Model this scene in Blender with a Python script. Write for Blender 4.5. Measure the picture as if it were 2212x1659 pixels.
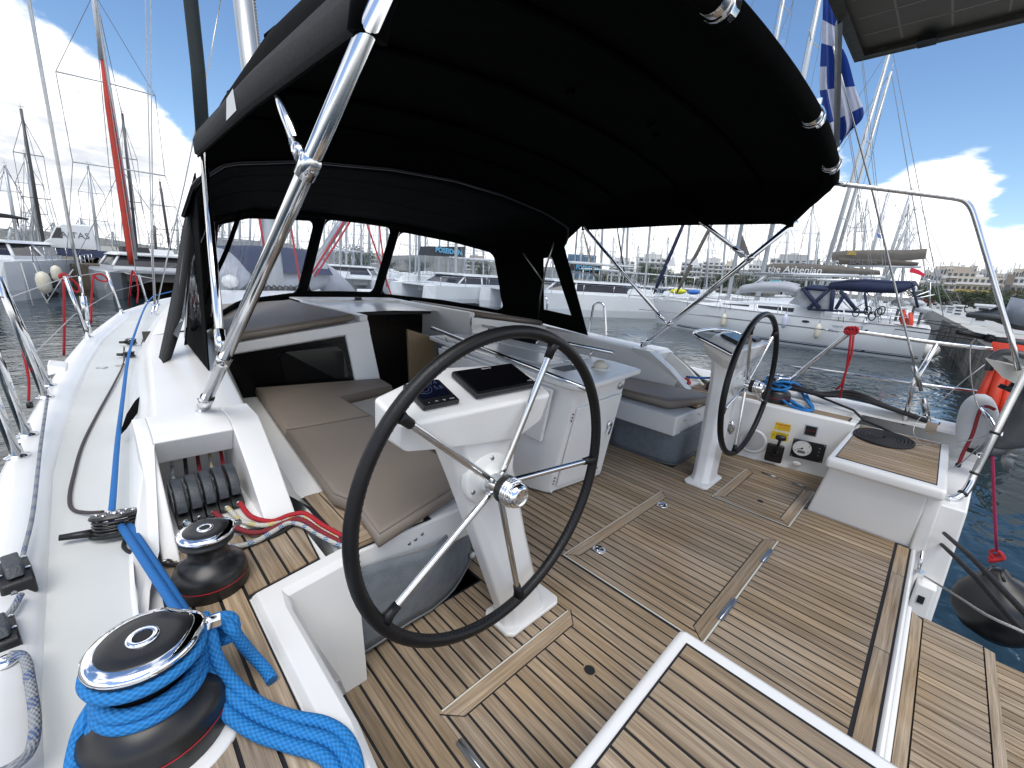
import bpy, math, random
from mathutils import Vector, Matrix, Quaternion
R = math.radians
random.seed(7)
for o in list(bpy.data.objects): bpy.data.objects.remove(o)
scene = bpy.context.scene
col = scene.collection

# ------------------------------------------------------------------ camera, sky, sun, exposure
CAMW = Vector((-1.848, 0, 1.231))
RW = Matrix(((0.71645469, -0.13414897, 0.68461429), (-0.69475591, -0.22624187, 0.68273629), (0.06330005, -0.96478944, -0.25529283)))  # columns: image right, image down, forward
cam = bpy.data.cameras.new('camera'); cam_o = bpy.data.objects.new('camera', cam); col.objects.link(cam_o)
cam.sensor_width = 36; cam.lens = 36 * 915.0 / 2212.0
cam.clip_start = 0.02; cam.clip_end = 4000
cam_o.matrix_world = Matrix.Translation(CAMW) @ Matrix(((RW[0][0], -RW[0][1], -RW[0][2]), (RW[1][0], -RW[1][1], -RW[1][2]), (RW[2][0], -RW[2][1], -RW[2][2]))).to_4x4()
scene.camera = cam_o
scene.view_settings.view_transform = 'Standard'; scene.view_settings.look = 'None'
scene.view_settings.gamma = 1; scene.view_settings.use_curve_mapping = False
scene.view_settings.exposure = 1.05

SUN_EL, SUN_AZ = R(62), R(222)      # azimuth from +y clockwise
sun_dir = Vector((math.sin(SUN_AZ) * math.cos(SUN_EL), math.cos(SUN_AZ) * math.cos(SUN_EL), math.sin(SUN_EL)))
world = bpy.data.worlds.new("World"); scene.world = world; world.use_nodes = True
wn = world.node_tree; wn.nodes.clear(); WL = wn.links.new
def wnode(t, **k):
    n = wn.nodes.new(t)
    for a, b in k.items(): setattr(n, a, b)
    return n
def wmath(op, a, b=None, clamp=False):
    n = wnode('ShaderNodeMath', operation=op, use_clamp=clamp)
    for i, v in enumerate((a, b)):
        if v is None: continue
        if isinstance(v, (int, float)): n.inputs[i].default_value = v
        else: WL(v, n.inputs[i])
    return n.outputs[0]
out = wnode('ShaderNodeOutputWorld')
sky = wnode('ShaderNodeTexSky', sky_type='NISHITA', sun_disc=False, sun_elevation=SUN_EL, sun_rotation=SUN_AZ)
sky.air_density = 1.0; sky.dust_density = 0.6; sky.ozone_density = 2.0
bsky = wnode('ShaderNodeBackground'); bsky.inputs[1].default_value = 0.088
hsv = wnode('ShaderNodeHueSaturation'); hsv.inputs['Saturation'].default_value = 1.12; WL(sky.outputs[0], hsv.inputs['Color']); WL(hsv.outputs[0], bsky.inputs[0])
tc = wnode('ShaderNodeTexCoord'); sep = wnode('ShaderNodeSeparateXYZ'); WL(tc.outputs['Generated'], sep.inputs[0])
X, Y, Z = sep.outputs
zc = wmath('MAXIMUM', Z, 0.0); den = wmath('ADD', zc, 0.24)
comb = wnode('ShaderNodeCombineXYZ'); WL(wmath('DIVIDE', X, den), comb.inputs[0]); WL(wmath('DIVIDE', Y, den), comb.inputs[1]); comb.inputs[2].default_value = 3.7
def noise(vec, sc, det, rough=.55, dist=0.0):
    n = wnode('ShaderNodeTexNoise'); n.inputs['Scale'].default_value = sc; n.inputs['Detail'].default_value = det
    n.inputs['Roughness'].default_value = rough; n.inputs['Distortion'].default_value = dist; WL(vec, n.inputs['Vector']); return n.outputs[0]
n1 = noise(comb.outputs[0], 1.25, 12, .60, .15)
n2 = noise(comb.outputs[0], 3.2, 10, .62, .2)
def blob(dx, dy, dz, lo, hi):      # smooth cloud bank centred on a direction
    v = Vector((dx, dy, dz)).normalized()
    d = wmath('ADD', wmath('ADD', wmath('MULTIPLY', X, v.x), wmath('MULTIPLY', Y, v.y)), wmath('MULTIPLY', Z, v.z))
    m = wnode('ShaderNodeMapRange', interpolation_type='SMOOTHSTEP'); WL(d, m.inputs[0]); m.inputs[1].default_value = lo; m.inputs[2].default_value = hi
    return m.outputs[0]
dens = n1
def add(a, w):
    global dens
    dens = wmath('ADD', dens, wmath('MULTIPLY', a, w))
lowband = wnode('ShaderNodeMapRange', interpolation_type='SMOOTHSTEP'); WL(Z, lowband.inputs[0]); lowband.inputs[1].default_value = .46; lowband.inputs[2].default_value = .10
add(lowband.outputs[0], .16)
# SKYBLOBS
def pixdir(px, py):
    return RW @ Vector((px - 1106, py - 829.5, 915.0))
add(blob(*pixdir(20, 120), .965, .995), .26)
add(blob(*pixdir(60, 330), .975, .998), .10)
add(blob(*pixdir(250, 320), .985, .999), .12)
add(blob(*pixdir(320, 110), .978, .998), -.30)
add(blob(*pixdir(560, 80), .96, .998), -.24)
add(blob(*pixdir(2120, 250), .955, .995), -.42)
add(blob(*pixdir(2260, 40), .95, .995), -.20)
add(blob(*pixdir(1910, 370), .982, .999), .32)
add(blob(*pixdir(1700, 560), .95, .998), .15)
add(blob(*pixdir(2170, 510), .978, .998), .36)
cm = wnode('ShaderNodeMapRange', interpolation_type='SMOOTHSTEP'); WL(dens, cm.inputs[0]); cm.inputs[1].default_value = .475; cm.inputs[2].default_value = .575
mask = cm.outputs[0]
# shading of the cloud: lit rims, grey hearts
sh = wnode('ShaderNodeMapRange', interpolation_type='SMOOTHSTEP'); WL(wmath('ADD', wmath('MULTIPLY', dens, .62), wmath('ADD', wmath('MULTIPLY', n2, .95), wmath('MULTIPLY', Z, .25))), sh.inputs[0]); sh.inputs[1].default_value = .96; sh.inputs[2].default_value = 1.26
cr = wnode('ShaderNodeMix', data_type='RGBA'); WL(sh.outputs[0], cr.inputs[0]); cr.inputs[6].default_value = (1.0, 1.0, 1.0, 1); cr.inputs[7].default_value = (.52, .545, .585, 1)
bcl = wnode('ShaderNodeBackground'); bcl.inputs[1].default_value = .76; WL(cr.outputs[2], bcl.inputs[0])
mx = wnode('ShaderNodeMixShader'); WL(mask, mx.inputs[0]); WL(bsky.outputs[0], mx.inputs[1]); WL(bcl.outputs[0], mx.inputs[2])
WL(mx.outputs[0], out.inputs[0])
sun = bpy.data.lights.new('sun', 'SUN'); sun.energy = 1.15; sun.angle = R(40); sun.color = (1, .96, .9)
sun_o = bpy.data.objects.new('sun', sun); col.objects.link(sun_o); sun_o.location = (0, 0, 30)
sun_o.rotation_euler = sun_dir.to_track_quat('Z', 'Y').to_euler()

# ------------------------------------------------------------------ frames
# x to starboard, y forward, z up from the cockpit sole; the yacht lies level
HEEL = Matrix.Identity(4)
RBt = Matrix(((0.71645469, -0.13414897, 0.68461429), (-0.69475591, -0.22624187, 0.68273629), (0.06330005, -0.96478944, -0.25529283)))
CB = Vector((-1.848, 0, 1.231))
def _on(Rm, O, px, py, ax, v):
    r = Rm @ Vector((px - 1106, py - 829.5, 915.0)); return O + r * ((v - O[ax]) / r[ax])
def bz(px, py, z): return _on(RBt, CB, px, py, 2, z)      # survey helpers: sight line met with a plane of the yacht
def bx(px, py, x): return _on(RBt, CB, px, py, 0, x)
def by(px, py, y): return _on(RBt, CB, px, py, 1, y)
def bpl(px, py, p0, n):
    r = RBt @ Vector((px - 1106, py - 829.5, 915.0)); n = Vector(n); return CB + r * ((Vector(p0) - CB).dot(n) / r.dot(n))
def wz(px, py, z): return _on(RW, CAMW, px, py, 2, z)     # the same in the harbour's level frame
def wy(px, py, y): return _on(RW, CAMW, px, py, 1, y)
def wx(px, py, x): return _on(RW, CAMW, px, py, 0, x)
WATER = -1.0

# ------------------------------------------------------------------ materials
MATS = {}
def mat(name, color, rough=.5, metal=0.0, noise_amt=0.0, noise_sc=8, bump=0.0, bump_sc=60, spec=.5, emis=None, alpha=None, trans=0, coat=0, color2=None, stretch=None, randv=0.0, hard=None):
    if name in MATS: return MATS[name]
    m = bpy.data.materials.new(name); m.use_nodes = True; nt = m.node_tree; L = nt.links.new
    b = nt.nodes['Principled BSDF']; b.inputs['Roughness'].default_value = rough; b.inputs['Metallic'].default_value = metal
    b.inputs['Specular IOR Level'].default_value = spec
    if trans: b.inputs['Transmission Weight'].default_value = trans
    if coat: b.inputs['Coat Weight'].default_value = coat; b.inputs['Coat Roughness'].default_value = .08
    c = (*color, 1); b.inputs['Base Color'].default_value = c
    t = nt.nodes.new('ShaderNodeTexCoord'); mp = nt.nodes.new('ShaderNodeMapping'); L(t.outputs['Object'], mp.inputs[0])
    if stretch: mp.inputs['Scale'].default_value = stretch
    last = None
    if noise_amt or color2:
        n = nt.nodes.new('ShaderNodeTexNoise'); n.inputs['Scale'].default_value = noise_sc; n.inputs['Detail'].default_value = 6; L(mp.outputs[0], n.inputs['Vector'])
        r = nt.nodes.new('ShaderNodeMapRange'); L(n.outputs[0], r.inputs[0]); r.inputs[1].default_value = .3 if not hard else .5 - hard; r.inputs[2].default_value = .7 if not hard else .5 + hard
        mixn = nt.nodes.new('ShaderNodeMix'); mixn.data_type = 'RGBA'; L(r.outputs[0], mixn.inputs[0])
        c2 = color2 if color2 else tuple(max(0, x * (1 - noise_amt)) for x in color)
        mixn.inputs[6].default_value = c; mixn.inputs[7].default_value = (*c2, 1); last = mixn.outputs[2]
    if randv:
        oi = nt.nodes.new('ShaderNodeObjectInfo'); h = nt.nodes.new('ShaderNodeHueSaturation')
        rr = nt.nodes.new('ShaderNodeMapRange'); L(oi.outputs['Random'], rr.inputs[0]); rr.inputs[3].default_value = 1 - randv; rr.inputs[4].default_value = 1 + randv
        L(rr.outputs[0], h.inputs['Value'])
        if last: L(last, h.inputs['Color'])
        else: h.inputs['Color'].default_value = c
        last = h.outputs[0]
    if last: L(last, b.inputs['Base Color'])
    if bump:
        n = nt.nodes.new('ShaderNodeTexNoise'); n.inputs['Scale'].default_value = bump_sc; n.inputs['Detail'].default_value = 3; L(mp.outputs[0], n.inputs['Vector'])
        bp = nt.nodes.new('ShaderNodeBump'); bp.inputs['Strength'].default_value = bump; bp.inputs['Distance'].default_value = .01; L(n.outputs[0], bp.inputs['Height']); L(bp.outputs[0], b.inputs['Normal'])
    if emis: b.inputs['Emission Color'].default_value = (*emis, 1); b.inputs['Emission Strength'].default_value = 1
    MATS[name] = m; return m
def teak(name, axis):
    m = bpy.data.materials.new(name); m.use_nodes = True; nt = m.node_tree; L = nt.links.new; b = nt.nodes['Principled BSDF']
    b.inputs['Roughness'].default_value = .75; b.inputs['Specular IOR Level'].default_value = .15
    t = nt.nodes.new('ShaderNodeTexCoord'); oi = nt.nodes.new('ShaderNodeObjectInfo')
    off = nt.nodes.new('ShaderNodeVectorMath'); off.operation = 'MULTIPLY_ADD'; L(oi.outputs['Random'], off.inputs[0]); off.inputs[1].default_value = (13, 7, 5); L(t.outputs['Object'], off.inputs[2])
    mp = nt.nodes.new('ShaderNodeMapping'); L(off.outputs[0], mp.inputs[0])
    mp.inputs['Scale'].default_value = (95, 3, 95) if axis == 'y' else (3, 95, 95)
    n = nt.nodes.new('ShaderNodeTexNoise'); n.inputs['Scale'].default_value = 1; n.inputs['Detail'].default_value = 8; n.inputs['Roughness'].default_value = .62; L(mp.outputs[0], n.inputs['Vector'])
    mp2 = nt.nodes.new('ShaderNodeMapping'); L(off.outputs[0], mp2.inputs[0]); mp2.inputs['Scale'].default_value = (420, 9, 420) if axis == 'y' else (9, 420, 420)
    nf = nt.nodes.new('ShaderNodeTexNoise'); nf.inputs['Scale'].default_value = 1; nf.inputs['Detail'].default_value = 3; L(mp2.outputs[0], nf.inputs['Vector'])
    r = nt.nodes.new('ShaderNodeValToRGB'); L(n.outputs[0], r.inputs[0])
    e = r.color_ramp.elements; e[0].position = .28; e[0].color = (.185, .130, .080, 1); e[1].position = .72; e[1].color = (.43, .325, .212, 1)
    x = e.new(.5); x.color = (.305, .222, .138, 1)
    blot = nt.nodes.new('ShaderNodeTexNoise'); blot.inputs['Scale'].default_value = 2.6; blot.inputs['Detail'].default_value = 5; L(t.outputs['Object'], blot.inputs['Vector'])
    br = nt.nodes.new('ShaderNodeMapRange'); L(blot.outputs[0], br.inputs[0]); br.inputs[1].default_value = .35; br.inputs[2].default_value = .65; br.inputs[3].default_value = 0; br.inputs[4].default_value = 1
    grey = nt.nodes.new('ShaderNodeMix'); grey.data_type = 'RGBA'; L(br.outputs[0], grey.inputs[0]); L(r.outputs[0], grey.inputs[6])
    hs = nt.nodes.new('ShaderNodeHueSaturation'); L(r.outputs[0], hs.inputs['Color']); hs.inputs['Saturation'].default_value = .72; hs.inputs['Value'].default_value = 1.05; L(hs.outputs[0], grey.inputs[7])
    fine = nt.nodes.new('ShaderNodeMapRange'); L(nf.outputs[0], fine.inputs[0]); fine.inputs[1].default_value = .3; fine.inputs[2].default_value = .7; fine.inputs[3].default_value = .74; fine.inputs[4].default_value = 1.16
    rv = nt.nodes.new('ShaderNodeMapRange'); L(oi.outputs['Random'], rv.inputs[0]); rv.inputs[3].default_value = .82; rv.inputs[4].default_value = 1.18
    mul = nt.nodes.new('ShaderNodeMath'); mul.operation = 'MULTIPLY'; L(fine.outputs[0], mul.inputs[0]); L(rv.outputs[0], mul.inputs[1])
    h2 = nt.nodes.new('ShaderNodeHueSaturation'); L(grey.outputs[2], h2.inputs['Color']); L(mul.outputs[0], h2.inputs['Value']); L(h2.outputs[0], b.inputs['Base Color'])
    bp = nt.nodes.new('ShaderNodeBump'); bp.inputs['Strength'].default_value = .25; bp.inputs['Distance'].default_value = .002; L(nf.outputs[0], bp.inputs['Height']); L(bp.outputs[0], b.inputs['Normal'])
    MATS[name] = m; return m
def ropemat(name, c1, c2=None, fleck=0.0, pitch=46):
    """braided rope: u runs along the rope in metres, v once round it"""
    m = bpy.data.materials.new(name); m.use_nodes = True; nt = m.node_tree; L = nt.links.new; b = nt.nodes['Principled BSDF']; b.inputs['Roughness'].default_value = .75
    uv = nt.nodes.new('ShaderNodeUVMap'); s = nt.nodes.new('ShaderNodeSeparateXYZ'); L(uv.outputs[0], s.inputs[0])
    def M(op, a, c=None):
        n = nt.nodes.new('ShaderNodeMath'); n.operation = op
        for i, v in enumerate((a, c)):
            if v is None: continue
            if isinstance(v, (int, float)): n.inputs[i].default_value = v
            else: L(v, n.inputs[i])
        return n.outputs[0]
    u = M('MULTIPLY', s.outputs[0], pitch * 1.7 * 6.283); v = M('MULTIPLY', s.outputs[1], 6.283 * 7)
    a = M('SINE', M('ADD', u, v)); c = M('SINE', M('SUBTRACT', u, v)); h = M('MULTIPLY', M('ADD', a, c), .5)
    hh = M('ADD', M('MULTIPLY', h, .5), .5)
    mix = nt.nodes.new('ShaderNodeMix'); mix.data_type = 'RGBA'; L(hh, mix.inputs[0]); mix.inputs[6].default_value = (*[x * .55 for x in c1], 1); mix.inputs[7].default_value = (*c1, 1)
    res = mix.outputs[2]
    if c2:
        f1 = M('SINE', M('MULTIPLY', s.outputs[0], 6.283 * fleck)); f2 = M('GREATER_THAN', f1, .45); f3 = M('GREATER_THAN', a, -.1)
        ff = M('MULTIPLY', f2, f3); m2 = nt.nodes.new('ShaderNodeMix'); m2.data_type = 'RGBA'; L(ff, m2.inputs[0]); L(res, m2.inputs[6]); m2.inputs[7].default_value = (*c2, 1); res = m2.outputs[2]
    L(res, b.inputs['Base Color'])
    bp = nt.nodes.new('ShaderNodeBump'); bp.inputs['Strength'].default_value = .8; bp.inputs['Distance'].default_value = .002; L(hh, bp.inputs['Height']); L(bp.outputs[0], b.inputs['Normal'])
    MATS[name] = m; return m

GEL = mat('gelcoat_white', (.79, .795, .785), .32, noise_amt=.07, noise_sc=3, bump=.05, bump_sc=9, coat=.25)
DECK = mat('nonskid_deck', (.60, .615, .60), .75, noise_amt=.10, noise_sc=2.2, bump=.18, bump_sc=900)
GELG = mat('gelcoat_grey', (.50, .54, .57), .45, noise_amt=.06, noise_sc=4)
TEAKY, TEAKX = teak('teak_lengthwise', 'y'), teak('teak_crosswise', 'x')
CAULK = mat('black_caulk', (.008, .008, .01), .7)
STEEL = mat('polished_steel', (.72, .73, .74), .12, 1.0, noise_amt=.12, noise_sc=14)
STEELD = mat('dull_steel', (.45, .46, .47), .3, 1.0, noise_amt=.2, noise_sc=20)
CHROME = mat('chrome', (.85, .86, .88), .05, 1.0)
BLACKP = mat('black_plastic', (.010, .011, .012), .38, noise_amt=.3, noise_sc=30, bump=.1, bump_sc=300)
BLACKS = mat('satin_black', (.012, .012, .013), .33, noise_amt=.35, noise_sc=18)
LEATHER = mat('black_leather', (.0065, .007, .0085), .42, noise_amt=.3, noise_sc=25, bump=.12, bump_sc=220, spec=.35)
CANVAS = mat('black_canvas', (.0022, .0027, .003), .95, noise_amt=.2, noise_sc=60, bump=.4, bump_sc=9, spec=.08)
CANVASG = mat('skylit_canvas', (.030, .032, .034), .9, noise_amt=.35, noise_sc=120, bump=.3, bump_sc=500)  # paler copy of the black canvas, the valance's skylight put into its colour
TAUPE = mat('taupe_vinyl', (.235, .196, .162), .52, noise_amt=.06, noise_sc=5, bump=.25, bump_sc=7)
MESHBAG = mat('grey_mesh_fabric', (.20, .225, .25), .75, noise_amt=.2, noise_sc=26, bump=.5, bump_sc=300, stretch=(1, 1, 1))
GLASSD = mat('dark_glass', (.006, .007, .009), .06, spec=.6)
RED = mat('red_line', (.42, .012, .02), .7)
WHITEP = mat('white_plastic', (.74, .75, .73), .35, noise_amt=.05)
CREAM = mat('cream_fender', (.62, .59, .48), .45, noise_amt=.15, noise_sc=6)
def clear_vinyl():
    m = bpy.data.materials.new('clear_vinyl'); m.use_nodes = True; nt = m.node_tree; L = nt.links.new; nt.nodes.clear()
    o = nt.nodes.new('ShaderNodeOutputMaterial'); t = nt.nodes.new('ShaderNodeBsdfTransparent'); t.inputs[0].default_value = (.93, .95, .98, 1)
    g = nt.nodes.new('ShaderNodeBsdfGlossy'); g.inputs['Roughness'].default_value = .08; d = nt.nodes.new('ShaderNodeBsdfTranslucent'); d.inputs[0].default_value = (.6, .65, .75, 1)
    n = nt.nodes.new('ShaderNodeTexNoise'); n.inputs['Scale'].default_value = 5; tc_ = nt.nodes.new('ShaderNodeTexCoord'); L(tc_.outputs['Object'], n.inputs['Vector'])
    bp = nt.nodes.new('ShaderNodeBump'); bp.inputs['Strength'].default_value = .4; bp.inputs['Distance'].default_value = .03; L(n.outputs[0], bp.inputs['Height']); L(bp.outputs[0], g.inputs['Normal'])
    fr = nt.nodes.new('ShaderNodeFresnel'); fr.inputs[0].default_value = 1.35
    m1 = nt.nodes.new('ShaderNodeMixShader'); L(fr.outputs[0], m1.inputs[0]); L(t.outputs[0], m1.inputs[1]); L(g.outputs[0], m1.inputs[2])
    m2 = nt.nodes.new('ShaderNodeMixShader'); m2.inputs[0].default_value = .05; L(m1.outputs[0], m2.inputs[1]); L(d.outputs[0], m2.inputs[2]); L(m2.outputs[0], o.inputs[0]); return m
VINYL = clear_vinyl()
ROPE_BLUE = ropemat('rope_blue', (.012, .22, .60)); ROPE_BLUED = ropemat('rope_blue_taut', (.01, .17, .52), pitch=90)
ROPE_WB = ropemat('rope_white_blue', (.62, .62, .58), (.03, .15, .38), fleck=22); ROPE_RED = ropemat('rope_red', (.50, .015, .025)); ROPE_REDD = ropemat('rope_dark_red', (.26, .02, .03))
ROPE_WY = ropemat('rope_white_yellow', (.65, .64, .56), (.55, .42, .05), fleck=18); ROPE_BLACK = ropemat('rope_black', (.020, .020, .023)); ROPE_GREY = ropemat('rope_grey', (.33, .35, .37), (.08, .12, .25), fleck=14)
ROPE_BROWN = ropemat('rope_brown', (.075, .06, .062)); ROPE_ORANGE = ropemat('rope_orange', (.75, .09, .02)); ROPE_WHITE = ropemat('rope_white', (.55, .55, .54))

# ------------------------------------------------------------------ mesh builder
class MB:
    def __init__(s): s.v = []; s.f = []; s.sm = []; s.uv = {}
    def add(s, vs, fs, smooth=False, uvs=None):
        n = len(s.v); s.v += [Vector(p) for p in vs]
        for i, f in enumerate(fs):
            if uvs: s.uv[len(s.f)] = uvs[i]
            s.f.append([n + k for k in f]); s.sm.append(smooth)
        return s
    def box(s, x0, x1, y0, y1, z0, z1):
        return s.add([(x0, y0, z0), (x1, y0, z0), (x1, y1, z0), (x0, y1, z0), (x0, y0, z1), (x1, y0, z1), (x1, y1, z1), (x0, y1, z1)],
                     [(0, 3, 2, 1), (4, 5, 6, 7), (0, 1, 5, 4), (1, 2, 6, 5), (2, 3, 7, 6), (3, 0, 4, 7)])
    def obox(s, c, sx, sy, sz, rot=None):
        rot = rot or Matrix.Identity(3); c = Vector(c); q = []
        for dz in (-1, 1):
            for dx, dy in ((-1, -1), (1, -1), (1, 1), (-1, 1)): q.append(c + rot @ Vector((dx * sx / 2, dy * sy / 2, dz * sz / 2)))
        return s.add(q, [(0, 3, 2, 1), (4, 5, 6, 7), (0, 1, 5, 4), (1, 2, 6, 5), (2, 3, 7, 6), (3, 0, 4, 7)])
    def prism(s, poly, z0, z1, top=None):
        n = len(poly); top = top or poly
        vs = [(p[0], p[1], z0) for p in poly] + [(p[0], p[1], z1) for p in top]
        return s.add(vs, [tuple(range(n - 1, -1, -1)), tuple(range(n, 2 * n))] + [(i, (i + 1) % n, n + (i + 1) % n, n + i) for i in range(n)])
    def hexa(s, bot, top):
        n = len(bot)
        return s.add(list(bot) + list(top), [tuple(range(n - 1, -1, -1)), tuple(range(n, 2 * n))] + [(i, (i + 1) % n, n + (i + 1) % n, n + i) for i in range(n)])
    def prismx(s, poly, x0, x1):     # polygon in (y,z), extruded along x
        n = len(poly); vs = [(x0, p[0], p[1]) for p in poly] + [(x1, p[0], p[1]) for p in poly]
        return s.add(vs, [tuple(range(n)), tuple(range(2 * n - 1, n - 1, -1))] + [(n + i, n + (i + 1) % n, (i + 1) % n, i) for i in range(n)])
    def tube(s, pts, r, n=10, closed=False, caps=True, smooth=True):
        pts = [Vector(p) for p in pts]; m = len(pts)
        if m < 2: return s
        rr = r if isinstance(r, (list, tuple)) else [r] * m
        T = []
        for i in range(m):
            a = pts[(i - 1) % m] if (closed or i) else pts[0]; b = pts[(i + 1) % m] if (closed or i < m - 1) else pts[-1]
            d = b - a; T.append(d.normalized() if d.length > 1e-9 else Vector((0, 0, 1)))
        up = Vector((0, 0, 1)) if abs(T[0].z) < .9 else Vector((1, 0, 0))
        nrm = (up - T[0] * up.dot(T[0])).normalized(); vs = []; L = 0; us = [0]
        for i in range(m):
            if i: nrm = (nrm - T[i] * nrm.dot(T[i])).normalized(); L += (pts[i] - pts[i - 1]).length; us.append(L)
            bn = T[i].cross(nrm)
            for k in range(n):
                a = 2 * math.pi * k / n; vs.append(pts[i] + (nrm * math.cos(a) + bn * math.sin(a)) * rr[i])
        fs = []; uvs = []
        for i in range(m if closed else m - 1):
            j = (i + 1) % m; u1 = us[i]; u2 = us[j] if j else L + (pts[0] - pts[-1]).length
            for k in range(n):
                k2 = (k + 1) % n; fs.append((i * n + k, i * n + k2, j * n + k2, j * n + k)); uvs.append([(u1, k / n), (u1, (k + 1) / n), (u2, (k + 1) / n), (u2, k / n)])
        s.add(vs, fs, smooth, uvs)
        if caps and not closed:
            b = len(s.v) - len(vs); s.f.append([b + k for k in range(n - 1, -1, -1)]); s.sm.append(False); s.f.append([b + (m - 1) * n + k for k in range(n)]); s.sm.append(False)
        return s
    def lathe(s, prof, n=24, M=None, smooth=True, sx=1, sy=1, cap=False):
        vs = []; M = M or Matrix.Identity(4)
        for r, z in prof:
            for k in range(n):
                a = 2 * math.pi * k / n; vs.append(M @ Vector((r * math.cos(a) * sx, r * math.sin(a) * sy, z)))
        fs = []
        for i in range(len(prof) - 1):
            for k in range(n):
                k2 = (k + 1) % n; fs.append((i * n + k, i * n + k2, (i + 1) * n + k2, (i + 1) * n + k))
        s.add(vs, fs, smooth); b = len(s.v) - len(vs)
        if cap and prof[0][0] > 1e-5: s.f.append([b + k for k in range(n - 1, -1, -1)]); s.sm.append(False)
        if cap and prof[-1][0] > 1e-5: s.f.append([b + (len(prof) - 1) * n + k for k in range(n)]); s.sm.append(False)
        return s
    def loft(s, rows, smooth=True, closed=False):
        n = len(rows[0]); vs = [p for r in rows for p in r]; fs = []
        for i in range(len(rows) - 1):
            for k in range(n if closed else n - 1):
                k2 = (k + 1) % n; fs.append((i * n + k, i * n + k2, (i + 1) * n + k2, (i + 1) * n + k))
        return s.add(vs, fs, smooth)
    def merge(s, o, M=None):
        n = len(s.v); s.v += [(M @ p if M else p) for p in o.v]
        for i, f in enumerate(o.f):
            if i in o.uv: s.uv[len(s.f)] = o.uv[i]
            s.f.append([n + k for k in f]); s.sm.append(o.sm[i])
        return s
    def mesh(s, name, m, off=None):
        me = bpy.data.meshes.new(name); off = off or Vector((0, 0, 0))
        me.from_pydata([tuple(p - off) for p in s.v], [], s.f); me.polygons.foreach_set('use_smooth', s.sm)
        if s.uv:
            ul = me.uv_layers.new(name='uv')
            for i, p in enumerate(me.polygons):
                q = s.uv.get(i)
                if q:
                    for k, li in enumerate(p.loop_indices): ul.data[li].uv = q[k]
        ms = m if isinstance(m, list) else [m]
        for x in ms: me.materials.append(x)
        me.validate(); me.update(); return me

def tag(o, label=None, cat=None, group=None, kind=None):
    if label: o['label'] = label
    if cat: o['category'] = cat
    if group: o['group'] = group
    if kind: o['kind'] = kind
    return o
BASE = {}
def place(o, loc, rz, boat):
    M = Matrix.Translation(Vector(loc)) @ Matrix.Rotation(rz, 4, 'Z'); o.matrix_world = (HEEL @ M) if boat else M
def thing(name, label, cat, loc=(0, 0, 0), rz=0, group=None, boat=True):
    o = bpy.data.objects.new(name, None); col.objects.link(o); o.empty_display_size = .05; place(o, loc, rz, boat); BASE[o.name] = Vector(loc); return tag(o, label, cat, group)
def bevel(o, w, seg=2, ang=35):
    b = o.modifiers.new('bevel', 'BEVEL'); b.width = w; b.segments = seg; b.limit_method = 'ANGLE'; b.angle_limit = R(ang); b.harden_normals = False
    for p in o.data.polygons: p.use_smooth = True
    e = o.modifiers.new('wn', 'WEIGHTED_NORMAL'); e.keep_sharp = False
    return o
def part(name, mb, m, parent, absolute=False, bev=0, label=None, kind=None):
    """a mesh under its thing; absolute = the builder holds yacht (or harbour) coordinates"""
    off = None
    if absolute:
        p = parent
        while p.parent: p = p.parent
        off = BASE.get(p.name, Vector((0, 0, 0)))
    me = mb.mesh(name, m, off) if isinstance(mb, MB) else mb
    o = bpy.data.objects.new(name, me); col.objects.link(o); o.parent = parent
    if bev: bevel(o, bev)
    if label: o['label'] = label
    if kind: o['kind'] = kind
    return o
def single(name, mb, m, label, cat, base=None, group=None, bev=0, boat=True):
    """a thing that is one mesh"""
    base = Vector(base) if base else sum(mb.v, Vector()) / max(1, len(mb.v)); me = mb.mesh(name, m, base)
    o = bpy.data.objects.new(name, me); col.objects.link(o); place(o, base, 0, boat); BASE[o.name] = base
    if bev: bevel(o, bev)
    return tag(o, label, cat, group)
def struct(name, mb, m, boat=True, bev=0):
    o = bpy.data.objects.new(name, mb.mesh(name, m)); col.objects.link(o); place(o, (0, 0, 0), 0, boat); BASE[o.name] = Vector((0, 0, 0))
    if bev: bevel(o, bev)
    return tag(o, kind='structure')
def copy_tree(o, parent=None):
    c = o.copy(); col.objects.link(c); c.parent = parent
    if parent: c.matrix_parent_inverse = o.matrix_parent_inverse.copy()
    for ch in [x for x in o.children]: copy_tree(ch, c)
    return c
def smooth_path(pts, n=8, closed=False):
    pts = [Vector(p) for p in pts]; m = len(pts); o = []
    rng = range(m if closed else m - 1)
    for i in rng:
        p0 = pts[(i - 1) % m] if (closed or i > 0) else pts[0] * 2 - pts[1]; p1 = pts[i]; p2 = pts[(i + 1) % m]; p3 = pts[(i + 2) % m] if (closed or i < m - 2) else pts[-1] * 2 - pts[-2]
        for k in range(n):
            t = k / n; o.append(.5 * ((2 * p1) + (p2 - p0) * t + (2 * p0 - 5 * p1 + 4 * p2 - p3) * t * t + (3 * p1 - p0 - 3 * p2 + p3) * t ** 3))
    if not closed: o.append(pts[-1])
    return o
def text_mb(s, size, M, depth=.0006, font_shear=0, bold=0.0):
    cu = bpy.data.curves.new('t', 'FONT'); cu.body = s; cu.size = size; cu.extrude = depth; cu.align_x = 'CENTER'; cu.align_y = 'CENTER'; cu.shear = font_shear; cu.resolution_u = 3; cu.offset = bold
    ob = bpy.data.objects.new('t', cu); me = bpy.data.meshes.new_from_object(ob); mb = MB()
    mb.add([M @ v.co for v in me.vertices], [tuple(p.vertices) for p in me.polygons]); bpy.data.objects.remove(ob); bpy.data.curves.remove(cu); bpy.data.meshes.remove(me); return mb
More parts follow.
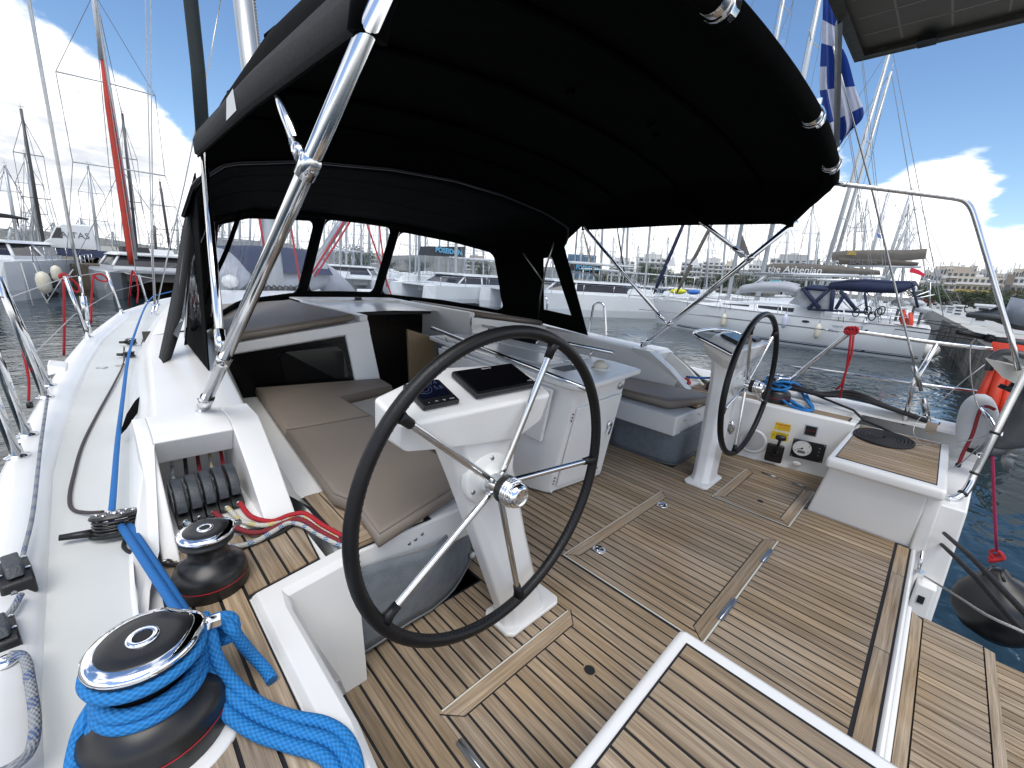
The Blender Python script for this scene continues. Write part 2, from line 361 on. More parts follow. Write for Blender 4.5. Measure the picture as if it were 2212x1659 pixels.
def frame(o, xaxis, yaxis):
    x = Vector(xaxis).normalized(); z = x.cross(Vector(yaxis)).normalized(); y = z.cross(x); o = Vector(o)
    return Matrix(((x.x, y.x, z.x, o.x), (x.y, y.y, z.y, o.y), (x.z, y.z, z.z, o.z), (0, 0, 0, 1)))
def clip(poly, a, b, c):     # keep a*x+b*y<=c
    o = []
    for i in range(len(poly)):
        p, q = poly[i], poly[(i + 1) % len(poly)]; dp = a * p[0] + b * p[1] - c; dq = a * q[0] + b * q[1] - c
        if dp <= 0: o.append(p)
        if dp * dq < 0: t = dp / (dp - dq); o.append((p[0] + (q[0] - p[0]) * t, p[1] + (q[1] - p[1]) * t))
    return o
def planks(parent, poly, pitch, z, th=.004, gap=.0076, axis='y', name='plank', phase=0.0, holes=()):
    """teak planks filling a convex polygon, each its own board with black joints between"""
    xs = [p[0] if axis == 'y' else p[1] for p in poly]; lo, hi = min(xs), max(xs); k = math.floor((lo - phase) / pitch); x = phase + k * pitch; n = 0
    while x < hi:
        a, b = x + gap / 2, x + pitch - gap / 2
        if axis == 'y': q = clip(clip(poly, 1, 0, b), -1, 0, -a)
        else: q = clip(clip(poly, 0, 1, b), 0, -1, -a)
        if len(q) >= 3:
            w = [p[0 if axis == 'y' else 1] for p in q]
            if max(w) - min(w) > .006:
                pieces = [q]
                for (hx0, hx1, hy0, hy1) in holes:
                    if hx0 - .001 < x + pitch / 2 < hx1 + .001:
                        np_ = []
                        for pc in pieces:
                            for qq in (clip(pc, 0, 1, hy0), clip(pc, 0, -1, -hy1)):
                                if len(qq) >= 3: np_.append(qq)
                        pieces = np_
                for pc in pieces:
                    area = abs(sum(pc[i][0] * pc[(i + 1) % len(pc)][1] - pc[(i + 1) % len(pc)][0] * pc[i][1] for i in range(len(pc)))) / 2
                    if area < 2e-4: continue
                    mb = MB(); mb.prism(pc if sum((pc[(i + 1) % len(pc)][0] - pc[i][0]) * (pc[(i + 1) % len(pc)][1] + pc[i][1]) for i in range(len(pc))) < 0 else pc[::-1], z, z + th)
                    part(name, mb, TEAKY if axis == 'y' else TEAKX, parent); n += 1
        x += pitch
    return n

# =================================================================== own yacht: the setting
def lerp_tab(t, y):
    if y <= t[0][0]: return t[0][1]
    for (a, b), (c, d) in zip(t, t[1:]):
        if y <= c: return b + (d - b) * (y - a) / (c - a)
    return t[-1][1]
SHEER = [(-1.2, 1.93), (-.4, 2.0), (0, 2.06), (1, 2.12), (2.2, 2.14), (3.2, 2.085), (4, 2.03), (5, 1.93), (6.9, 1.63), (8.3, 1.2), (9.6, .65), (10.8, .03)]
SIDE = [(-1.2, 1.87), (1.25, 1.87), (3.35, 1.745), (5, 1.57), (6.5, 1.33), (8.6, .95), (9.6, .45), (10.8, .01)]
stations = [-1.2, -.6, -.1, .3, .7, 1.0, 1.3, 1.7, 2.1, 2.5, 2.9, 3.3, 3.7, 4.1, 4.5, 5, 5.6, 6.2, 6.9, 7.6, 8.3, 9, 9.6, 10.2, 10.8]
hull, deckm = MB(), MB()
for s in (-1, 1):
    rows = []; drows = []
    for y in (stations if s < 0 else [-.34] + stations[3:]):
        g = lerp_tab(SHEER, y); i = min(lerp_tab(SIDE, y), g - .005); e = max(g - .085, i); e2 = max(g - .11, i)
        r = [(s * g * .93, y, WATER - .3), (s * (g - .0), y, .15), (s * (g + .012), y, .40), (s * (g + .008), y, .468), (s * (g - .01), y, .476), (s * e, y, .468), (s * e2, y, .435)]
        rows.append(r); drows.append([(s * e2, y, .4352), (s * (e2 * .6 + i * .4), y, .432), (s * i, y, .430)])
    if s < 0: rows = [r[::-1] for r in rows]; drows = [r[::-1] for r in drows]
    hull.loft(rows); deckm.loft(drows)
HULL = struct('hull', hull, GEL)
struct('side_deck', deckm, DECK)
# bow deck / coachroof shell: side bevel, roof; stations forward of the cockpit
CT = [(1.0, 1.868, .4318), (1.2, 1.845, .428), (1.33, 1.812, .45), (1.62, 1.775, .63), (1.85, 1.745, .662), (2.4, 1.70, .69), (3.0, 1.66, .715), (3.35, 1.62, .72), (4.4, 1.45, .735), (5.6, 1.2, .73), (7.0, .95, .70), (8.2, .7, .58), (9.3, .35, .44)]
INNER = [(1.25, 1.46, .405), (1.33, 1.46, .41), (1.42, 1.47, .50), (1.62, 1.48, .62), (1.85, 1.47, .662), (2.4, 1.42, .69), (2.8, 1.37, .712), (3.35, 1.30, .74)]
cm_ = MB()
for s in (-1, 1):
    side = []
    for y, xt, zt in CT:
        xo = lerp_tab(SIDE, y); side.append([(s * (xo + .01), y, .424), (s * (xo - .004), y, .445), (s * (xt + .02), y, zt - .022), (s * (xt - .004), y, zt)])
    if s < 0: side = [r[::-1] for r in side]
    cm_.loft(side)
    top = []
    for y, xt, zt in CT[4:8]:
        xi = lerp_tab([(a, b) for a, b, c in INNER], y); zi = lerp_tab([(a, c) for a, b, c in INNER], y)
        top.append([(s * (xt - .004), y, zt), (s * (xt * .5 + xi * .5), y, (zt + zi) / 2 + .003), (s * (xi + .012), y, zi), (s * xi, y, zi - .012)])
    if s < 0: top = [r[::-1] for r in top]
    cm_.loft(top)
    fwd = []
    for y, xt, zt in CT[7:]:
        cz = lerp_tab([(3.35, .845), (4.4, .865), (5.6, .84), (7, .75), (8.2, .62), (9.3, .46)], y)
        fwd.append([(s * (xt - .004), y, zt), (s * xt * .7, y, zt + (cz - zt) * .55), (s * xt * .35, y, zt + (cz - zt) * .88), (0, y, cz)])
    if s < 0: fwd = [r[::-1] for r in fwd]
    cm_.loft(fwd)
    # foredeck ahead of the coachroof
    cm_.loft([[(s * .45, 9.3, .431), (0, 9.3, .433)], [(s * .01, 10.8, .431), (0, 10.8, .432)]] if s > 0 else [[(0, 9.3, .433), (s * .45, 9.3, .431)], [(0, 10.8, .432), (s * .01, 10.8, .431)]])
    # inner wall of the cockpit surround down to the bench
    wall = []
    for y, xi, zi in INNER[2:]: wall.append([(s * xi, y, zi - .012), (s * (xi - .015), y, zi - .05), (s * (xi - .10), y, .36)])
    if s > 0: wall = [r[::-1] for r in wall]
    cm_.loft(wall)
struct('coachroof_moulding', cm_, GEL)
# cockpit sides
side_m = MB()
for s in (-1, 1):
    # winch plinth and lip, wall down to the sole
    def q(pts):
        side_m.add(pts if s < 0 else pts[::-1], [tuple(range(len(pts)))])
    A0, A1 = -1.2, 1.33
    # flat top (the teak lies on it)
    Y0 = -.9 if s < 0 else .27
    q([(s * 1.875, Y0, .398), (s * 1.66, Y0, .398), (s * 1.66, 1.06, .398), (s * 1.46, 1.10, .398), (s * 1.46, 1.42, .398), (s * 1.875, 1.42, .398)])
    q([(s * 1.875, Y0, .431), (s * 1.875, Y0, .398), (s * 1.875, 1.42, .398), (s * 1.875, 1.42, .431)])
    # lip, bevel, wall
    def yrow(y, k, xc): return [(s * 1.662, y, .3985), (s * 1.65, y, .414), (s * (1.610 - k), y, .414), (s * (1.596 - k), y, .400), (s * (xc + .02), y, .06), (s * xc, y, -.01)]
    rows = [yrow(.27, -.03, 1.612), yrow(.6, 0, 1.555), yrow(.96, 0, 1.485)]
    frt = [[(s * x, 1.062 + .035 * (1.66 - x) / .2, .3985), (s * x, 1.05 + .035 * (1.66 - x) / .2, .414), (s * x, 1.015 + .03 * (1.66 - x) / .2, .414), (s * x, 1.0 + .03 * (1.66 - x) / .2, .398), (s * x, .992, .06), (s * x, .986, -.01)] for x in (1.60, 1.52, 1.44, 1.40)]
    rows.append([(s * 1.662, 1.062, .3985), (s * 1.65, 1.052, .414), (s * 1.602, 1.017, .414), (s * 1.585, 1.0, .398), (s * 1.492, .992, .06), (s * 1.472, .986, -.01)])
    allr = rows + [[frt[0][0], frt[0][1], frt[0][2], frt[0][3], (s * 1.475, .992, .06), (s * 1.46, .986, -.01)]] + frt[1:]
    if s > 0: allr = [r[::-1] for r in allr]
    side_m.loft(allr, smooth=False)
    e_ = frt[-1]; q([e_[0], e_[1], e_[2], e_[3], e_[4], e_[5], (s * 1.40, 1.14, -.01), (s * 1.40, 1.14, .3985)])
struct('cockpit_coaming', side_m, GEL, bev=.006)
# line stowage boxes at the head of the coamings (recess for the rope clutches)
for s, nm in ((-1, 'clutch_recess'), (1, 'clutch_recess')):
    b = MB()
    prof = [(1.31, .385), (1.33, .412), (1.50, .545), (1.66, .640), (1.70, .660), (1.86, .664), (1.86, .30), (1.31, .30)]
    b.prismx(prof, *sorted((s * 1.872 * .965, s * 1.768))); b.prismx(prof, *sorted((s * 1.552, s * 1.462)))
    b.prismx([(1.70, .548), (1.655, .637), (1.70, .661), (1.86, .665), (1.86, .30), (1.85, .30), (1.85, .54)], *sorted((s * 1.7685, s * 1.5515)))
    b.box(*sorted((s * 1.79, s * 1.54)), 1.36, 1.86, .40, .424)
    struct(nm, b, GEL, bev=.007)

# ---- cockpit sole: caulking sheet, teak planks, hatches
SOLE = MB()
def sheet(mb, poly, z): mb.add([(p[0], p[1], z) for p in poly], [tuple(range(len(poly)))])
full = [(-.98, -.13), (.98, -.13), (.98, .33), (1.62, .33), (1.46, 1.1), (.86, 1.1), (.86, 2.8), (-.86, 2.8), (-.86, 1.1), (-1.46, 1.1), (-1.62, .33), (-.98, .33)]
sheet(SOLE, full, 0.0)
sole = struct('cockpit_sole', SOLE, CAULK)
P = .0475
HB = (-.465, .485, .343, .985); HA = (-1.305, -.69, .20, .762); HC = (.675, 1.302, .343, .757)
hs = (HA, HB, HC)
planks(sole, [(-.855, -.066), (.855, -.066), (.855, 2.75), (-.855, 2.75)], P, .0008, holes=hs, phase=.0, th=.0016)
planks(sole, [(-.975, -.066), (-.858, -.066), (-.858, 1.09), (-.975, 1.09)], P, .0008, holes=hs, phase=.0, th=.0016)
planks(sole, [(.858, -.066), (.975, -.066), (.975, 1.09), (.858, 1.09)], P, .0008, holes=hs, phase=.0, th=.0016)
planks(sole, [(-1.60, .335), (-.978, .335), (-.978, 1.09), (-1.465, 1.09)], P, .0008, holes=hs, phase=.0, th=.0016)
planks(sole, [(.978, .335), (1.60, .335), (1.465, 1.09), (.978, 1.09)], P, .0008, holes=hs, phase=.0, th=.0016)
def board(parent, pts, z=.0008, th=.0016, axis='x', name='margin_board'):
    a = sum((pts[(i + 1) % len(pts)][0] - pts[i][0]) * (pts[(i + 1) % len(pts)][1] + pts[i][1]) for i in range(len(pts)))
    mb = MB(); mb.prism(pts if a < 0 else pts[::-1], z, z + th); return part(name, mb, TEAKX if axis == 'x' else TEAKY, parent)
for a, b in ((-.96, -.52), (-.515, .02), (.025, .635), (.64, .96)): board(sole, [(a, -.122), (b, -.122), (b, -.078), (a, -.078)])
GROOVE = mat('hatch_groove', (.62, .62, .57), .5)
def hatch(nm, label, r, kind):
    x0, x1, y0, y1 = r
    t = thing(nm, label, 'hatch', ((x0 + x1) / 2, (y0 + y1) / 2, 0))
    g = MB(); g.box(x0 + .002, x1 - .002, y0 + .002, y1 - .002, .0003, .0018); part('rim', g, GROOVE, t, True)
    e = .008; x0 += e; x1 -= e; y0 += e; y1 -= e
    k = MB(); k.box(x0, x1, y0, y1, .001, .0030); part('caulking', k, CAULK, t, True)
    w = .05
    def loc_planks(poly): 
        c = BASE[t.name]; n0 = len(t.children); planks(t, [(p[0] - c.x, p[1] - c.y) for p in poly], P, .0025, phase=-c.x, th=.0016)
    def loc_board(pts):
        c = BASE[t.name]; board(t, [(p[0] - c.x, p[1] - c.y) for p in pts], z=.0025, th=.0016)
    if kind == 'A':
        loc_board([(x0 + .002, y1), (x1 - .002, y1), (x1 - w, y1 - w), (x0 + w, y1 - w)])
        loc_planks([(x0, y0), (x1, y0), (x1, y1 - .005), (x1 - w, y1 - w - .005), (x0 + w, y1 - w - .005), (x0, y1 - .005)])
    else:
        loc_board([(x0 + .002, y1), (x1 - .002, y1), (x1 - w, y1 - w), (x0 + w, y1 - w)]); loc_board([(x0 + .002, y0), (x1 - .002, y0), (x1 - w, y0 + w), (x0 + w, y0 + w)])
        loc_planks([(x0, y0 + .005), (x0 + w, y0 + w + .005), (x1 - w, y0 + w + .005), (x1, y0 + .005), (x1, y1 - .005), (x1 - w, y1 - w - .005), (x0 + w, y1 - w - .005), (x0, y1 - .005)])
    return t
hatA = hatch('port_sole_hatch', 'teak sole hatch beside the near helm seat, with a round finger hole', HA, 'A')
hatB = hatch('centre_sole_hatch', 'wide teak hatch in the middle of the sole with two chrome ring pulls', HB, 'B')
hatC = hatch('starboard_sole_hatch', 'smaller teak hatch in the sole below the engine control panel', HC, 'B')
def finger_hole(t, x, y):
    c = BASE[t.name]; M = Matrix.Translation(Vector((x, y, .0046)) - c)
    h = MB(); h.lathe([(.0, .0), (.018, .0)], 20, M); part('finger_hole', h, CAULK, t); h = MB(); h.lathe([(.018, .0), (.022, .0006)], 20, M); part('hole_edge', h, TEAKY, t)
finger_hole(hatA, -.854, .552); finger_hole(hatC, *bz(1642, 1084, 0)[:2])
def ring_pull(t, x, y, a):
    c = BASE[t.name]; M = Matrix.Translation(Vector((x, y, .0042)) - c) @ Matrix.Rotation(a, 4, 'Z')
    h = MB(); h.lathe([(.031, 0), (.031, .002), (.027, .003), (.024, .0015), (0, .001)], 24, M); p = part('ring_pull', h, CHROME, t)
    h = MB(); h.lathe([(.0, .0025), (.011, .0025)], 14, M @ Matrix.Translation((.008, 0, 0))); h.add([M @ Vector(v) for v in ((-.02, -.006, .0026), (0, -.006, .0026), (0, .006, .0026), (-.02, .006, .0026))], [(0, 1, 2, 3)]); part('recess', h, CAULK, p)
    h = MB(); h.tube([M @ Vector((.008 + .013 * math.cos(i * .52), .013 * math.sin(i * .52), .0035)) for i in range(12)], .002, 6, True); part('ring', h, CHROME, p)
ring_pull(hatB, -.302, .895, 2.2); ring_pull(hatB, .324, .897, 2.4)
def hinge(t, p0, p1, z=.008):
    c = BASE[t.name]; a, b = Vector((*p0, z)) - c, Vector((*p1, z)) - c; h = MB(); h.tube([a, b], .004, 8); d = (b - a).normalized(); n_ = Vector((-d.y, d.x, 0)) * .011
    h.add([a - n_, b - n_, b + n_, a + n_], [(0, 1, 2, 3)]); part('hinge', h, STEELD, t)
hinge(hatB, (-.30, .348), (-.14, .348)); hinge(hatB, (.22, .348), (.36, .348)); hinge(hatC, (1.303, .66), (1.303, .56)); hinge(hatC, (1.303, .40), (1.303, .48)); hinge(hatA, (-1.30, .66), (-1.30, .55))

# ---- teak on the winch plinths
for s in (-1, 1):
    pl = MB(); Y0 = -.85 if s < 0 else .31; poly = [(s * 1.822, Y0), (s * 1.667, Y0), (s * 1.667, 1.055), (s * 1.478, 1.095), (s * 1.455, 1.33), (s * 1.822, 1.385)]
    if s > 0: poly = poly[::-1]
    sheet(pl, poly, .4025); o = struct('winch_plinth_teak', pl, CAULK)
    planks(o, [(s * 1.815, Y0 + .01), (s * 1.672, Y0 + .01), (s * 1.672, 1.375 - .01), (s * 1.815, 1.378)][::-s], .052, .4030, phase=s * .004)
    planks(o, [(s * 1.669, 1.066), (s * 1.669, 1.36), (s * 1.462, 1.325), (s * 1.484, 1.102)][::s], .052, .4030, phase=s * .004)

# ---- bulkhead, companionway
bk = MB(); BLK = mat('smoked_window', (.003, .003, .004), .25, spec=.12)
for s in (-1, 1):
    o_, i_ = Vector((s * 1.29, 2.93, .36)), Vector((s * .43, 2.75, .36)); ot, it = Vector((s * 1.375, 2.80, .722)), Vector((s * .47, 2.87, .832))
    def L2(a, b, t): return a + (b - a) * t
    gr0 = [[L2(L2(o_, i_, a / 8), L2(ot, it, a / 8), b / 8) for a in range(9)] for b in range(9)]
    bk.loft(gr0 if s > 0 else [r[::-1] for r in gr0], False)
    # column and top beam stand proud
    d = Vector((0, -.02, .008))
    sec = []
    for a_ in range(9):
        u = a_ / 8; lo_, hi_ = L2(L2(o_, i_, u), L2(ot, it, u), .84), L2(L2(o_, i_, u), L2(ot, it, u), 1); sec.append([lo_ - d, lo_ + d, hi_ + d, hi_ - d])
    bk.loft(sec if s < 0 else [r[::-1] for r in sec], False, True)
    for (u0, u1, v0, v1) in ((.80, 1.0, 0, .86),):
        pts = [L2(L2(o_, i_, u), L2(ot, it, u), v) for u, v in ((u0, v0), (u1, v0), (u1, v1), (u0, v1))]
        back = [p - d for p in pts]; front = [p + d for p in pts]
        bk.hexa(back if s > 0 else back[::-1], front if s > 0 else front[::-1])
    # roof behind the bulkhead top
    rf = [ot, it, Vector((s * .47, 4.3, .856)), Vector((s * 1.30, 4.3, .76))]; bk.add(rf if s > 0 else rf[::-1], [(0, 1, 2, 3)])
    # inner jamb of the companionway
    jb = [Vector((s * .43, 2.75, -.5)), Vector((s * .43, 3.6, -.5)), Vector((s * .46, 3.6, .80)), Vector((s * .46, 2.87, .82)), Vector((s * .43, 2.75, .36))]
    bk.add(jb if s < 0 else jb[::-1], [tuple(range(5))])
    # sliding-hatch garage rail
    bk.box(*sorted((s * .46, s * .52)), 2.87, 4.35, .79, .872)
    # below the bench level
    bk.box(*sorted((s * .84, s * .43)), 2.74, 2.80, -.01, .37)
bk.box(-.52, .52, 4.05, 4.35, .80, .874)
BULK = struct('bulkhead', bk, GEL, bev=.008)
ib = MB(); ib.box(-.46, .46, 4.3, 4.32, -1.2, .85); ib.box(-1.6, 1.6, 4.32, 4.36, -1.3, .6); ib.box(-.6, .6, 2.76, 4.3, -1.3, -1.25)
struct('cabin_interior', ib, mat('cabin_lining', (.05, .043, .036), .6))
cr_ = MB(); cr_.box(-.455, .455, 3.45, 4.2, .80, .822)
single('companionway_slider', cr_, mat('smoked_slider', (.02, .02, .022), .15), 'sliding companionway hatch with small black handle between the coachroof cushions', 'hatch')
hd = MB(); hd.box(-.03, .03, 4.0, 4.03, .874, .90); hd.box(-.05, .05, 3.99, 4.035, .872, .876)
single('hatch_handle', hd, BLACKP, 'small black and chrome handle at the forward end of the companionway', 'handle')
dr = MB(); dr.hexa([(-.08, 2.90, -.3), (.16, 2.86, -.3), (.16, 2.89, -.3), (-.08, 2.93, -.3)], [(-.08, 2.97, .74), (.16, 2.93, .66), (.16, 2.96, .66), (-.08, 3.0, .74)])
single('companionway_door', dr, mat('tan_door', (.26, .185, .10), .45, noise_amt=.15, noise_sc=3, stretch=(40, 40, 2)), 'tan wooden companionway door leaf standing half open', 'door', bev=.01)
st = MB()
for k in range(4): st.box(-.3, .2, 2.95 + .18 * k, 3.12 + .18 * k, .1 - .28 * k, .13 - .28 * k)
single('companionway_steps', st, mat('dark_wood', (.06, .04, .025), .5), 'dark wooden steps going down into the cabin', 'steps')
for s in (-1, 1):
    w = MB(); o_, i_ = Vector((s * 1.29, 2.93, .36)), Vector((s * .43, 2.75, .36)); ot, it = Vector((s * 1.375, 2.80, .722)), Vector((s * .47, 2.87, .832)); d = Vector((0, -.012, .003))
    g0 = [[L2(L2(o_, i_, a / 8 * .795), L2(ot, it, a / 8 * .795), b / 8 * .835) + d for a in range(9)] for b in range(9)]
    w.loft(g0 if s > 0 else [r[::-1] for r in g0], False)
    lab = 'smoked black cabin window panel above the %s bench cushion' % ('port' if s < 0 else 'starboard')
    o = single('cabin_window', w, BLK, lab, 'window', group='black cabin windows in the bulkhead')
    # glazed pane with rounded corners
    cx = [(.32, .12), (.72, .12), (.76, .2), (.76, .62), (.72, .7), (.36, .74), (.32, .66)]
    g = MB(); g.add([L2(L2(o_, i_, u), L2(ot, it, u), v) + d * 1.5 for u, v in (cx if s > 0 else cx[::-1])], [tuple(range(7))]); part('pane', g, mat('cabin_pane', (.004, .0045, .005), .10, spec=.2), o, True)

# ---- benches
for s in (-1, 1):
    b = MB()
    poly = [(s * 1.42, 1.095), (s * .80, 1.095), (s * .80, 1.7), (s * .84, 2.78), (s * 1.32, 3.1), (s * 1.40, 1.6)]
    if s > 0: poly = poly[::-1]
    ins = .05
    foot = [(s * 1.44, 1.13), (s * .96, 1.17), (s * .96, 1.7), (s * .90, 2.78), (s * 1.32, 3.1), (s * 1.40, 1.6)]
    if s > 0: foot = foot[::-1]
    b.prism(poly, .24, .378); b.prism(foot, -.01, .2398)
    o = struct('cockpit_bench', b, GEL, bev=.012)
    # little teak step at the after end of the bench
    tk = MB(); tk.box(*sorted((s * 1.40, s * 1.10)), 1.10, 1.5, .379, .382); part('caulking', tk, CAULK, o)
    for k in range(5): 
        x0 = 1.13 + k * .052; m_ = MB(); m_.box(*sorted((s * x0, s * (x0 + .047))), 1.158, 1.5, .381, .386); part('plank', m_, TEAKY, o)
    m_ = MB(); m_.box(*sorted((s * 1.13, s * 1.388)), 1.104, 1.152, .381, .40); part('margin_board', m_, TEAKX, o)
    sc = MB()
    for (x, z) in ((1.19, .325), (1.165, .33), (1.14, .34), (.95, .33), (.925, .33)):
        M = Matrix.Translation((s * x, 1.0945, z)) @ Matrix.Rotation(R(90), 4, 'X'); sc.lathe([(.0065, 0), (.005, .002), (0, .002)], 10, M)
    part('fastening', sc, STEELD, o)
def cushion(label, bot, z0, z1, group, puff=.008, dz=None):
    """upholstered cushion on a plan polygon, seams and slightly domed top"""
    t = thing('bench_cushion', label, 'cushion', (sum(p[0] for p in bot) / len(bot), sum(p[1] for p in bot) / len(bot), z0), group=group)
    n = len(bot); ar = sum((bot[(i + 1) % n][0] - bot[i][0]) * (bot[(i + 1) % n][1] + bot[i][1]) for i in range(n)); poly = bot if ar < 0 else bot[::-1]
    dz = dz or (lambda x, y: 0); c = Vector((sum(p[0] for p in poly) / n, sum(p[1] for p in poly) / n, 0))
    def ring(ins, z): 
        o = []
        for i in range(n):
            a, b_, d_ = Vector((*poly[i - 1], 0)), Vector((*poly[i], 0)), Vector((*poly[(i + 1) % n], 0))
            e1 = (b_ - a).normalized(); e2 = (d_ - b_).normalized(); n1 = Vector((-e1.y, e1.x, 0)); n2 = Vector((-e2.y, e2.x, 0)); nn = n1 + n2
            nn = nn / max(.4, nn.length_squared / 2) if nn.length > .1 else n1
            p = b_ + nn * ins; o.append(Vector((p.x, p.y, z + dz(p.x, p.y))))
        return o
    m_ = MB(); rows = [ring(.012, z0), ring(0, z0 + .012), ring(-.004, (z0 + z1) / 2), ring(0, z1 - .012), ring(.007, z1 - .003), ring(.02, z1 + .001), ring(.05, z1 + puff * .6)]
    b0 = len(m_.v); m_.loft(rows, True, True)
    top = rows[-1]; k = len(m_.v) - n; m_.f.append([k + i for i in range(n)]); m_.sm.append(True); m_.f.append([b0 + i for i in range(n - 1, -1, -1)]); m_.sm.append(False)
    part('cover', m_, TAUPE, t, True)
    s_ = MB(); s_.tube(ring(.0030, z1 - .0032), .0020, 6, True); part('piping', s_, TAUPE, t, True)
    return t
GC = 'taupe cockpit cushions'
cushion('large taupe seat cushion on the port bench, nearest the wheel', [(-1.325, 1.045), (-.86, 1.17), (-.86, 2.02), (-1.275, 2.05), (-1.335, 1.36), (-1.30, 1.26)], .386, .448, GC)
cushion('taupe cushion on the port bench against the black window panel', [(-1.275, 2.056), (-.86, 2.026), (-.86, 2.42), (-.48, 2.50), (-.46, 2.70), (-1.20, 2.86)], .386, .448, GC)
cushion('taupe cushion on the starboard bench beside the table', [(1.325, 1.06), (.90, 1.20), (.88, 1.95), (1.27, 2.0), (1.335, 1.36), (1.36, 1.2)], .386, .448, GC)
cushion('taupe cushion at the forward end of the starboard bench', [(1.27, 2.006), (.88, 1.956), (.87, 2.72), (1.22, 2.84)], .386, .448, GC)
rz_ = lambda x, y: .02 * (y - 3.0)
cushion('taupe sunbathing cushion on the port side of the coachroof', [(-.555, 2.89), (-1.36, 2.83), (-1.14, 4.35), (-.60, 4.05)], .838, .885, 'cushions on the coachroof', .004, lambda x, y: -.125 * max(0, abs(x) - .5))
cushion('taupe sunbathing cushion on the starboard side of the coachroof', [(.555, 2.89), (1.36, 2.83), (1.26, 3.7), (.60, 4.05)], .838, .885, 'cushions on the coachroof', .004, lambda x, y: -.125 * max(0, abs(x) - .5))

# ---- fabric lee-cloth bags hanging over the space below the benches
for s, lab in ((-1, 'grey mesh storage bag below the port bench with a black tab at its corner'), (1, 'grey mesh storage bag slung below the starboard bench')):
    t = thing('mesh_bag', lab, 'bag', (s * 1.1, 1.04, 0), group='mesh bags below the benches')
    rows = []
    for v in range(9):
        vv = v / 8; row = []
        for u in range(15):
            uu = u / 14; x = 1.45 - .60 * uu; y = 1.085 + .10 * max(0, uu - .55) / .45
            if s > 0: x, y = (1.42 - .54 * uu / .6, 1.10) if uu < .6 else (.875 - .02 * (uu - .6), 1.10 + .55 * (uu - .6) / .4)
            z = (.02 + .20 * max(0, uu - .75)) * (1 - vv) + (.335 - .06 * uu) * vv
            sag = .022 * math.sin(math.pi * uu) * math.sin(math.pi * (.15 + .75 * (1 - vv))) + .01 * math.sin(uu * 9 + vv * 3)
            if s > 0: z = .015 * (1 - vv) + .262 * vv; sag *= .6
            row.append((s * x - (sag if (s > 0 and uu > .6) else 0), y - .012 - (0 if (s > 0 and uu > .6) else sag), z + .012 * math.sin(uu * 6) * (1 - vv)))
        rows.append(row if s < 0 else row[::-1])
    m_ = MB(); m_.loft(rows); cloth = part('mesh_cloth', m_, MESHBAG, t, True)
    so = cloth.modifiers.new('solid', 'SOLIDIFY'); so.thickness = .003
    e_ = [rows[0][i] for i in range(15)]; m_ = MB(); m_.tube([Vector(p) + Vector((0, -.002, 0)) for p in rows[0]], .004, 6); m_.tube([Vector(r[0 if s < 0 else -1]) + Vector((0, -.003, 0)) for r in rows], .005, 6); part('hem', m_, mat('bag_hem', (.17, .18, .19), .8), t, True)
    for (x, z) in (((1.425, .285), (1.425, .05), (.86, .09)) if s < 0 else ()):
        M = Matrix.Translation((s * x, 1.058 if x > 1 else 1.15, z)) @ Matrix.Rotation(R(90), 4, 'X'); m_ = MB(); m_.lathe([(.014, 0), (.013, .004), (.007, .008), (0, .009)], 16, M); part('stud', m_, WHITEP, t, True)
    if s < 0:
        m_ = MB(); m_.add([(-1.46, 1.058, .10), (-1.405, 1.045, .13), (-1.40, 1.043, .20), (-1.455, 1.057, .165)], [(0, 1, 2, 3)]); m_.tube([(-1.46, 1.056, .10), (-1.405, 1.043, .13), (-1.40, 1.041, .20), (-1.455, 1.055, .165)], .004, 5, True); part('velcro_tab', m_, MESHBAG, t, True)
        m_ = MB(); m_.tube([(-1.46, 1.052, .10), (-1.405, 1.039, .13), (-1.40, 1.037, .20), (-1.455, 1.051, .165)], .0045, 5, True); m_.tube([(-1.43, 1.046, .115), (-1.428, 1.045, .18)], .0035, 5); m_.tube([(-1.458, 1.05, .135), (-1.402, 1.038, .165)], .0035, 5); part('webbing', m_, BLACKS, t, True)

# ---- helm seats / lazarette lockers at the stern quarters
for s, lab in ((-1, 'white moulded helm seat with inset teak top, close to the camera'), (1, 'white moulded helm seat with teak top carrying the coiled black rope')):
    zt = .40 if s < 0 else .372; xi = .893
    t = thing('helm_bench', lab, 'bench', (s * 1.25, .08, 0), group='helm benches')
    b = MB(); poly = [(s * xi, .295), (s * xi, -.178 if s > 0 else -.42), (s * 1.84, -.178 if s > 0 else -.42), (s * 1.84, .285)]
    if s < 0: poly = poly[::-1]
    b.prism(poly[::-1], zt - .062, zt)
    part('lid', b, GEL, t, True, bev=.018)
    b = MB(); y1 = -.125 if s > 0 else -.42
    bot = [(s * .985, .33), (s * .985, y1), (s * 1.84, y1), (s * 1.84, .33)]; top = [(s * .95, .275), (s * .95, y1), (s * 1.84, y1), (s * 1.84, .275)]
    if s > 0: bot, top = bot[::-1], top[::-1]
    b.prism(bot, -.01, zt - .06, top); part('body', b, GEL, t, True, bev=.012)
    c = BASE[t.name]; k = MB(); ti = [(s * .938, .262), (s * .938, -.14 if s > 0 else -.39), (s * 1.80, -.14 if s > 0 else -.39), (s * 1.80, .255)]
    k.prism(ti if s < 0 else ti[::-1], zt - .001, zt + .0018); part('caulking', k, CAULK, t, True)
    inner = [(p[0] - c.x, p[1] - c.y) for p in ti]
    ins = [(s * .943 - c.x, .257 - c.y), (s * .943 - c.x, ti[1][1] + .005 - c.y), (s * 1.795 - c.x, ti[1][1] + .005 - c.y), (s * 1.795 - c.x, .25 - c.y)]
    planks(t, ins, .0475, zt + .0016, phase=(s * .943 - c.x) - (0.0 if s > 0 else .0), th=.0018, gap=.0075)
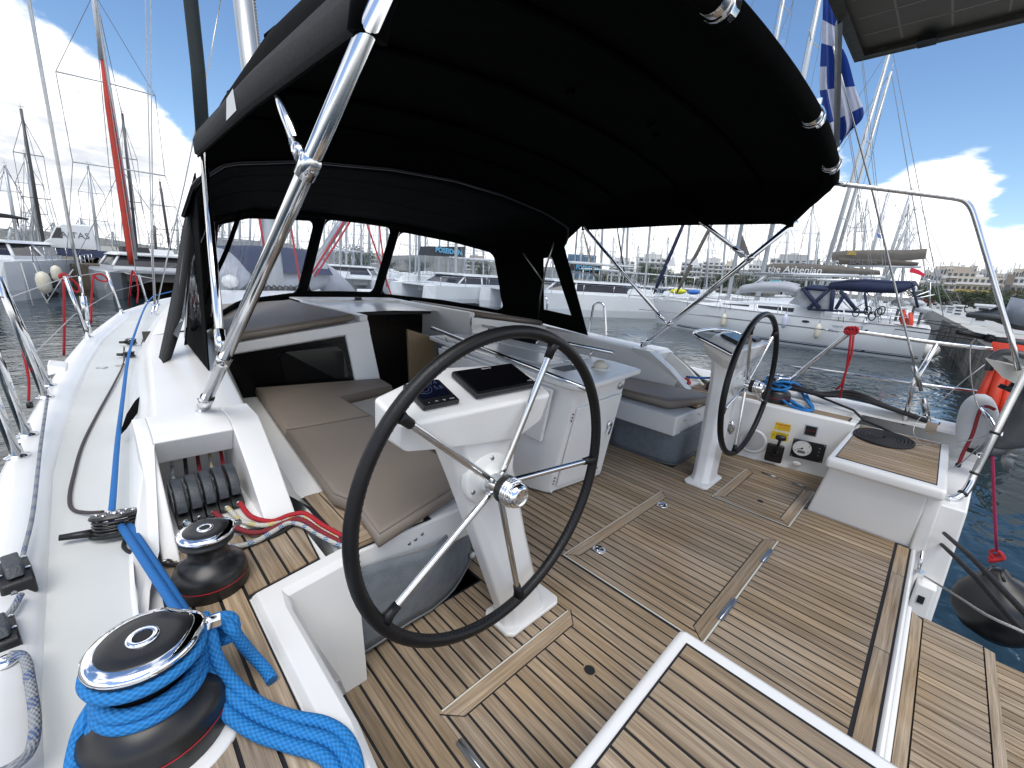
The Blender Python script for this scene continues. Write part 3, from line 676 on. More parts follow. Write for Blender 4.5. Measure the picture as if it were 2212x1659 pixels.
# starboard transom corner beyond the seat
w = MB(); w.prism([(1.0, -.30), (2.02, -.36), (2.02, -.12), (1.0, -.12)][::1], -.9, .26, [(1.02, -.27), (2.0, -.33), (2.0, -.15), (1.02, -.15)])
w.hexa([(.965, -.185, -.9), (1.02, -.185, -.9), (1.02, -.12, -.9), (.965, -.12, -.9)], [(.965, -.178, .31), (1.02, -.178, .31), (1.02, -.12, .31), (.965, -.12, .31)])
w.box(.95, 1.05, -.262, -.185, -.9, -.155); w.box(-.97, .97, -.150, -.128, -.5, .006)
struct('transom', w, GEL, bev=.012)
hl = MB(); hl.box(.944, .952, -.262 + .03, -.262 + .055, -.255, -.215); single('drain_hole', hl, CAULK, 'small square drain opening in the white transom corner', 'drain')
# fold-down boarding platform
t = thing('boarding_platform', 'hinged teak boarding platform behind the sole, edged with a white rail', 'platform', (0, -.27, -.15))
b = MB(); b.box(-.66, .645, -.18, -.158, -.20, -.125); part('rail', b, GEL, t, True, bev=.008)
b = MB(); b.prism([(-.66, -.18), (-.66, -.44), (.60, -.44), (.645, -.18)][::1], -.19, -.153); part('caulking', b, CAULK, t, True)
c = BASE[t.name]; lp = lambda pts: [(x - c.x, y - c.y) for x, y in pts]
for a_, b_ in ((-.65, -.41), (-.405, .638)): board(t, lp([(a_, -.184), (b_, -.184), (b_ - (.035 if b_ > .5 else 0), -.218), (a_, -.218)]), z=.0, th=.006)
planks(t, lp([(-.65, -.223), (.628, -.223), (.612, -.403), (-.65, -.403)]), .046, .0, th=.006)
board(t, lp([(-.65, -.408), (.606, -.408), (.596, -.437), (-.65, -.437)]), z=.0, th=.006)
for (a_, b_) in ((.20, .28), (-.35, -.25)):
    m_ = MB(); m_.box(a_, b_, -.158, -.150, -.13, -.118); m_.tube([(a_, -.154, -.118), (b_, -.154, -.118)], .005, 8); part('hinge', m_, STEEL, t, True)
t2 = thing('swim_step', 'lower teak swim step beyond the boarding platform', 'platform', (0, -.7, -.35))
b = MB(); b.box(-.9, .9, -.95, -.452, -.40, -.353); part('caulking', b, CAULK, t2, True); c = BASE[t2.name]
planks(t2, [(-.9, -.25), (.9, -.25), (.9, .245), (-.9, .245)], .048, -.004, th=.006)

# =================================================================== fittings
def star_cap(mb_c, mb_k, r, z, n=48, ph=0):
    """self-tailer top plate: outline with the stripper notch"""
    def rad(a): 
        d = (a - ph + math.pi) % (2 * math.pi) - math.pi
        return r * (1 + .10 * math.exp(-(d / .34) ** 2) - .07 * math.exp(-((d - .62) / .22) ** 2))
    return [Vector((rad(2 * math.pi * i / n) * math.cos(2 * math.pi * i / n), rad(2 * math.pi * i / n) * math.sin(2 * math.pi * i / n), z)) for i in range(n)]
def make_winch(label, k, loc, rz, parts_from=None):
    t = thing('winch', label, 'winch', loc, rz, 'self-tailing winches')
    S_ = lambda pr: [(a * k, b * k) for a, b in pr]
    m_ = MB(); m_.lathe(S_([(.080, 0), (.081, .012), (.0805, .030)]), 40); part('base_ring', m_, BLACKS, t)
    m_ = MB(); m_.lathe(S_([(.0806, .030), (.0806, .0325)]), 40); part('red_line', m_, RED, t)
    m_ = MB(); m_.lathe(S_([(.080, .0325), (.079, .048), (.074, .062), (.060, .074), (.047, .084), (.0425, .095), (.042, .122), (.050, .128), (.054, .130)]), 40); part('drum', m_, BLACKS, t)
    m_ = MB(); m_.lathe(S_([(.0575, .130), (.058, .134), (.050, .137), (.050, .142), (.0595, .1455), (.0598, .148)]), 40); part('self_tailing_jaw', m_, BLACKP, t)
    ph = 0.2; m_ = MB(); rows = [star_cap(0, 0, r_ * k, z_ * k, ph=ph) for r_, z_ in ((.0585, .147), (.0605, .150), (.0600, .154), (.0555, .1585), (.0470, .1600))]
    m_.loft(rows, True, True); part('top_plate', m_, CHROME, t)
    m_ = MB(); rows = [star_cap(0, 0, r_ * k, z_ * k, ph=ph) for r_, z_ in ((.0470, .1600), (.0455, .1612), (.030, .1622), (.015, .1626))]; m_.loft(rows, True, True)
    n = 48; b0 = len(m_.v) - n; m_.f.append([b0 + i for i in range(n)]); m_.sm.append(True); part('cap', m_, BLACKS, t)
    m_ = MB(); m_.lathe(S_([(.0175, .1615), (.0175, .1645), (.0150, .1660), (.0105, .1650)]), 28); part('socket_ring', m_, CHROME, t)
    m_ = MB(); pts = []
    for i in range(16):
        a = i * math.pi / 8; r_ = (.0108 if i % 2 else .0085) * k; pts.append((r_ * math.cos(a), r_ * math.sin(a), .1652 * k))
    m_.add(pts, [tuple(range(16))]); part('socket', m_, CAULK, t)
    m_ = MB(); m_.obox((.066 * k, .012 * k, .140 * k), .030 * k, .014 * k, .010 * k); m_.tube([(.060 * k, .012 * k, .146 * k), (.074 * k, .014 * k, .142 * k), (.078 * k, .014 * k, .130 * k)], .005 * k, 8); part('stripper_arm', m_, CHROME, t)
    return t
make_winch('large black and chrome winch in the near corner with blue rope round its drum', 1.28, (-1.862, .800, .4075), -.15)
make_winch('small black and chrome winch on the port plinth beside the rope clutches', 1.0, (-1.722, 1.165, .4075), .1)
make_winch('small winch on the starboard coaming behind the far wheel', 1.0, (1.69, 1.19, .4075), 2.6)
make_winch('larger winch on the starboard coaming holding a bundle of blue rope', 1.25, (1.79, .79, .4075), 3.1)

def make_wheel(label, x, ph, brake):
    t = thing('steering_wheel', label, 'steering wheel', (x, .781, .631), group='steering wheels')
    Rw = .45; pts = [Vector((Rw * math.cos(a), 0, Rw * math.sin(a))) for a in [2 * math.pi * i / 96 for i in range(96)]]
    m_ = MB(); m_.tube(pts, .0172, 14, True); rim = part('rim', m_, LEATHER, t)
    m_ = MB()
    for i in range(180):      # lacing along the inner side
        a = 2 * math.pi * i / 180; a2 = a + .02; r1 = Rw - .0165
        m_.tube([Vector((r1 * math.cos(a), -.007, r1 * math.sin(a))), Vector(((r1 - .001) * math.cos(a2), .000, (r1 - .001) * math.sin(a2)))], .0012, 3, caps=False)
    part('stitching', m_, BLACKS, rim)
    for i in range(5):
        a = ph - i * 2 * math.pi / 5; d = Vector((math.cos(a), 0, math.sin(a)))
        m_ = MB(); m_.tube([d * .02 + Vector((0, .028, 0)), d * .05 + Vector((0, .022, 0)), d * .40 + Vector((0, .003, 0)), d * .435], .0098, 12); sp_ = part('spoke', m_, STEEL, t)
        m_ = MB(); m_.tube([d * .395 + Vector((0, .003, 0)), d * .42 + Vector((0, .002, 0)), d * .44], [.0125, .0135, .019], 12); part('leather_sleeve', m_, LEATHER, sp_)
    M = Matrix.Rotation(R(90), 4, 'X')
    m_ = MB(); m_.lathe([(.033, -.045), (.034, -.02), (.034, .012)], 28, M); part('hub', m_, STEEL, t)
    m_ = MB(); m_.lathe([(.030, -.001), (.040, .0), (.0415, .004), (.0415, .020), (.040, .024)], 28, M); part('brake_disc', m_, BLACKP, t)
    m_ = MB()
    for z in (.026, .035, .044): m_.lathe([(.030, z - .003), (.0405, z - .003), (.0415, z), (.0405, z + .003), (.030, z + .003)], 28, M)
    part('clutch_rings', m_, CHROME, t)
    m_ = MB(); m_.lathe([(.036, .047), (.0375, .052), (.0355, .064), (.027, .074), (.0245, .075), (.023, .073), (.0, .0735)], 32, M); part('hub_cap', m_, CHROME, t)
    m_ = MB(); m_.lathe([(.0375, .024), (.0375, .047)], 24, M); part('ring_gap', m_, CAULK, t)
    m_ = MB(); m_.tube([Vector((0, .04, 0)), Vector((0, .17, 0))], .022, 16); part('shaft', m_, STEEL, t)
    if brake:
        m_ = MB(); m_.tube([Vector((.02, -.05, -.03)), Vector((.05, -.055, -.06)), Vector((.075, -.05, -.10))], [.007, .006, .004], 8); part('brake_lever', m_, CHROME, t)
    return t
make_wheel('large near steering wheel with black leather rim and five steel spokes', -1.072, 2.436, False)
make_wheel('far steering wheel on the starboard side, seen almost edge-on', 1.072, 2.098, True)

SCREEN = mat('screen_glass', (.004, .004, .005), .04); SCRB = mat('screen_blue', (.004, .005, .014), .15); PRINT = mat('white_print', (.55, .57, .6), .5); PRINTB = mat('blue_grey_print', (.035, .05, .10), .5)
def make_pedestal(s, label):
    t = thing('helm_pedestal', label, 'helm pedestal', (s * .835, .875, 0), group='helm pedestals')
    X0 = s * .835
    def pt(x, y, z): return Vector((s * x - X0, y - .875, z))
    def hx(m_, bot, top):
        b, tp = [pt(*p) for p in bot], [pt(*p) for p in top]
        if s > 0: b, tp = b[::-1], tp[::-1]
        m_.hexa(b, tp)
    # x measured outboard from the centreline
    m_ = MB(); base = [(.955, .80), (.975, .82), (.975, .93), (.955, .95), (.72, .95), (.70, .93), (.70, .82), (.72, .80)]
    hx(m_, [(x, y, .004) for x, y in base][::-1], [(x, y, .022) for x, y in base][::-1]); part('base_plate', m_, GEL, t, bev=.006)
    m_ = MB()
    secs = []
    for z, xc, wd, y0, y1 in ((.02, .855, .105, .815, .935), (.06, .865, .092, .825, .935), (.35, .955, .098, .845, .965), (.62, 1.035, .112, .865, .99), (.72, 1.06, .125, .85, 1.0), (.79, 1.065, .14, .845, 1.01)):
        secs.append([pt(xc + wd, y1 - .03, z), pt(xc + wd, y0 + .03, z), pt(xc + wd - .03, y0, z), pt(xc - wd + .03, y0, z), pt(xc - wd, y0 + .03, z), pt(xc - wd, y1 - .03, z), pt(xc - wd + .03, y1, z), pt(xc + wd - .03, y1, z)])
    if s < 0: secs = [r[::-1] for r in secs]
    m_.loft(secs, False, True); part('column', m_, GEL, t, bev=.008)
    # instrument console
    m_ = MB()
    up = [(1.382, .806, .878), (.862, .806, .872), (.84, .90, .905), (.88, .985, .935), (1.135, 1.02, .945), (1.392, .925, .918)]
    lo = [(1.368, .825, .803), (.872, .825, .785), (.845, .90, .80), (.885, 1.05, .865), (1.14, 1.08, .87), (1.385, .94, .82)]
    un = [(1.19, .835, .765), (.985, .835, .735), (.90, .90, .735), (.93, 1.04, .80), (1.13, 1.06, .80), (1.22, .94, .775)]
    rows = [[pt(*p) for p in r] for r in (un, lo, up)]
    if s > 0: rows = [r[::-1] for r in rows]
    b0 = 0; m_.loft(rows[::-1], False, True); n = 6
    m_.f.append(list(range(5, -1, -1))); m_.sm.append(False); m_.f.append([12 + i for i in range(6)]); m_.sm.append(False); part('console', m_, GEL, t, bev=.012)
    # instruments on the sloping top (plane through (.88,.845), slope .58)
    e_x = Vector((1, 0, 0)); sl = Vector((0, 1, .34)).normalized()
    def F(x, y): return frame(pt(x, y, .8775 + .34 * (y - .806)), (1, 0, 0), sl)
    ix, cx_ = 1.252, 1.018
    Mi = F(ix, .888); m_ = MB(); v = lambda mb, M: [M @ p for p in mb.v]
    def slab(name, M, w, h, th, m, parent, bev=0, z0=0):
        q_ = MB(); q_.box(-w / 2, w / 2, -h / 2, h / 2, z0, z0 + th); q_.v = [M @ p for p in q_.v]; return part(name, q_, m, parent, bev=bev)
    ins = slab('wind_instrument', Mi, .110, .105, .016, BLACKP, t, .005)
    slab('screen', Mi @ Matrix.Translation((0, .012, 0)), .088, .074, .0008, SCRB, ins, z0=.0162)
    tx = MB()
    for (ch, sz, px_, py_) in (('0.4', .022, .024, .036), ('5.8', .022, .028, .012)): tx.merge(text_mb(ch, sz, Mi @ Matrix.Translation((px_, py_, .0172)), .0002))
    part('digits', tx, PRINTB, ins)
    dl = MB(); dl.tube([Mi @ Vector((-.018 + .018 * math.cos(a), .02 + .018 * math.sin(a), .0172)) for a in [i * .4189 for i in range(15)]], .0008, 4, True); dl.tube([Mi @ Vector((-.018 + .026 * math.cos(a), .02 + .026 * math.sin(a), .0172)) for a in [i * .4189 for i in range(15)]], .0008, 4, True); part('dial', dl, PRINTB, ins)
    bt = MB()
    for px_ in (-.035, -.012, .012, .035):
        if abs(px_) < .02: bt.tube([Mi @ Vector((px_ - .004, -.041 + (-.002 if px_ < 0 else .002), .0165)), Mi @ Vector((px_, -.041 + (.003 if px_ < 0 else -.003), .0165)), Mi @ Vector((px_ + .004, -.041 + (-.002 if px_ < 0 else .002), .0165))], .0008, 4)
        else: bt.merge(text_mb('o' if px_ < 0 else 'Menu', .006, Mi @ Matrix.Translation((px_, -.041, .0165)), .0002))
    part('button_marks', bt, PRINT, ins)
    Mc = F(cx_, .901)
    cp = slab('chart_plotter', Mc, .240, .128, .018, BLACKP, t, .006)
    slab('screen', Mc @ Matrix.Translation((0, .003, 0)), .220, .110, .0008, SCREEN, cp, z0=.0182)
    m2_ = text_mb('Raymarine', .0085, Mc @ Matrix.Translation((0, .050, .0192)), .0002); m2_.merge(text_mb('o |||||', .008, Mc @ Matrix.Translation((.10, -.044, .0192)), .0002)); part('maker_name', m2_, PRINT, cp)
    # flange of the wheel shaft
    M = Matrix.Translation(pt(1.068, .858, .631)) @ Matrix.Rotation(R(90), 4, 'X')
    m_ = MB(); m_.lathe([(.082, -.02), (.083, .004), (.078, .009), (.052, .011), (.040, .018), (.034, .045), (.030, .05)], 36, M); part('shaft_flange', m_, WHITEP, t)
    m_ = MB()
    for i in range(6): m_.lathe([(.0075, .0), (.0065, .003), (0, .003)], 12, M @ Matrix.Translation((.065 * math.cos(i * 1.047 + .4), .065 * math.sin(i * 1.047 + .4), .0095)))
    part('bolts', m_, STEELD, t, kind='stuff')
    if s < 0: return t
    # guard rail bar in front of the console
    g = [pt(*p) for p in [(.80, .83, .84), (.80, .92, .872), (.805, 1.05, .915), (.86, 1.10, .93), (1.0, 1.12, .935), (1.22, 1.12, .935), (1.37, 1.07, .925), (1.42, .98, .90)]]
    m_ = MB(); m_.tube(smooth_path(g, 6), .0125, 10); part('guard_rail', m_, STEEL, t)
    return t
make_pedestal(-1, 'white near helm pedestal with black chart plotter and wind display')
make_pedestal(1, 'white far helm pedestal carrying the starboard wheel and console')

# ---- cockpit table
t = thing('cockpit_table', 'white cockpit table with steel grab rails and dome lamp at its after end', 'table', (.12, 1.35, 0))
zt = .70
def fx(y, u): return (-.13 + .15 * (y - 1.2) / 1.6) + ((.55 + .0 * y) - (-.13 + .15 * (y - 1.2) / 1.6)) * u
m_ = MB(); poly = [(-.135, 1.19), (.545, 1.26), (.60, 1.5), (.56, 2.85), (.04, 2.85), (-.165, 1.32)]
m_.prism(poly, zt - .035, zt); part('top', m_, GEL, t, True, bev=.010)
for (x0, x1, y0, y1) in ((.03, .30, 1.62, 2.75), (.32, .50, 1.62, 2.75)):
    m_ = MB(); m_.box(x0, x1, y0, y1, zt, zt + .014); part('leaf', m_, GEL, t, True, bev=.006)
m_ = MB(); m_.box(.03, .26, 1.46, 1.56, zt, zt + .0015); part('cup_recess', m_, mat('recess_grey', (.12, .12, .12), .6), t, True)
m_ = MB(); bt_ = [(-.115, 1.375), (.335, 1.325), (.37, 1.42), (.36, 2.5), (-.05, 2.5), (-.16, 1.48)]; tp_ = [(-.10, 1.255), (.47, 1.31), (.50, 1.45), (.46, 2.6), (-.02, 2.6), (-.14, 1.38)]
m_.prism(bt_, .012, zt - .036, tp_); part('body', m_, GEL, t, True, bev=.014)
# folded leaf on the near side, and the inset door panel aft
lf = MB(); lf.hexa([(-.178, 1.42, .33), (-.15, 1.42, .33), (-.05, 2.5, .33), (-.078, 2.5, .33)], [(-.185, 1.36, zt - .05), (-.165, 1.36, zt - .05), (-.02, 2.6, zt - .05), (-.045, 2.6, zt - .05)]); part('folded_leaf', lf, GEL, t, True, bev=.008)
def aft(u, z, off=.0):
    k = (z - .012) / (zt - .048); a = Vector((-.115, 1.375, 0)).lerp(Vector((-.10, 1.255, 0)), k); b = Vector((.335, 1.325, 0)).lerp(Vector((.47, 1.31, 0)), k); p = a.lerp(b, u); return Vector((p.x, p.y - off, z))
m_ = MB(); pn = [aft(.10, .05, .0), aft(.95, .05, .0), aft(.96, .55, 0), aft(.06, .55, 0)]; m_.hexa([p + Vector((0, .002, 0)) for p in pn], [p + Vector((0, -.012, 0)) for p in pn]); part('door', m_, GEL, t, True, bev=.006)
def disc_on(u, z, r, m, nm, off=.012, prof=None):
    M = Matrix.Translation(aft(u, z, off)) @ Matrix.Rotation(R(90), 4, 'X'); q_ = MB(); q_.lathe(prof or [(r, 0), (r * .9, .003), (0, .004)], 22, M); return part(nm, q_, m, t, True)
disc_on(.86, .36, .026, STEEL, 'latch_plate'); q_ = MB(); q_.obox(aft(.84, .33, .02), .018, .014, .05, Matrix.Rotation(.5, 3, 'Y')); part('latch_handle', q_, CHROME, t, True)
disc_on(.90, .60, .022, STEELD, 'filler_cap', .004); disc_on(.02, .03, .012, WHITEP, 'plug', .006)
for zz in (.52, .50, .48, .12, .10, .08):
    disc_on(.02, zz, .005, BLACKP, 'screw', .006)
q_ = text_mb('B I B', .022, frame(aft(.80, .085, .0135), (1, -.03, .0), (0, 0, 1)), .0003); part('red_letters', q_, mat('red_print', (.5, .02, .03), .5), t, True)
M = Matrix.Translation((.30, 1.40, zt)); q_ = MB(); q_.lathe([(.055, 0), (.056, .006), (.046, .009)], 30, M); part('lamp_base', q_, WHITEP, t, True)
q_ = MB(); q_.lathe([(.041, .008), (.041, .02), (.034, .042), (.018, .052), (0, .054)], 30, M); part('lamp_dome', q_, CREAM, t, True)
q_ = MB(); q_.tube([Vector((.14 + .035 * math.cos(a), 1.52 + .035 * math.sin(a), zt + .04)) for a in [i * .4 for i in range(15)]], .003, 6); q_.tube([(.14, 1.485, zt + .04), (.14, 1.485, zt)], .003, 6); part('cup_ring', q_, STEEL, t, True)
for nm, a_, b_ in (('near', (-.10, 1.19, .70), (.02, 2.80, .76)), ('far', (.62, 1.52, .74), (.55, 2.80, .76))):
    q_ = MB(); A_, B_ = Vector(a_) + Vector((0, .0, .05 if nm == 'near' else .05)), Vector(b_) + Vector((0, 0, .0)); A_.z = .75 if nm == 'far' else .745; B_.z = .765
    if nm == 'near': A_ = bx(1205, 850, -.10); A_ = Vector((-.14, 1.14, .688)); B_ = Vector((.0, 2.75, .775))
    q_.tube([A_, B_], .0125, 12)
    rl = part('grab_rail', q_, STEEL, t, True)
    for k in (.12, .5, .88):
        p = A_.lerp(B_, k); q_ = MB(); q_.tube([p, Vector((p.x + (.02 if nm == 'near' else -.04), p.y, zt))], .006, 8); part('rail_post', q_, STEEL, rl, True)

# ---- engine controls on the starboard cockpit side
wd = Vector((-.144, .606, 0)).normalized(); wn_ = Vector((-wd.y, wd.x, 0)) * -1
if wn_.x > 0: wn_ = -wn_
def Fw(px, py, off=.002):
    p = bpl(px, py, (1.592, .39, 0), wn_) + wn_ * off; return frame(p, -wd, (0, 0, 1))
def on_wall(t, nm, M, w, h, th, m, bev=0, z0=0.0):
    q_ = MB(); q_.box(-w / 2, w / 2, -h / 2, h / 2, z0, z0 + th); q_.v = [M @ p for p in q_.v]; return part(nm, q_, m, t, True, bev=bev)
M = Fw(*(S_ := (1272.1 + .3 * 1575, 663.7 + .3 * 1030))); t = thing('engine_gauge_panel', 'black engine panel with round white gauge beside the throttle', 'instrument panel', M.translation)
on_wall(t, 'panel', M, .19, .135, .010, BLACKP, .004)
q_ = MB(); Mg = M @ Matrix.Translation((-.035, .01, .011)); q_.lathe([(.060, 0), (.061, .004), (.056, .005)], 32, Mg); g_ = part('gauge_ring', q_, BLACKS, t, True)
q_ = MB(); q_.lathe([(.055, .0035), (0, .0036)], 32, Mg); part('gauge_face', q_, WHITEP, g_, True)
q_ = MB()
for i, ch in enumerate('01234'):
    a = R(210 - i * 60); q_.merge(text_mb(ch, .014, Mg @ Matrix.Translation((.043 * math.cos(a), .043 * math.sin(a), .0044)), .0002))
for i in range(25):
    a = R(210 - i * 10); q_.tube([Mg @ Vector((.050 * math.cos(a), .050 * math.sin(a), .0044)), Mg @ Vector((.054 * math.cos(a), .054 * math.sin(a), .0044))], .0005, 3)
q_.tube([Mg @ Vector((0, 0, .005)), Mg @ Vector((-.03, -.012, .005))], .0012, 4); q_.box(-.0, .0, 0, 0, 0, 0) if False else None
part('gauge_marks', q_, CAULK, g_, True)
on_wall(t, 'lcd', Mg @ Matrix.Translation((0, -.026, .0045)), .044, .018, .0006, mat('lcd_olive', (.13, .15, .12), .3))
q_ = MB(); q_.lathe([(.006, .005), (.006, .008), (0, .008)], 12, Mg); part('gauge_hub', q_, CAULK, g_, True)
q_ = MB()
for (x, y) in ((-.085, .058), (.085, .058), (-.085, -.058), (.085, -.058)): q_.lathe([(.004, .010), (.003, .012), (0, .012)], 8, M @ Matrix.Translation((x, y, 0)))
part('screws', q_, STEELD, t, True, kind='stuff')
q_ = MB()
for y in (.035, .008, -.02): q_.merge(text_mb({.035: 'o', .008: '=', -.02: '▲'}[y] if y > -.01 else '!', .016, M @ Matrix.Translation((.062, y, .0108)), .0003))
part('button_marks', q_, PRINT, t, True)
M = Fw(1272.1 + .3 * 1335, 663.7 + .3 * 1045); t = thing('throttle', 'black throttle lever with round knob on its square mount', 'throttle', M.translation)
on_wall(t, 'mount', M, .108, .135, .028, BLACKS, .012); q_ = MB(); q_.tube([M @ Vector(p) for p in ((0, .01, .03), (.005, .05, .055), (.012, .10, .062), (.014, .12, .06))], [.013, .010, .009, .011], 12); part('lever', q_, BLACKP, t, True)
q_ = MB(); Mk = M @ Matrix.Translation((.015, .135, .06)) @ Matrix.Rotation(R(90), 4, 'Y'); q_.lathe([(0, -.032), (.013, -.030), (.019, -.018), (.02, 0), (.019, .018), (.013, .030), (0, .032)], 20, Mk); part('knob', q_, BLACKP, t, True)
q_ = MB(); q_.lathe([(.006, .028), (.005, .031), (0, .031)], 12, M @ Matrix.Translation((.0, .02, 0))); part('red_button', q_, RED, t, True)
q_ = MB(); q_.lathe([(.030, .028), (.026, .034), (.012, .036), (0, .036)], 20, M @ Matrix.Translation((0, .0, 0))); part('pivot', q_, BLACKP, t, True)
YEL = mat('yellow_sticker', (.80, .55, .02), .5)
M = Fw(1272.1 + .3 * 1395, 663.7 + .3 * 862); t = thing('warning_sticker', 'yellow warning sticker with red letters above the throttle', 'sticker', M.translation)
on_wall(t, 'sheet', M, .094, .054, .0008, YEL); q_ = text_mb('WARNING', .0175, M @ Matrix.Translation((0, .014, .001)), .0002, bold=.0004); part('red_heading', q_, mat('sticker_red', (.55, .03, .02), .5), t, True)
q_ = text_mb('USE NEUTRAL', .0115, M @ Matrix.Translation((.012, -.003, .001)), .0002); q_.merge(text_mb('BEFORE TURNING', .0085, M @ Matrix.Translation((.010, -.016, .001)), .0002)); part('small_print', q_, mat('sticker_red', (0, 0, 0)), t, True)
M = Fw(1272.1 + .3 * 1372, 663.7 + .3 * 928); t = thing('caution_label', 'yellow label with black printing partly behind the throttle lever', 'sticker', M.translation)
on_wall(t, 'sheet', M, .104, .058, .0008, YEL); q_ = MB()
for k in range(5): q_.box(-.02, .044 - .006 * (k % 2), .018 - .010 * k, .0205 - .010 * k, .0008, .0012)
q_.tube([Vector((-.045, -.002, .001)), Vector((-.037, .014, .001)), Vector((-.029, -.002, .001))], .001, 4, True); q_.v = [M @ p for p in q_.v]; part('small_print', q_, CAULK, t, True)
M = Fw(1272.1 + .3 * 1597, 663.7 + .3 * 888); t = thing('alarm_panel', 'small dark square alarm panel high on the starboard cockpit side', 'panel', M.translation)
on_wall(t, 'frame', M, .078, .078, .006, mat('pale_blue_grey', (.42, .46, .50), .4), .002); on_wall(t, 'face', M, .064, .064, .001, BLACKS, z0=.0062)
q_ = MB(); [q_.lathe([(.0035, .0075), (0, .0075)], 8, M @ Matrix.Translation((x, 0, 0))) for x in (-.018, 0, .018)]; part('lights', q_, RED, t, True)
M = Fw(1272.1 + .3 * 1180, 663.7 + .3 * 962); t = thing('speaker', 'round white cockpit speaker in the starboard side', 'speaker', M.translation)
q_ = MB(); q_.lathe([(.092, 0), (.092, .008), (.082, .013), (.072, .011)], 36, M); part('ring', q_, WHITEP, t, True); q_ = MB(); q_.lathe([(.072, .010), (.04, .014), (0, .015)], 36, M); gr = part('grille', q_, mat('grille_white', (.60, .62, .62), .5, bump=1.0, bump_sc=350), t, True)
M = Fw(1272.1 + .3 * 1495, 663.7 + .3 * 1127); q_ = MB(); q_.lathe([(.024, 0), (.024, .006), (.016, .010), (0, .010)], 20, M, sx=1.15, sy=.8); single('deck_light', q_, WHITEP, 'small oval white light low on the starboard cockpit side', 'light')
M = Fw(1272.1 + .3 * 1020, 663.7 + .3 * 865); q_ = MB(); q_.lathe([(.030, 0), (.030, .01), (.018, .014), (0, .012)], 20, M, sy=1.7); single('chrome_socket', q_, CHROME, 'oval chrome fitting on the starboard side between wheel and bench', 'fitting')

# =================================================================== lines, clutches, deck hardware
def rope(label, pts, r, m, n=10, smooth=8, cat='rope', name='rope', group=None, boat=True):
    mb = MB(); mb.tube(smooth_path(pts, smooth), r, n); return single(name, mb, m, label, cat, group=group, boat=boat)
# clutch bank
CG = mat('clutch_grey', (.045, .052, .062), .42, noise_amt=.35, noise_sc=60, bump=.2, bump_sc=200)
cols = [-1.737, -1.700, -1.663, -1.627, -1.592]
labs = ['rope clutch at the outboard end of the bank, nearest the side deck', 'second rope clutch from the outboard end of the bank', 'middle rope clutch of the five in the recess', 'second rope clutch from the inboard end of the bank', 'rope clutch at the inboard end of the bank, nearest the bench']
for i, x in enumerate(cols):
    y0 = 1.545 + .012 * (i - 2) * .6
    t = thing('rope_clutch', labs[i], 'rope clutch', (x, y0, .424), group='bank of five rope clutches')
    def P2(pts): return [(y - 1.475, z) for y, z in pts]
    m_ = MB(); m_.prismx(P2([(1.40, .0), (1.39, .018), (1.415, .034), (1.46, .05), (1.56, .05), (1.60, .02), (1.60, .0)]), -.0175, .0175); part('body', m_, BLACKP, t, bev=.003)
    k = 0 if i else -.012
    m_ = MB(); m_.prismx([(y + k * 0, z) for y, z in P2([(1.405, .046), (1.41, .070), (1.428, .098), (1.46, .118), (1.50, .122), (1.535, .108), (1.55, .085), (1.53, .078), (1.49, .088), (1.45, .078), (1.428, .046)])], -.0135, .0135); part('handle', m_, CG, t, bev=.004)
    m_ = MB(); m_.prismx(P2([(1.44, .03), (1.44, .075), (1.50, .10), (1.56, .085), (1.59, .04), (1.59, .02)]), -.0185, -.0150); m_.prismx(P2([(1.44, .03), (1.44, .075), (1.50, .10), (1.56, .085), (1.59, .04), (1.59, .02)]), .0150, .0185); part('cheek', m_, mat('clutch_cheek', (.22, .235, .23), .5), t, bev=.002)
    M = Matrix.Translation((0, -.084, .022)) @ Matrix.Rotation(R(90), 4, 'X'); m_ = MB(); m_.lathe([(.0085, 0), (.0095, .004), (.0075, .005)], 14, M); part('eyelet', m_, STEELD, t)
rm = [ROPE_WB, ROPE_BLACK, ROPE_REDD, ROPE_WY, ROPE_RED]
rl = ['white rope with blue flecks led from the clutches over the bench edge', 'black rope led from the second clutch', 'dark red rope led from the middle clutch', 'white rope with yellow flecks led from the fourth clutch', 'bright red rope led from the inboard clutch']
for i, x in enumerate(cols):      # inside the recess
    rope('short length of ' + ['white and blue', 'black', 'dark red', 'white and yellow', 'bright red'][i] + ' rope inside the clutch recess', [(x + .03, 1.90, .54), (x + .012, 1.76, .50), (x, 1.63, .462)], .0058, rm[i], 8, 4, group='ropes in the clutch recess')
def zat(x): return .414
paths0 = [
 [(-1.737, 1.385, .444), (-1.70, 1.335, .425), (-1.655, 1.285, .420), (-1.60, 1.268, .420), (-1.545, 1.285, .422), (-1.50, 1.30, .424), (-1.475, 1.275, .424), (-1.455, 1.225, .420), (-1.435, 1.17, .412), (-1.415, 1.13, .405), (-1.395, 1.09, .402)],
 [(-1.700, 1.385, .444), (-1.66, 1.36, .425), (-1.60, 1.335, .420), (-1.54, 1.33, .424), (-1.48, 1.33, .432), (-1.455, 1.29, .428), (-1.43, 1.22, .416), (-1.405, 1.15, .402)],
 [(-1.663, 1.388, .446), (-1.64, 1.35, .436), (-1.60, 1.31, .428), (-1.55, 1.295, .425), (-1.50, 1.308, .428), (-1.465, 1.27, .436), (-1.44, 1.20, .424), (-1.405, 1.125, .408)],
 [(-1.627, 1.392, .446), (-1.605, 1.340, .434), (-1.555, 1.318, .430), (-1.50, 1.312, .436), (-1.462, 1.295, .442), (-1.436, 1.23, .428), (-1.40, 1.15, .408)],
 [(-1.592, 1.396, .448), (-1.580, 1.350, .436), (-1.54, 1.322, .436), (-1.49, 1.310, .444), (-1.452, 1.282, .448), (-1.425, 1.21, .432), (-1.385, 1.13, .412)]]
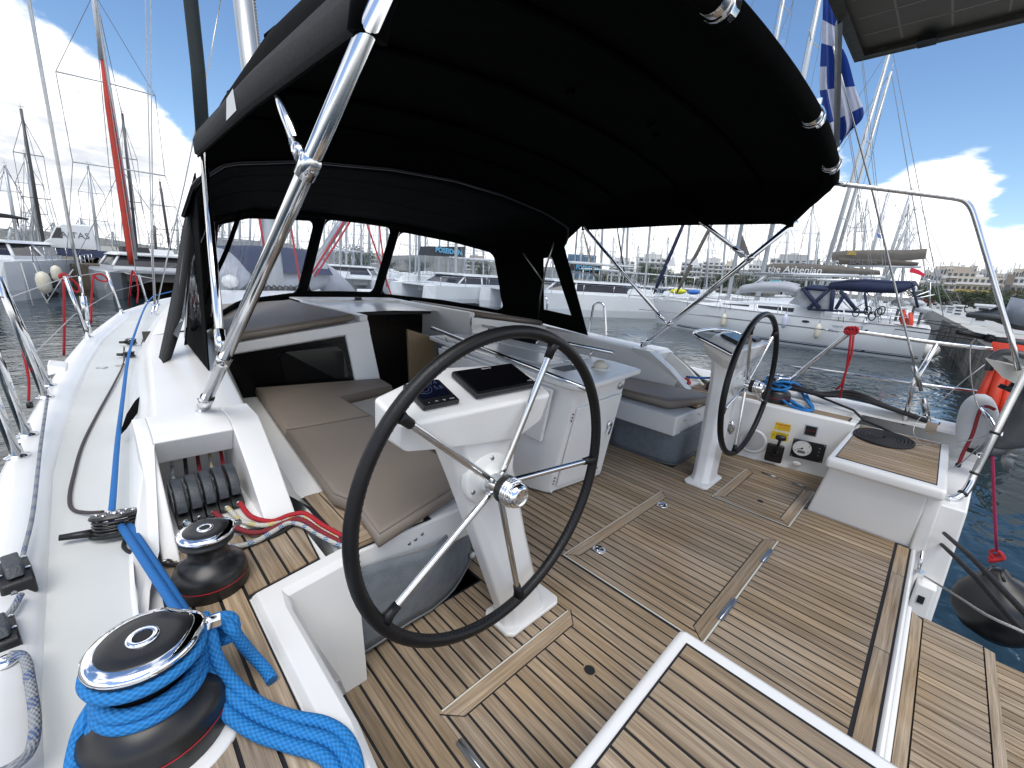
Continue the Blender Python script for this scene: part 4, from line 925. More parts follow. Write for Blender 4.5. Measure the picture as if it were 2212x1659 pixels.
paths = [[(x, y + .068 * max(0, 1 - k / 2), z + .004 * max(0, 1 - k / 2)) for k, (x, y, z) in enumerate(p)] for p in paths0]
for i in (1, 3, 2, 4, 0): rope(rl[i], paths[i], .0075 if i != 1 else .0065, rm[i], 10, 8, group='halyards and sheets from the clutches')
# thin black line across the plinth, shackled eye
rope('thin black line running across the port teak plinth to the ropes', [(-1.865, 1.50, .436), (-1.875, 1.43, .434), (-1.845, 1.36, .435), (-1.79, 1.30, .416), (-1.70, 1.262, .412), (-1.60, 1.272, .412), (-1.53, 1.278, .413), (-1.47, 1.305, .414), (-1.44, 1.29, .412), (-1.42, 1.23, .40)], .005, ROPE_BLACK, 8)
m_ = MB(); M = Matrix.Translation((-1.80, 1.318, .405)); m_.lathe([(.017, 0), (.016, .004)], 16, M, sx=1.3); m_.tube([M @ Vector((.013 * math.cos(a), 0, .006 + .012 * math.sin(a))) for a in [i * .32 for i in range(11)]], .004, 8); single('fairlead_eye', m_, STEELD, 'small fairlead on the corner of the port teak plinth', 'fairlead')
rope('brown control line curving over the port side deck to the turning block', [bz(*q, z) for q, z in (((268, 750), .47), ((267, 783), .45), ((250, 822), .445), ((210, 895), .44), ((178, 960), .44), ((158, 1030), .44), ((150, 1075), .44), ((157, 1100), .44), ((185, 1107), .445), ((222, 1106), .455))], .0052, ROPE_BROWN, 8, 10)
# deck turning block (footblock) on the deck edge
def block(label, loc, rz, k=1.0, tilt=0):
    t = thing('turning_block', label, 'block', loc, rz, None)
    T_ = Matrix.Rotation(tilt, 4, 'X')
    m_ = MB(); m_.lathe([(.050 * k, 0), (.052 * k, .004), (.050 * k, .008)], 28, T_, sy=.74); part('base_cheek', m_, BLACKP, t)
    m_ = MB()
    for z in (.012, .020, .028, .036): m_.lathe([(.042 * k, z * k), (.045 * k, (z + .002) * k), (.042 * k, (z + .005) * k), (.038 * k, (z + .0065) * k)], 24, T_)
    part('sheave', m_, BLACKS, t)
    m_ = MB(); m_.lathe([(.048 * k, .044 * k), (.050 * k, .048 * k), (.046 * k, .053 * k), (0, .054 * k)], 28, T_, sy=.72); part('top_cheek', m_, BLACKS, t, bev=.001)
    m_ = MB()
    for a in range(6): m_.lathe([(.0045 * k, .0542 * k), (.0035 * k, .0565 * k), (0, .057 * k)], 10, T_ @ Matrix.Translation((.034 * k * math.cos(a * 1.05), .022 * k * math.sin(a * 1.05), 0)))
    m_.lathe([(.010 * k, .0542 * k), (.009 * k, .057 * k), (0, .0575 * k)], 14, T_); part('rivets', m_, STEEL, t)
    m_ = MB(); m_.add([T_ @ Vector(p) for p in ((-.045 * k, -.012, .012), (-.095 * k, -.018, .018), (-.095 * k, 0, .018), (-.045 * k, .016, .012))], [(0, 1, 2, 3)]); m_.tube([T_ @ Vector((-.03 * k, 0, .014)), T_ @ Vector((-.10 * k, -.008, .02))], [.014, .009], 6); part('cleat_lever', m_, BLACKP, t)
    return t
block('double black turning block on the port side deck carrying the blue rope', (-1.885, 1.515, .437), -.25, 1.15, R(-14))
block('black turning block further forward on the port side deck', bz(280, 770, .44), -.2, .7)
blk3 = block('black lead block on the side deck below the clear dodger window', bz(284, 742, .45), -.1, .75, R(20))
# taut blue genoa sheet, double part
top = [(-1.885, 1.515, .475)]
rope('taut blue sheet along the port side deck to the turning block', [(-1.892, 1.53, .478)] + [tuple(bz(*q, z)) for q, z in (((262, 886), .50), ((288, 730), .53), ((325, 646), .54), ((365, 631), .56), ((480, 605), .62))], .0085, ROPE_BLUED, 8, 6)
rope('second taut part of the blue sheet from block to big winch', [(-1.875, 1.49, .475), (-1.835, 1.18, .50), (-1.797, .885, .522)], .0095, ROPE_BLUED, 8, 4)
rope('inner taut part of the blue sheet beside its twin', [(-1.858, 1.49, .468), (-1.820, 1.18, .492), (-1.785, .88, .508)], .0095, ROPE_BLUED, 8, 4)
WC = Vector((-1.862, .800, 0)); q_ = MB(); q_.lathe([(.128, .400), (.128, .4085), (.122, .411), (0, .411)], 40, Matrix.Translation(WC)); single('winch_pad', q_, GEL, 'white moulded pad under the big port winch', 'pad')
def wrap(a0, a1, z0, z1, r, n=26): return [WC + Vector((r * math.cos(a0 + (a1 - a0) * i / n), r * math.sin(a0 + (a1 - a0) * i / n), z0 + (z1 - z0) * i / n)) for i in range(n + 1)]
r0 = .0668
rope('upper turn of blue rope round the big port winch', wrap(.9, .9 - 5.6, .5795, .5775, .0725), .0105, ROPE_BLUE, 12, 3, group='turns of blue rope on the big winch')
rope('middle turn of blue rope round the big port winch', wrap(.9, .9 - 6.2, .539, .528, .0665), .0105, ROPE_BLUE, 12, 3, group='turns of blue rope on the big winch')
rope('lowest turn of blue rope round the big port winch', wrap(.9, .9 - 6.2, .520, .508, .0690), .0105, ROPE_BLUE, 12, 3, group='turns of blue rope on the big winch')
def bpath(l): return [bz(x, y, z) for x, y, z in l]
rb = .0110
rope('strand of blue rope from the knot over the lip, uppermost of three', bpath([(438, 1330, .575), (455, 1370, .56), (468, 1420, .52), (500, 1470, .47), (560, 1520, .428), (630, 1548, .425), (700, 1562, .425), (745, 1590, .425), (768, 1635, .425), (774, 1700, .42), (768, 1780, .42)]), rb, ROPE_BLUE, 12)
rope('strand of blue rope over the lip, middle one of three', bpath([(432, 1340, .57), (448, 1385, .55), (458, 1440, .50), (495, 1500, .45), (560, 1548, .427), (640, 1580, .424), (710, 1600, .424), (748, 1640, .424), (757, 1710, .42)]), rb, ROPE_BLUE, 12)
rope('strand of blue rope over the lip, lowest of three', bpath([(424, 1345, .565), (440, 1400, .54), (446, 1460, .49), (480, 1530, .44), (545, 1580, .425), (620, 1608, .422), (690, 1630, .422), (728, 1670, .42), (738, 1740, .42)]), rb, ROPE_BLUE, 12)
rope('knotted free end of the blue rope lying on the teak', bpath([(440, 1350, .56), (462, 1338, .55), (492, 1332, .54), (505, 1345, .535), (495, 1362, .53), (474, 1366, .53), (466, 1352, .545), (480, 1344, .56), (500, 1358, .55), (520, 1385, .51), (545, 1415, .46), (572, 1445, .425), (588, 1470, .418)]), rb, ROPE_BLUE, 12)
rope('bight of the blue knot beside the winch top', bpath([(446, 1362, .55), (458, 1378, .53), (480, 1382, .52), (500, 1372, .53), (506, 1352, .545), (494, 1338, .55), (470, 1334, .55)]), rb, ROPE_BLUE, 12)
for k, dx in enumerate((0, 26, 50)):
    rope(['outer', 'middle', 'inner'][k] + ' strand of blue rope hanging at the left of the big winch', [bz(205 + dx * .5, 1520 + dx * .1, .50), bz(182 + dx, 1560, .50), bz(165 + dx, 1612 + dx * .15, .47), bz(158 + dx * 1.15, 1670 + dx * .2, .45), bz(175 + dx, 1760, .44)], rb, ROPE_BLUE, 12, group='strands of blue rope beside the big winch')
# starboard blue rope bundle
S_ = lambda x, y: (1272.1 + .3 * x, 663.7 + .3 * y)
for k in range(4):
    a = k * 1.7; rope(['first', 'second', 'third', 'fourth'][k] + ' turn of blue rope heaped on the starboard winch', [Vector((1.79, .79, .50 + .022 * k)) + Vector(((.068 + .012 * (k % 2)) * math.cos(a + i * .5), (.07 + .01 * (k % 2)) * math.sin(a + i * .5), .012 * math.sin(i * 1.1 + k))) for i in range(14)], .010, ROPE_BLUE, 8, 4, group='blue rope on the starboard winch')
for k, (dx, dy) in enumerate(((0, 0), (25, 8), (-22, 16))):
    rope('loop of blue rope hanging from the starboard winch over the teak, %s strand' % ['upper', 'far', 'lower'][k], [bz(*S_(1300 + dx * .5, 560 + dy), .50), bz(*S_(1380 + dx, 620 + dy), .46), bz(*S_(1470 + dx, 690 + dy), .425), bz(*S_(1570 + dx * .5, 738 + dy * .4), .42), bz(*S_(1612, 735), .425), bz(*S_(1590, 700 - dy), .43), bz(*S_(1520 + dx, 600 - dy), .48), bz(*S_(1440, 520), .53)], .010, ROPE_BLUE, 8, 6, group='blue rope on the starboard winch')
rope('blue sheet leading forward from the small starboard winch', [(1.69, 1.24, .50), bz(*S_(780, 508), .50), bz(*S_(700, 500), .50)], .009, ROPE_BLUED, 8, 2)
for k in range(4): rope(['outer orange', 'inner orange', 'grey blue', 'red'][k] + ' rope tail hanging from the starboard coaming end', [bz(*S_(690 + 10 * k, 510), .47), bz(*S_(728 - 6 * k, 540 + 4 * k), .44), bz(*S_(712 - 8 * k, 580), .40), bz(*S_(690 - 5 * k, 605), .385)], .008, [ROPE_ORANGE, ROPE_ORANGE, ROPE_GREY, ROPE_RED][k], 8, 6, group='rope tails at the starboard coaming')
# coiled black mooring rope on the starboard seat
m_ = MB(); pts = []; c0 = Vector((1.555, .122, .384)); turns = 8
for i in range(turns * 28):
    a = i / 28 * 2 * math.pi; r_ = .012 + .0172 * i / 28 * 1.0; pts.append(c0 + Vector((r_ * 1.28 * math.cos(a), r_ * math.sin(a), .0 + .012 * (i / (turns * 28)) * 0 + .002 * math.sin(i * .7))))
end = pts[-1]; m_.tube(pts + [end + Vector((.04, .06, .01)), end + Vector((.05, .16, .03)), Vector((1.86, .32, .45)), Vector((1.93, .62, .50))], .0085, 8)
single('coiled_rope', m_, ROPE_BLACK, 'flat spiral coil of black rope on the starboard helm seat', 'rope')
for k in range(3):
    rope('heavy black mooring line lying along the starboard gunwale, %s lay' % ['inboard', 'middle', 'outboard'][k], [(1.88 + .03 * k, 1.05 - .1 * k, .50), (1.93 + .02 * k, .80, .51 + .03 * math.sin(k * 2)), (1.90 + .03 * k, .55, .50), (1.95, .36, .52 + .02 * k), (1.93 + .02 * k, .15, .50), (1.95, -.05 - .03 * k, .46)], .013, ROPE_BLACK, 8, 6, group='black mooring line on the starboard gunwale')
# small deck fittings
def disc(nm, lab, cat, loc, r, h, m, sx=1, sy=1, group=None):
    q_ = MB(); q_.lathe([(r, 0), (r, h * .6), (r * .85, h), (0, h)], 24, Matrix.Translation(loc), sx=sx, sy=sy); return single(nm, q_, m, lab, cat, group=group)
for p, lb in ((bz(220, 795, .4325), 'round flush deck filler cap on the port side deck'), (bz(287, 672, .4335), 'smaller flush deck cap further forward on the side deck')):
    q_ = MB(); q_.lathe([(.031, 0), (.031, .003), (.024, .0035), (.024, .001), (0, .001)], 26, Matrix.Translation(p)); o = single('deck_filler', q_, STEELD, lb, 'deck cap'); q_ = MB(); q_.lathe([(.020, .0042), (0, .0044)], 20, Matrix.Translation(p)); part('cap', q_, GELG, o, True)
q_ = MB(); p = bz(262, 790, .433); q_.obox(p + Vector((0, 0, .006)), .06, .028, .012); q_.tube([p + Vector((.02, -.01, .012)), p + Vector((.02, 0, .026)), p + Vector((.02, .01, .012))], .004, 8); single('padeye', q_, STEEL, 'small steel padeye on the port side deck beside the blue rope', 'padeye')
# camcleat blocks at the very left
def camblock(lab, px, py, k):
    p = bz(px, py, .462); t = thing('line_stopper', lab, 'rope clutch', p, R(10), 'small line stoppers on the side deck')
    m_ = MB(); m_.prismx([(-.06 * k, -.01), (-.055 * k, .028 * k), (-.02 * k, .045 * k), (.045 * k, .04 * k), (.06 * k, .012), (.06 * k, -.01)], -.027 * k, .027 * k); part('body', m_, BLACKP, t, bev=.005)
    m_ = MB(); m_.prismx([(-.05 * k, .038 * k), (-.03 * k, .060 * k), (.03 * k, .062 * k), (.05 * k, .045 * k)], -.014 * k, .014 * k); part('handle', m_, CG, t, bev=.004)
    m_ = MB(); [m_.lathe([(.005 * k, .0), (0, .001)], 8, Matrix.Translation((x * k, y * k, .044 * k))) for x, y in ((.021, .03), (-.021, .03), (.021, -.025), (-.021, -.025))]; part('screws', m_, STEEL, t, kind='stuff')
camblock('black line stopper with grey cord at the left edge', 36, 1258, 1.0); camblock('black cam cleat block at the far left, below the stopper', 8, 1385, .8)
rope('grey cord passing forward from the stopper along the gunwale', bpath([(30, 1285, .47), (52, 1190, .49), (72, 1100, .50), (88, 960, .52), (102, 862, .54)]) , .0052, ROPE_GREY, 8)
rope('grey cord looping down from the stopper at the left edge', bpath([(45, 1285, .485), (20, 1325, .485), (-15, 1345, .485)]), .0062, ROPE_GREY, 8)
rope('grey cord curving down the side deck at the left edge', bpath([(20, 1415, .485), (52, 1420, .48), (66, 1480, .478), (76, 1560, .476), (66, 1620, .478), (30, 1655, .484), (-20, 1680, .484)]), .0075, ROPE_GREY, 8)
q_ = MB(); p = bz(12, 1432, .472); q_.lathe([(.017, 0), (.018, .005), (.013, .009), (.006, .010), (.0, .009)], 24, Matrix.Translation(p)); single('chrome_sheave', q_, CHROME, 'chrome sheave fitting at the left edge of the side deck', 'sheave')

# =================================================================== stanchions and lifelines
def stanchion(lab, base, top, r=.0135, group='stanchions along the port side'):
    t = thing('stanchion', lab, 'stanchion', base, group=group); d = Vector(top) - Vector(base)
    m_ = MB(); m_.tube([Vector((0, 0, 0)), d], r, 12); part('post', m_, STEEL, t)
    m_ = MB(); m_.lathe([(.034, 0), (.034, .004), (.020, .008), (r + .004, .02), (r + .002, .045)], 20); part('foot', m_, STEEL, t)
    m_ = MB(); m_.tube([d + Vector((-.0, -.014, -.005)), d + Vector((0, .014, -.005))], .006, 8); part('wire_eye', m_, STEEL, t); return t
zg = .474
def at_top(px, py, base): p = by(px, py, base[1]); return (base[0] - .03, base[1], p.z) if abs(p.x - base[0]) > .12 else p
s5, s6, s7 = bz(190, 728, zg), bz(262, 676, zg), bz(328, 666, zg)
stanchion('port stanchion with two red ropes tied at its top', s5, by(140, 596, s5.y + .0))
stanchion('slanting port stanchion further forward with a red rope', s6, by(229, 583, s6.y))
stanchion('short forward port stanchion near the shrouds', bz(318, 655, zg), by(300, 594, 7.6))
# gate posts and braces at the left edge
g1, g2, g3, g4 = bz(37, 986, zg), bz(57, 940, zg), bz(97, 858, zg), bz(104, 833, zg)
def far_pt(px, py, y): return by(px, py, y)
for lab, b, (px, py) in (('slanting gate post of the port rail, lowest at the left edge', g1, (-60, 745)), ('second slanting gate post of the port rail', g2, (-30, 710)), ('third slanting gate post carrying a red cord', g3, (-4, 600)), ('fourth slanting gate post beside the third', g4, (12, 634))):
    L_ = by(px, py, b.y - .25); stanchion(lab, b, L_, .0145, 'gate posts of the port rail')
# horizontal top of the gate
lw = lambda pts: pts
def wire(lab, pts, r=.0032, m=STEELD, boat=True): mb = MB(); mb.tube(pts, r, 6); return single('lifeline', mb, m, lab, 'lifeline', group='lifelines', boat=boat)
t5, t6 = by(140, 600, s5.y), by(229, 587, s6.y)
wire('upper lifeline from the gate to the stanchion with red ropes', [by(-4, 640, g3.y - .25), by(15, 645, g4.y - .25), t5, t6, by(328, 590, 8.4), by(420, 560, 10)])
wire('lower lifeline along the port side', [by(-10, 815, 2.6), by(60, 778, 3.6), by(160, 680, 5.1), by(245, 630, 7), by(330, 606, 8.4)])
rope('long red cord hanging from the tops of the third gate post', [by(0, 640, g3.y - .2), by(22, 670, 3.2), by(38, 715, 3.1), by(52, 770, 3.05), by(62, 820, 3.0), by(62, 866, 2.98)], .0055, ROPE_RED, 8)
q_ = MB(); p = by(64, 874, 2.98); q_.lathe([(0, -.02), (.012, -.015), (.012, .01), (0, .016)], 10, Matrix.Translation(p)); single('rope_end', q_, BLACKP, 'dark knotted end of the red cord at the gate', 'knot')
for lab, pts in (('red rope hanging straight down from the near stanchion top', [(138, 598), (139, 700), (138, 768)]), ('loop of red rope on the near stanchion top', [(140, 600), (152, 602), (168, 616), (172, 628), (162, 630), (148, 615), (140, 600)]), ('red rope hanging from the lifeline behind the first', [(202, 594), (198, 640), (197, 700)]), ('loop of red rope hanging on the lifeline', [(202, 594), (218, 592), (232, 602), (228, 608), (212, 604), (202, 594)]), ('two red ropes hanging beside the forward stanchion', [(286, 584), (280, 640), (278, 662), (280, 640), (286, 584), (298, 620), (296, 655)])):
    rope(lab, [by(x, y, 5.2 if x < 180 else 6.4 if x < 250 else 7.6) for x, y in pts], .009, ROPE_RED, 6, 4, group='red ropes on the port lifelines')
q_ = MB(); q_.tube([by(138, 598, 5.2) + Vector((.02 * math.cos(a), 0, .02 * math.sin(a))) for a in [i * .6 for i in range(11)]], .014, 8); single('rope_knot', q_, ROPE_RED, 'lump of red rope tied on the near stanchion top', 'knot')
# fairlead chock on the gunwale
q_ = MB(); p = bz(128, 792, .478); q_.hexa([p + Vector(v) for v in ((-.05, -.13, -.03), (.04, -.13, 0), (.04, .13, 0), (-.05, .13, -.03))], [p + Vector(v) for v in ((-.045, -.08, .035), (.025, -.1, .012), (.025, .1, .012), (-.045, .08, .035))]); single('gunwale_chock', q_, GEL, 'small white moulded fairing on the port gunwale', 'fairing', bev=.01)

# shroud turnbuckles on the port side and standing rigging of the own mast
def rod(lab, pts, r, m=STEELD, cat='rigging', name='shroud', group='rigging wires of the own mast', boat=True): mb = MB(); mb.tube(pts, r, 8); return single(name, mb, m, lab, cat, group=group, boat=boat)
t = thing('turnbuckle', 'steel turnbuckle of the thick shroud standing beyond the port gunwale', 'turnbuckle', bz(200, 742, zg)); b0 = BASE[t.name]
def yb(px, py, y): return by(px, py, y)
b1 = bz(199, 738, zg)
m_ = MB(); m_.tube([by(196, 720, b1.y), by(187, 690, b1.y)], .011, 8); part('lower_fork', m_, STEEL, t, True); m_ = MB(); m_.tube([by(187, 690, b1.y), by(179, 640, b1.y)], .02, 10); part('barrel', m_, STEEL, t, True); m_ = MB(); m_.tube([by(179, 640, b1.y), by(172, 596, b1.y)], .009, 8); part('stud', m_, STEEL, t, True)
rod('thick dark wire crossing the whole left sky from the turnbuckle', [by(172, 596, b1.y), by(155, 520, b1.y), by(62, 0, b1.y + 0), by(50, -70, b1.y)], .011)
s7b = bz(328, 668, zg); t = thing('turnbuckle', 'pair of steel turnbuckles at the forward chainplate by the coachroof', 'turnbuckle', s7b)
for k, (x1, y1, x2, y2) in enumerate(((322, 705, 333, 660), (326, 700, 343, 655))):
    m_ = MB(); m_.tube([bx(x1, y1, -1.62) * 0 + by(x1, y1, 6.9), by(x2, y2, 6.9)], .018, 8); part('barrel', m_, STEEL, t, True)
rod('cap shroud rising at the left of the black post', [by(340, 655, 6.9), by(365, 540, 6.9), by(398, 400, 6.9), by(455, 120, 6.9), by(480, -20, 6.9)], .0075)
rod('fore lower shroud running steeply up the left sky', [by(333, 658, 6.9), by(328, 560, 7.0), by(322, 300, 7.0), by(314, 0, 7.0), by(313, -30, 7.0)], .0065); rod('aft lower shroud parallel to its neighbour in the left sky', [by(336, 658, 6.9), by(331, 560, 7.0), by(328, 300, 7.0), by(325, 0, 7.0), by(325, -30, 7.0)], .0065)

# =================================================================== bimini
def bimini_z(x, y):
    zc_ = lerp_tab([(.58, 1.955), (1.0, 2.02), (1.6, 2.05), (2.1, 2.0), (2.5, 1.90)], y); a = abs(x) / 1.40
    edge = lerp_tab([(.55, 1.62), (.85, 1.645), (1.5, 1.655), (2.5, 1.645)], y)
    if a < .9: return zc_ - .13 * (a / .9) ** 2.2
    k = (a - .9) / .1; z1 = zc_ - .13; return z1 + (edge - z1) * (1 - math.sqrt(max(0, 1 - k * k))) if k < 1 else edge
def aft_y(x): return lerp_tab([(0, .585), (.6, .59), (1.0, .61), (1.24, .64), (1.33, .68), (1.38, .73), (1.41, .80), (1.42, .86)], abs(x))
xs = [-1.42 + 2.84 * i / 56 for i in range(57)]
# finer near the edges
xs = sorted(set([-1.42, -1.418, -1.412, -1.40, -1.385, -1.36, -1.33, -1.29, -1.24] + [-1.2 + 2.4 * i / 40 for i in range(41)] + [1.24, 1.29, 1.33, 1.36, 1.385, 1.40, 1.412, 1.418, 1.42]))
t = thing('bimini', 'black bimini canopy stretched on steel tubes over the cockpit', 'canopy', (0, 1.5, 1.6))
def bz_profile(x, y):
    a = abs(x); zc_ = lerp_tab([(.58, 1.955), (1.0, 2.02), (1.6, 2.05), (2.1, 2.0), (2.5, 1.90)], y)
    edge = lerp_tab([(.6, 1.70), (.80, 1.66), (.86, 1.64), (1.6, 1.652), (2.5, 1.635)], y)
    if a <= 1.24: return zc_ - .11 * (a / 1.24) ** 2.4
    z1 = zc_ - .11; k = (a - 1.24) / .18; return edge + (z1 - edge) * math.sqrt(max(0, 1 - k ** 2.2))
rows = []
for j in range(26):
    v = j / 25; row = []
    for x in xs:
        y = aft_y(x) * (1 - v) + (2.5 - .06 * (1 - (x / 1.42) ** 2)) * v; z = bz_profile(x, y) + .006 * math.sin(v * 22 + x * 2) * (1 - (x / 1.42) ** 4) * math.sin(x * 5)
        row.append((x, y, z))
    rows.append(row)
m_ = MB(); m_.loft(rows); c_ = part('canvas', m_, CANVAS, t, True); so = c_.modifiers.new('s', 'SOLIDIFY'); so.thickness = .004; so.offset = 1
bow = [Vector((x, aft_y(x), bz_profile(x, aft_y(x)) - .01)) for x in xs]; zl = bow[0]
m_ = MB(); m_.tube(bow, .036, 14); part('aft_bow_sleeve', m_, CANVAS, t, True)
def along(tt): return bow[min(len(bow) - 1, max(0, int(tt * (len(bow) - 1))))]
def bowpt(x): return min(bow, key=lambda p: abs(p.x - x))
for x in (-.60, .42, 1.02):
    i = bow.index(bowpt(x)); d = (bow[min(i + 1, len(bow) - 1)] - bow[i - 1]).normalized(); p = bow[i]
    m_ = MB(); m_.tube([p - d * .045, p + d * .045], .0385, 16); cl = part('exposed_tube', m_, STEEL, t, True); m_ = MB(); m_.tube([p - d * .011, p + d * .011], .044, 16); m_.obox(p + Vector((0, -.01, .04)), .014, .02, .05); part('clamp', m_, CHROME, cl, True)
for y in (1.05, 1.62, 2.12):
    m_ = MB(); m_.tube([(x, y, bz_profile(x, y) - .012) for x in xs if abs(x) < 1.37], .016, 8); part('roof_bow', m_, CANVAS, t, True)
hem = [Vector((-1.421, y / 20 * 1.62 + .86, 0)) for y in range(21)]
for s in (-1, 1):
    m_ = MB(); hp = [(s * 1.421, .84 + 1.64 * k / 20) for k in range(21)]; r1 = [(x, y, bz_profile(x, y) + .004) for x, y in hp]; r2 = [(s * 1.436, y, bz_profile(x, y) + .01) for x, y in hp]; r3 = [(s * 1.437, y, bz_profile(x, y) + .068 + .010 * math.sin(y * 5)) for x, y in hp]; r4 = [(s * 1.418, y, bz_profile(x, y) + .105) for x, y in hp]; r5 = [(s * 1.30, y, bz_profile(s * 1.30, y) + .004) for x, y in hp]
    m_.loft([r1, r2, r3, r4] if s > 0 else [r4, r3, r2, r1]); part('valance', m_, CANVASG, t, True)
m_ = MB(); m_.add([(-1.4385, 1.86, 1.665), (-1.4385, 1.72, 1.67), (-1.438, 1.74, 1.735), (-1.438, 1.83, 1.725)], [(0, 1, 2, 3)]); part('white_patch', m_, mat('white_patch', (.7, .72, .72), .6), t, True)
m_ = MB()
for (x, y) in ((-.2, 1.4), (.35, 1.3), (.5, 1.35)): m_.obox((x, y, bz_profile(x, y) - .02), .02, .04, .02)
part('toggles', m_, CANVAS, t, True)
def fit_end(m_, p, d, r): m_.tube([p - d * .03, p + d * .03], r, 14)
for s in (-1, 1):
    side = 'port' if s < 0 else 'starboard'
    foot = Vector((s * 1.61, 1.85, .662)); topp = Vector((s * 1.425, .83, 1.645)); d = (topp - foot).normalized()
    t = thing('canopy_support', 'thick polished main tube carrying the bimini on the %s side' % side, 'tube', foot, group='bimini support tubes')
    m_ = MB(); ext = topp + d * .28 if s < 0 else topp + d * .02; m_.tube([foot + d * .06, ext], .0185, 18); part('tube', m_, STEEL, t, True)
    m_ = MB(); m_.tube([foot + d * .035, foot + d * .10], .0225, 16); part('end_socket', m_, STEEL, t, True)
    m_ = MB(); m_.lathe([(.024, -.006), (.024, .003), (.014, .008), (.010, .03)], 20, Matrix.Translation(foot)); m_.obox(foot + Vector((0, 0, .028)), .018, .022, .035); part('deck_foot', m_, STEEL, t, True)
    j1 = foot.lerp(topp, .78 if s < 0 else .78); j2 = foot.lerp(topp, .235)
    for j in (j1, j2):
        m_ = MB(); m_.tube([j - d * .028, j + d * .028], .0225, 18); part('clamp', m_, STEEL, t, True)
    tips = [Vector((s * 1.37, 1.60 if s > 0 else 1.62, 1.80)), Vector((s * 1.405, 2.46, 1.66))]
    for j, tip, lb in ((j1, tips[0], 'upper'), (j2, tips[1], 'forward')):
        t = thing('bimini_strut', '%s bimini strut clamped to the %s main tube' % (lb, side), 'tube', j, group='bimini struts')
        dd = (tip - j).normalized(); off = Vector((0, .02, .0)) + dd * .05
        m_ = MB(); m_.tube([j + off, tip], .0145, 14); part('tube', m_, STEEL, t, True); m_ = MB(); m_.tube([j + off - dd * .005, j + off + dd * .07], .0175, 14); part('end_socket', m_, STEEL, t, True)
        m_ = MB(); m_.tube([j + Vector((0, .012, 0)), j + off], .008, 8); part('pivot', m_, CHROME, t, True)
        if lb == 'upper': m_ = MB(); m_.tube([tip - dd * .22, tip], .021, 10); part('canvas_sleeve', m_, CANVAS, t, True) if s > 0 else None
q_ = MB(); q_.tube([(-1.385, 1.02, 1.80), (-1.30, 1.22, 1.835)], .015, 12); single('roof_tube_end', q_, STEEL, 'short length of steel tube showing at the canopy edge above the near leg', 'tube')

# =================================================================== sprayhood (dodger)
t = thing('sprayhood', 'black sprayhood with clear windows over the companionway', 'sprayhood', (0, 3.5, .85))
def fpt(u, v):   # front panel: u -1..1 across, v 0 bottom .. 1 top
    a = abs(u); s = 1 if u >= 0 else -1
    bxx, byy, bzz = (lerp_tab([(0, 0), (.3, .46), (.62, 1.0), (1, 1.5)], a), lerp_tab([(0, 4.46), (.3, 4.42), (.62, 4.0), (1, 2.95)], a), lerp_tab([(0, .858), (.3, .855), (.62, .825), (1, .74)], a))
    tx_, ty_, tz_ = (lerp_tab([(0, 0), (.3, .42), (.62, .92), (1, 1.33)], a), lerp_tab([(0, 3.9), (.3, 3.88), (.62, 3.76), (1, 3.25)], a), lerp_tab([(0, 1.625), (.3, 1.615), (.62, 1.565), (1, 1.42)], a))
    b_ = Vector((s * bxx, byy, bzz)); t_ = Vector((s * tx_, ty_, tz_)); return b_.lerp(t_, v)
wins = [(-.22, .22, .09, .93), (.285, .86, .07, .90), (-.86, -.285, .07, .90)]
def bar(m_, pts_in, pts_out): m_.loft([pts_in, pts_out], True, True)
# black panel strips round the windows
m_ = MB(); U = [-1, -.86, -.285, -.22, .22, .285, .86, 1]
def patch(u0, u1, v0, v1, nu=8, nv=3): 
    m_.loft([[fpt(u0 + (u1 - u0) * i / nu, v0 + (v1 - v0) * j / nv) for i in range(nu + 1)] for j in range(nv + 1)])
patch(-1, 1, -.03, .07, 30, 1); patch(-1, 1, .93, 1.0, 30, 1)
patch(-1, -.86, .07, .93, 3); patch(.86, 1, .07, .93, 3); patch(-.285, -.22, .07, .93, 2); patch(.22, .285, .07, .93, 2); patch(-.86, -.285, .90, .93, 10, 1); patch(.285, .86, .90, .93, 10, 1); patch(-.22, .22, .07, .09, 5, 1)
fr_ = part('front_panel', m_, CANVAS, t, True); so = fr_.modifiers.new('s', 'SOLIDIFY'); so.thickness = .006
for (u0, u1, v0, v1) in wins:
    m_ = MB(); m_.loft([[fpt(u0 + (u1 - u0) * i / 10, v0 + (v1 - v0) * j / 6) for i in range(11)] for j in range(7)]); part('window', m_, VINYL, t, True)
    # rounded corner gussets
    m_ = MB()
    for (ua, sa) in ((u0, 1), (u1, -1)):
        for (va, sv) in ((v0, 1), (v1, -1)):
            du, dv = .035, .10; arc = [fpt(ua + sa * du * (1 - math.cos(k * math.pi / 8)), va + sv * dv * (1 - math.sin(k * math.pi / 8))) + Vector((0, -.003, 0)) for k in range(5)]
            m_.add([fpt(ua, va) + Vector((0, -.003, 0))] + arc, [tuple(range(6))])
    part('corner', m_, CANVAS, fr_, True)
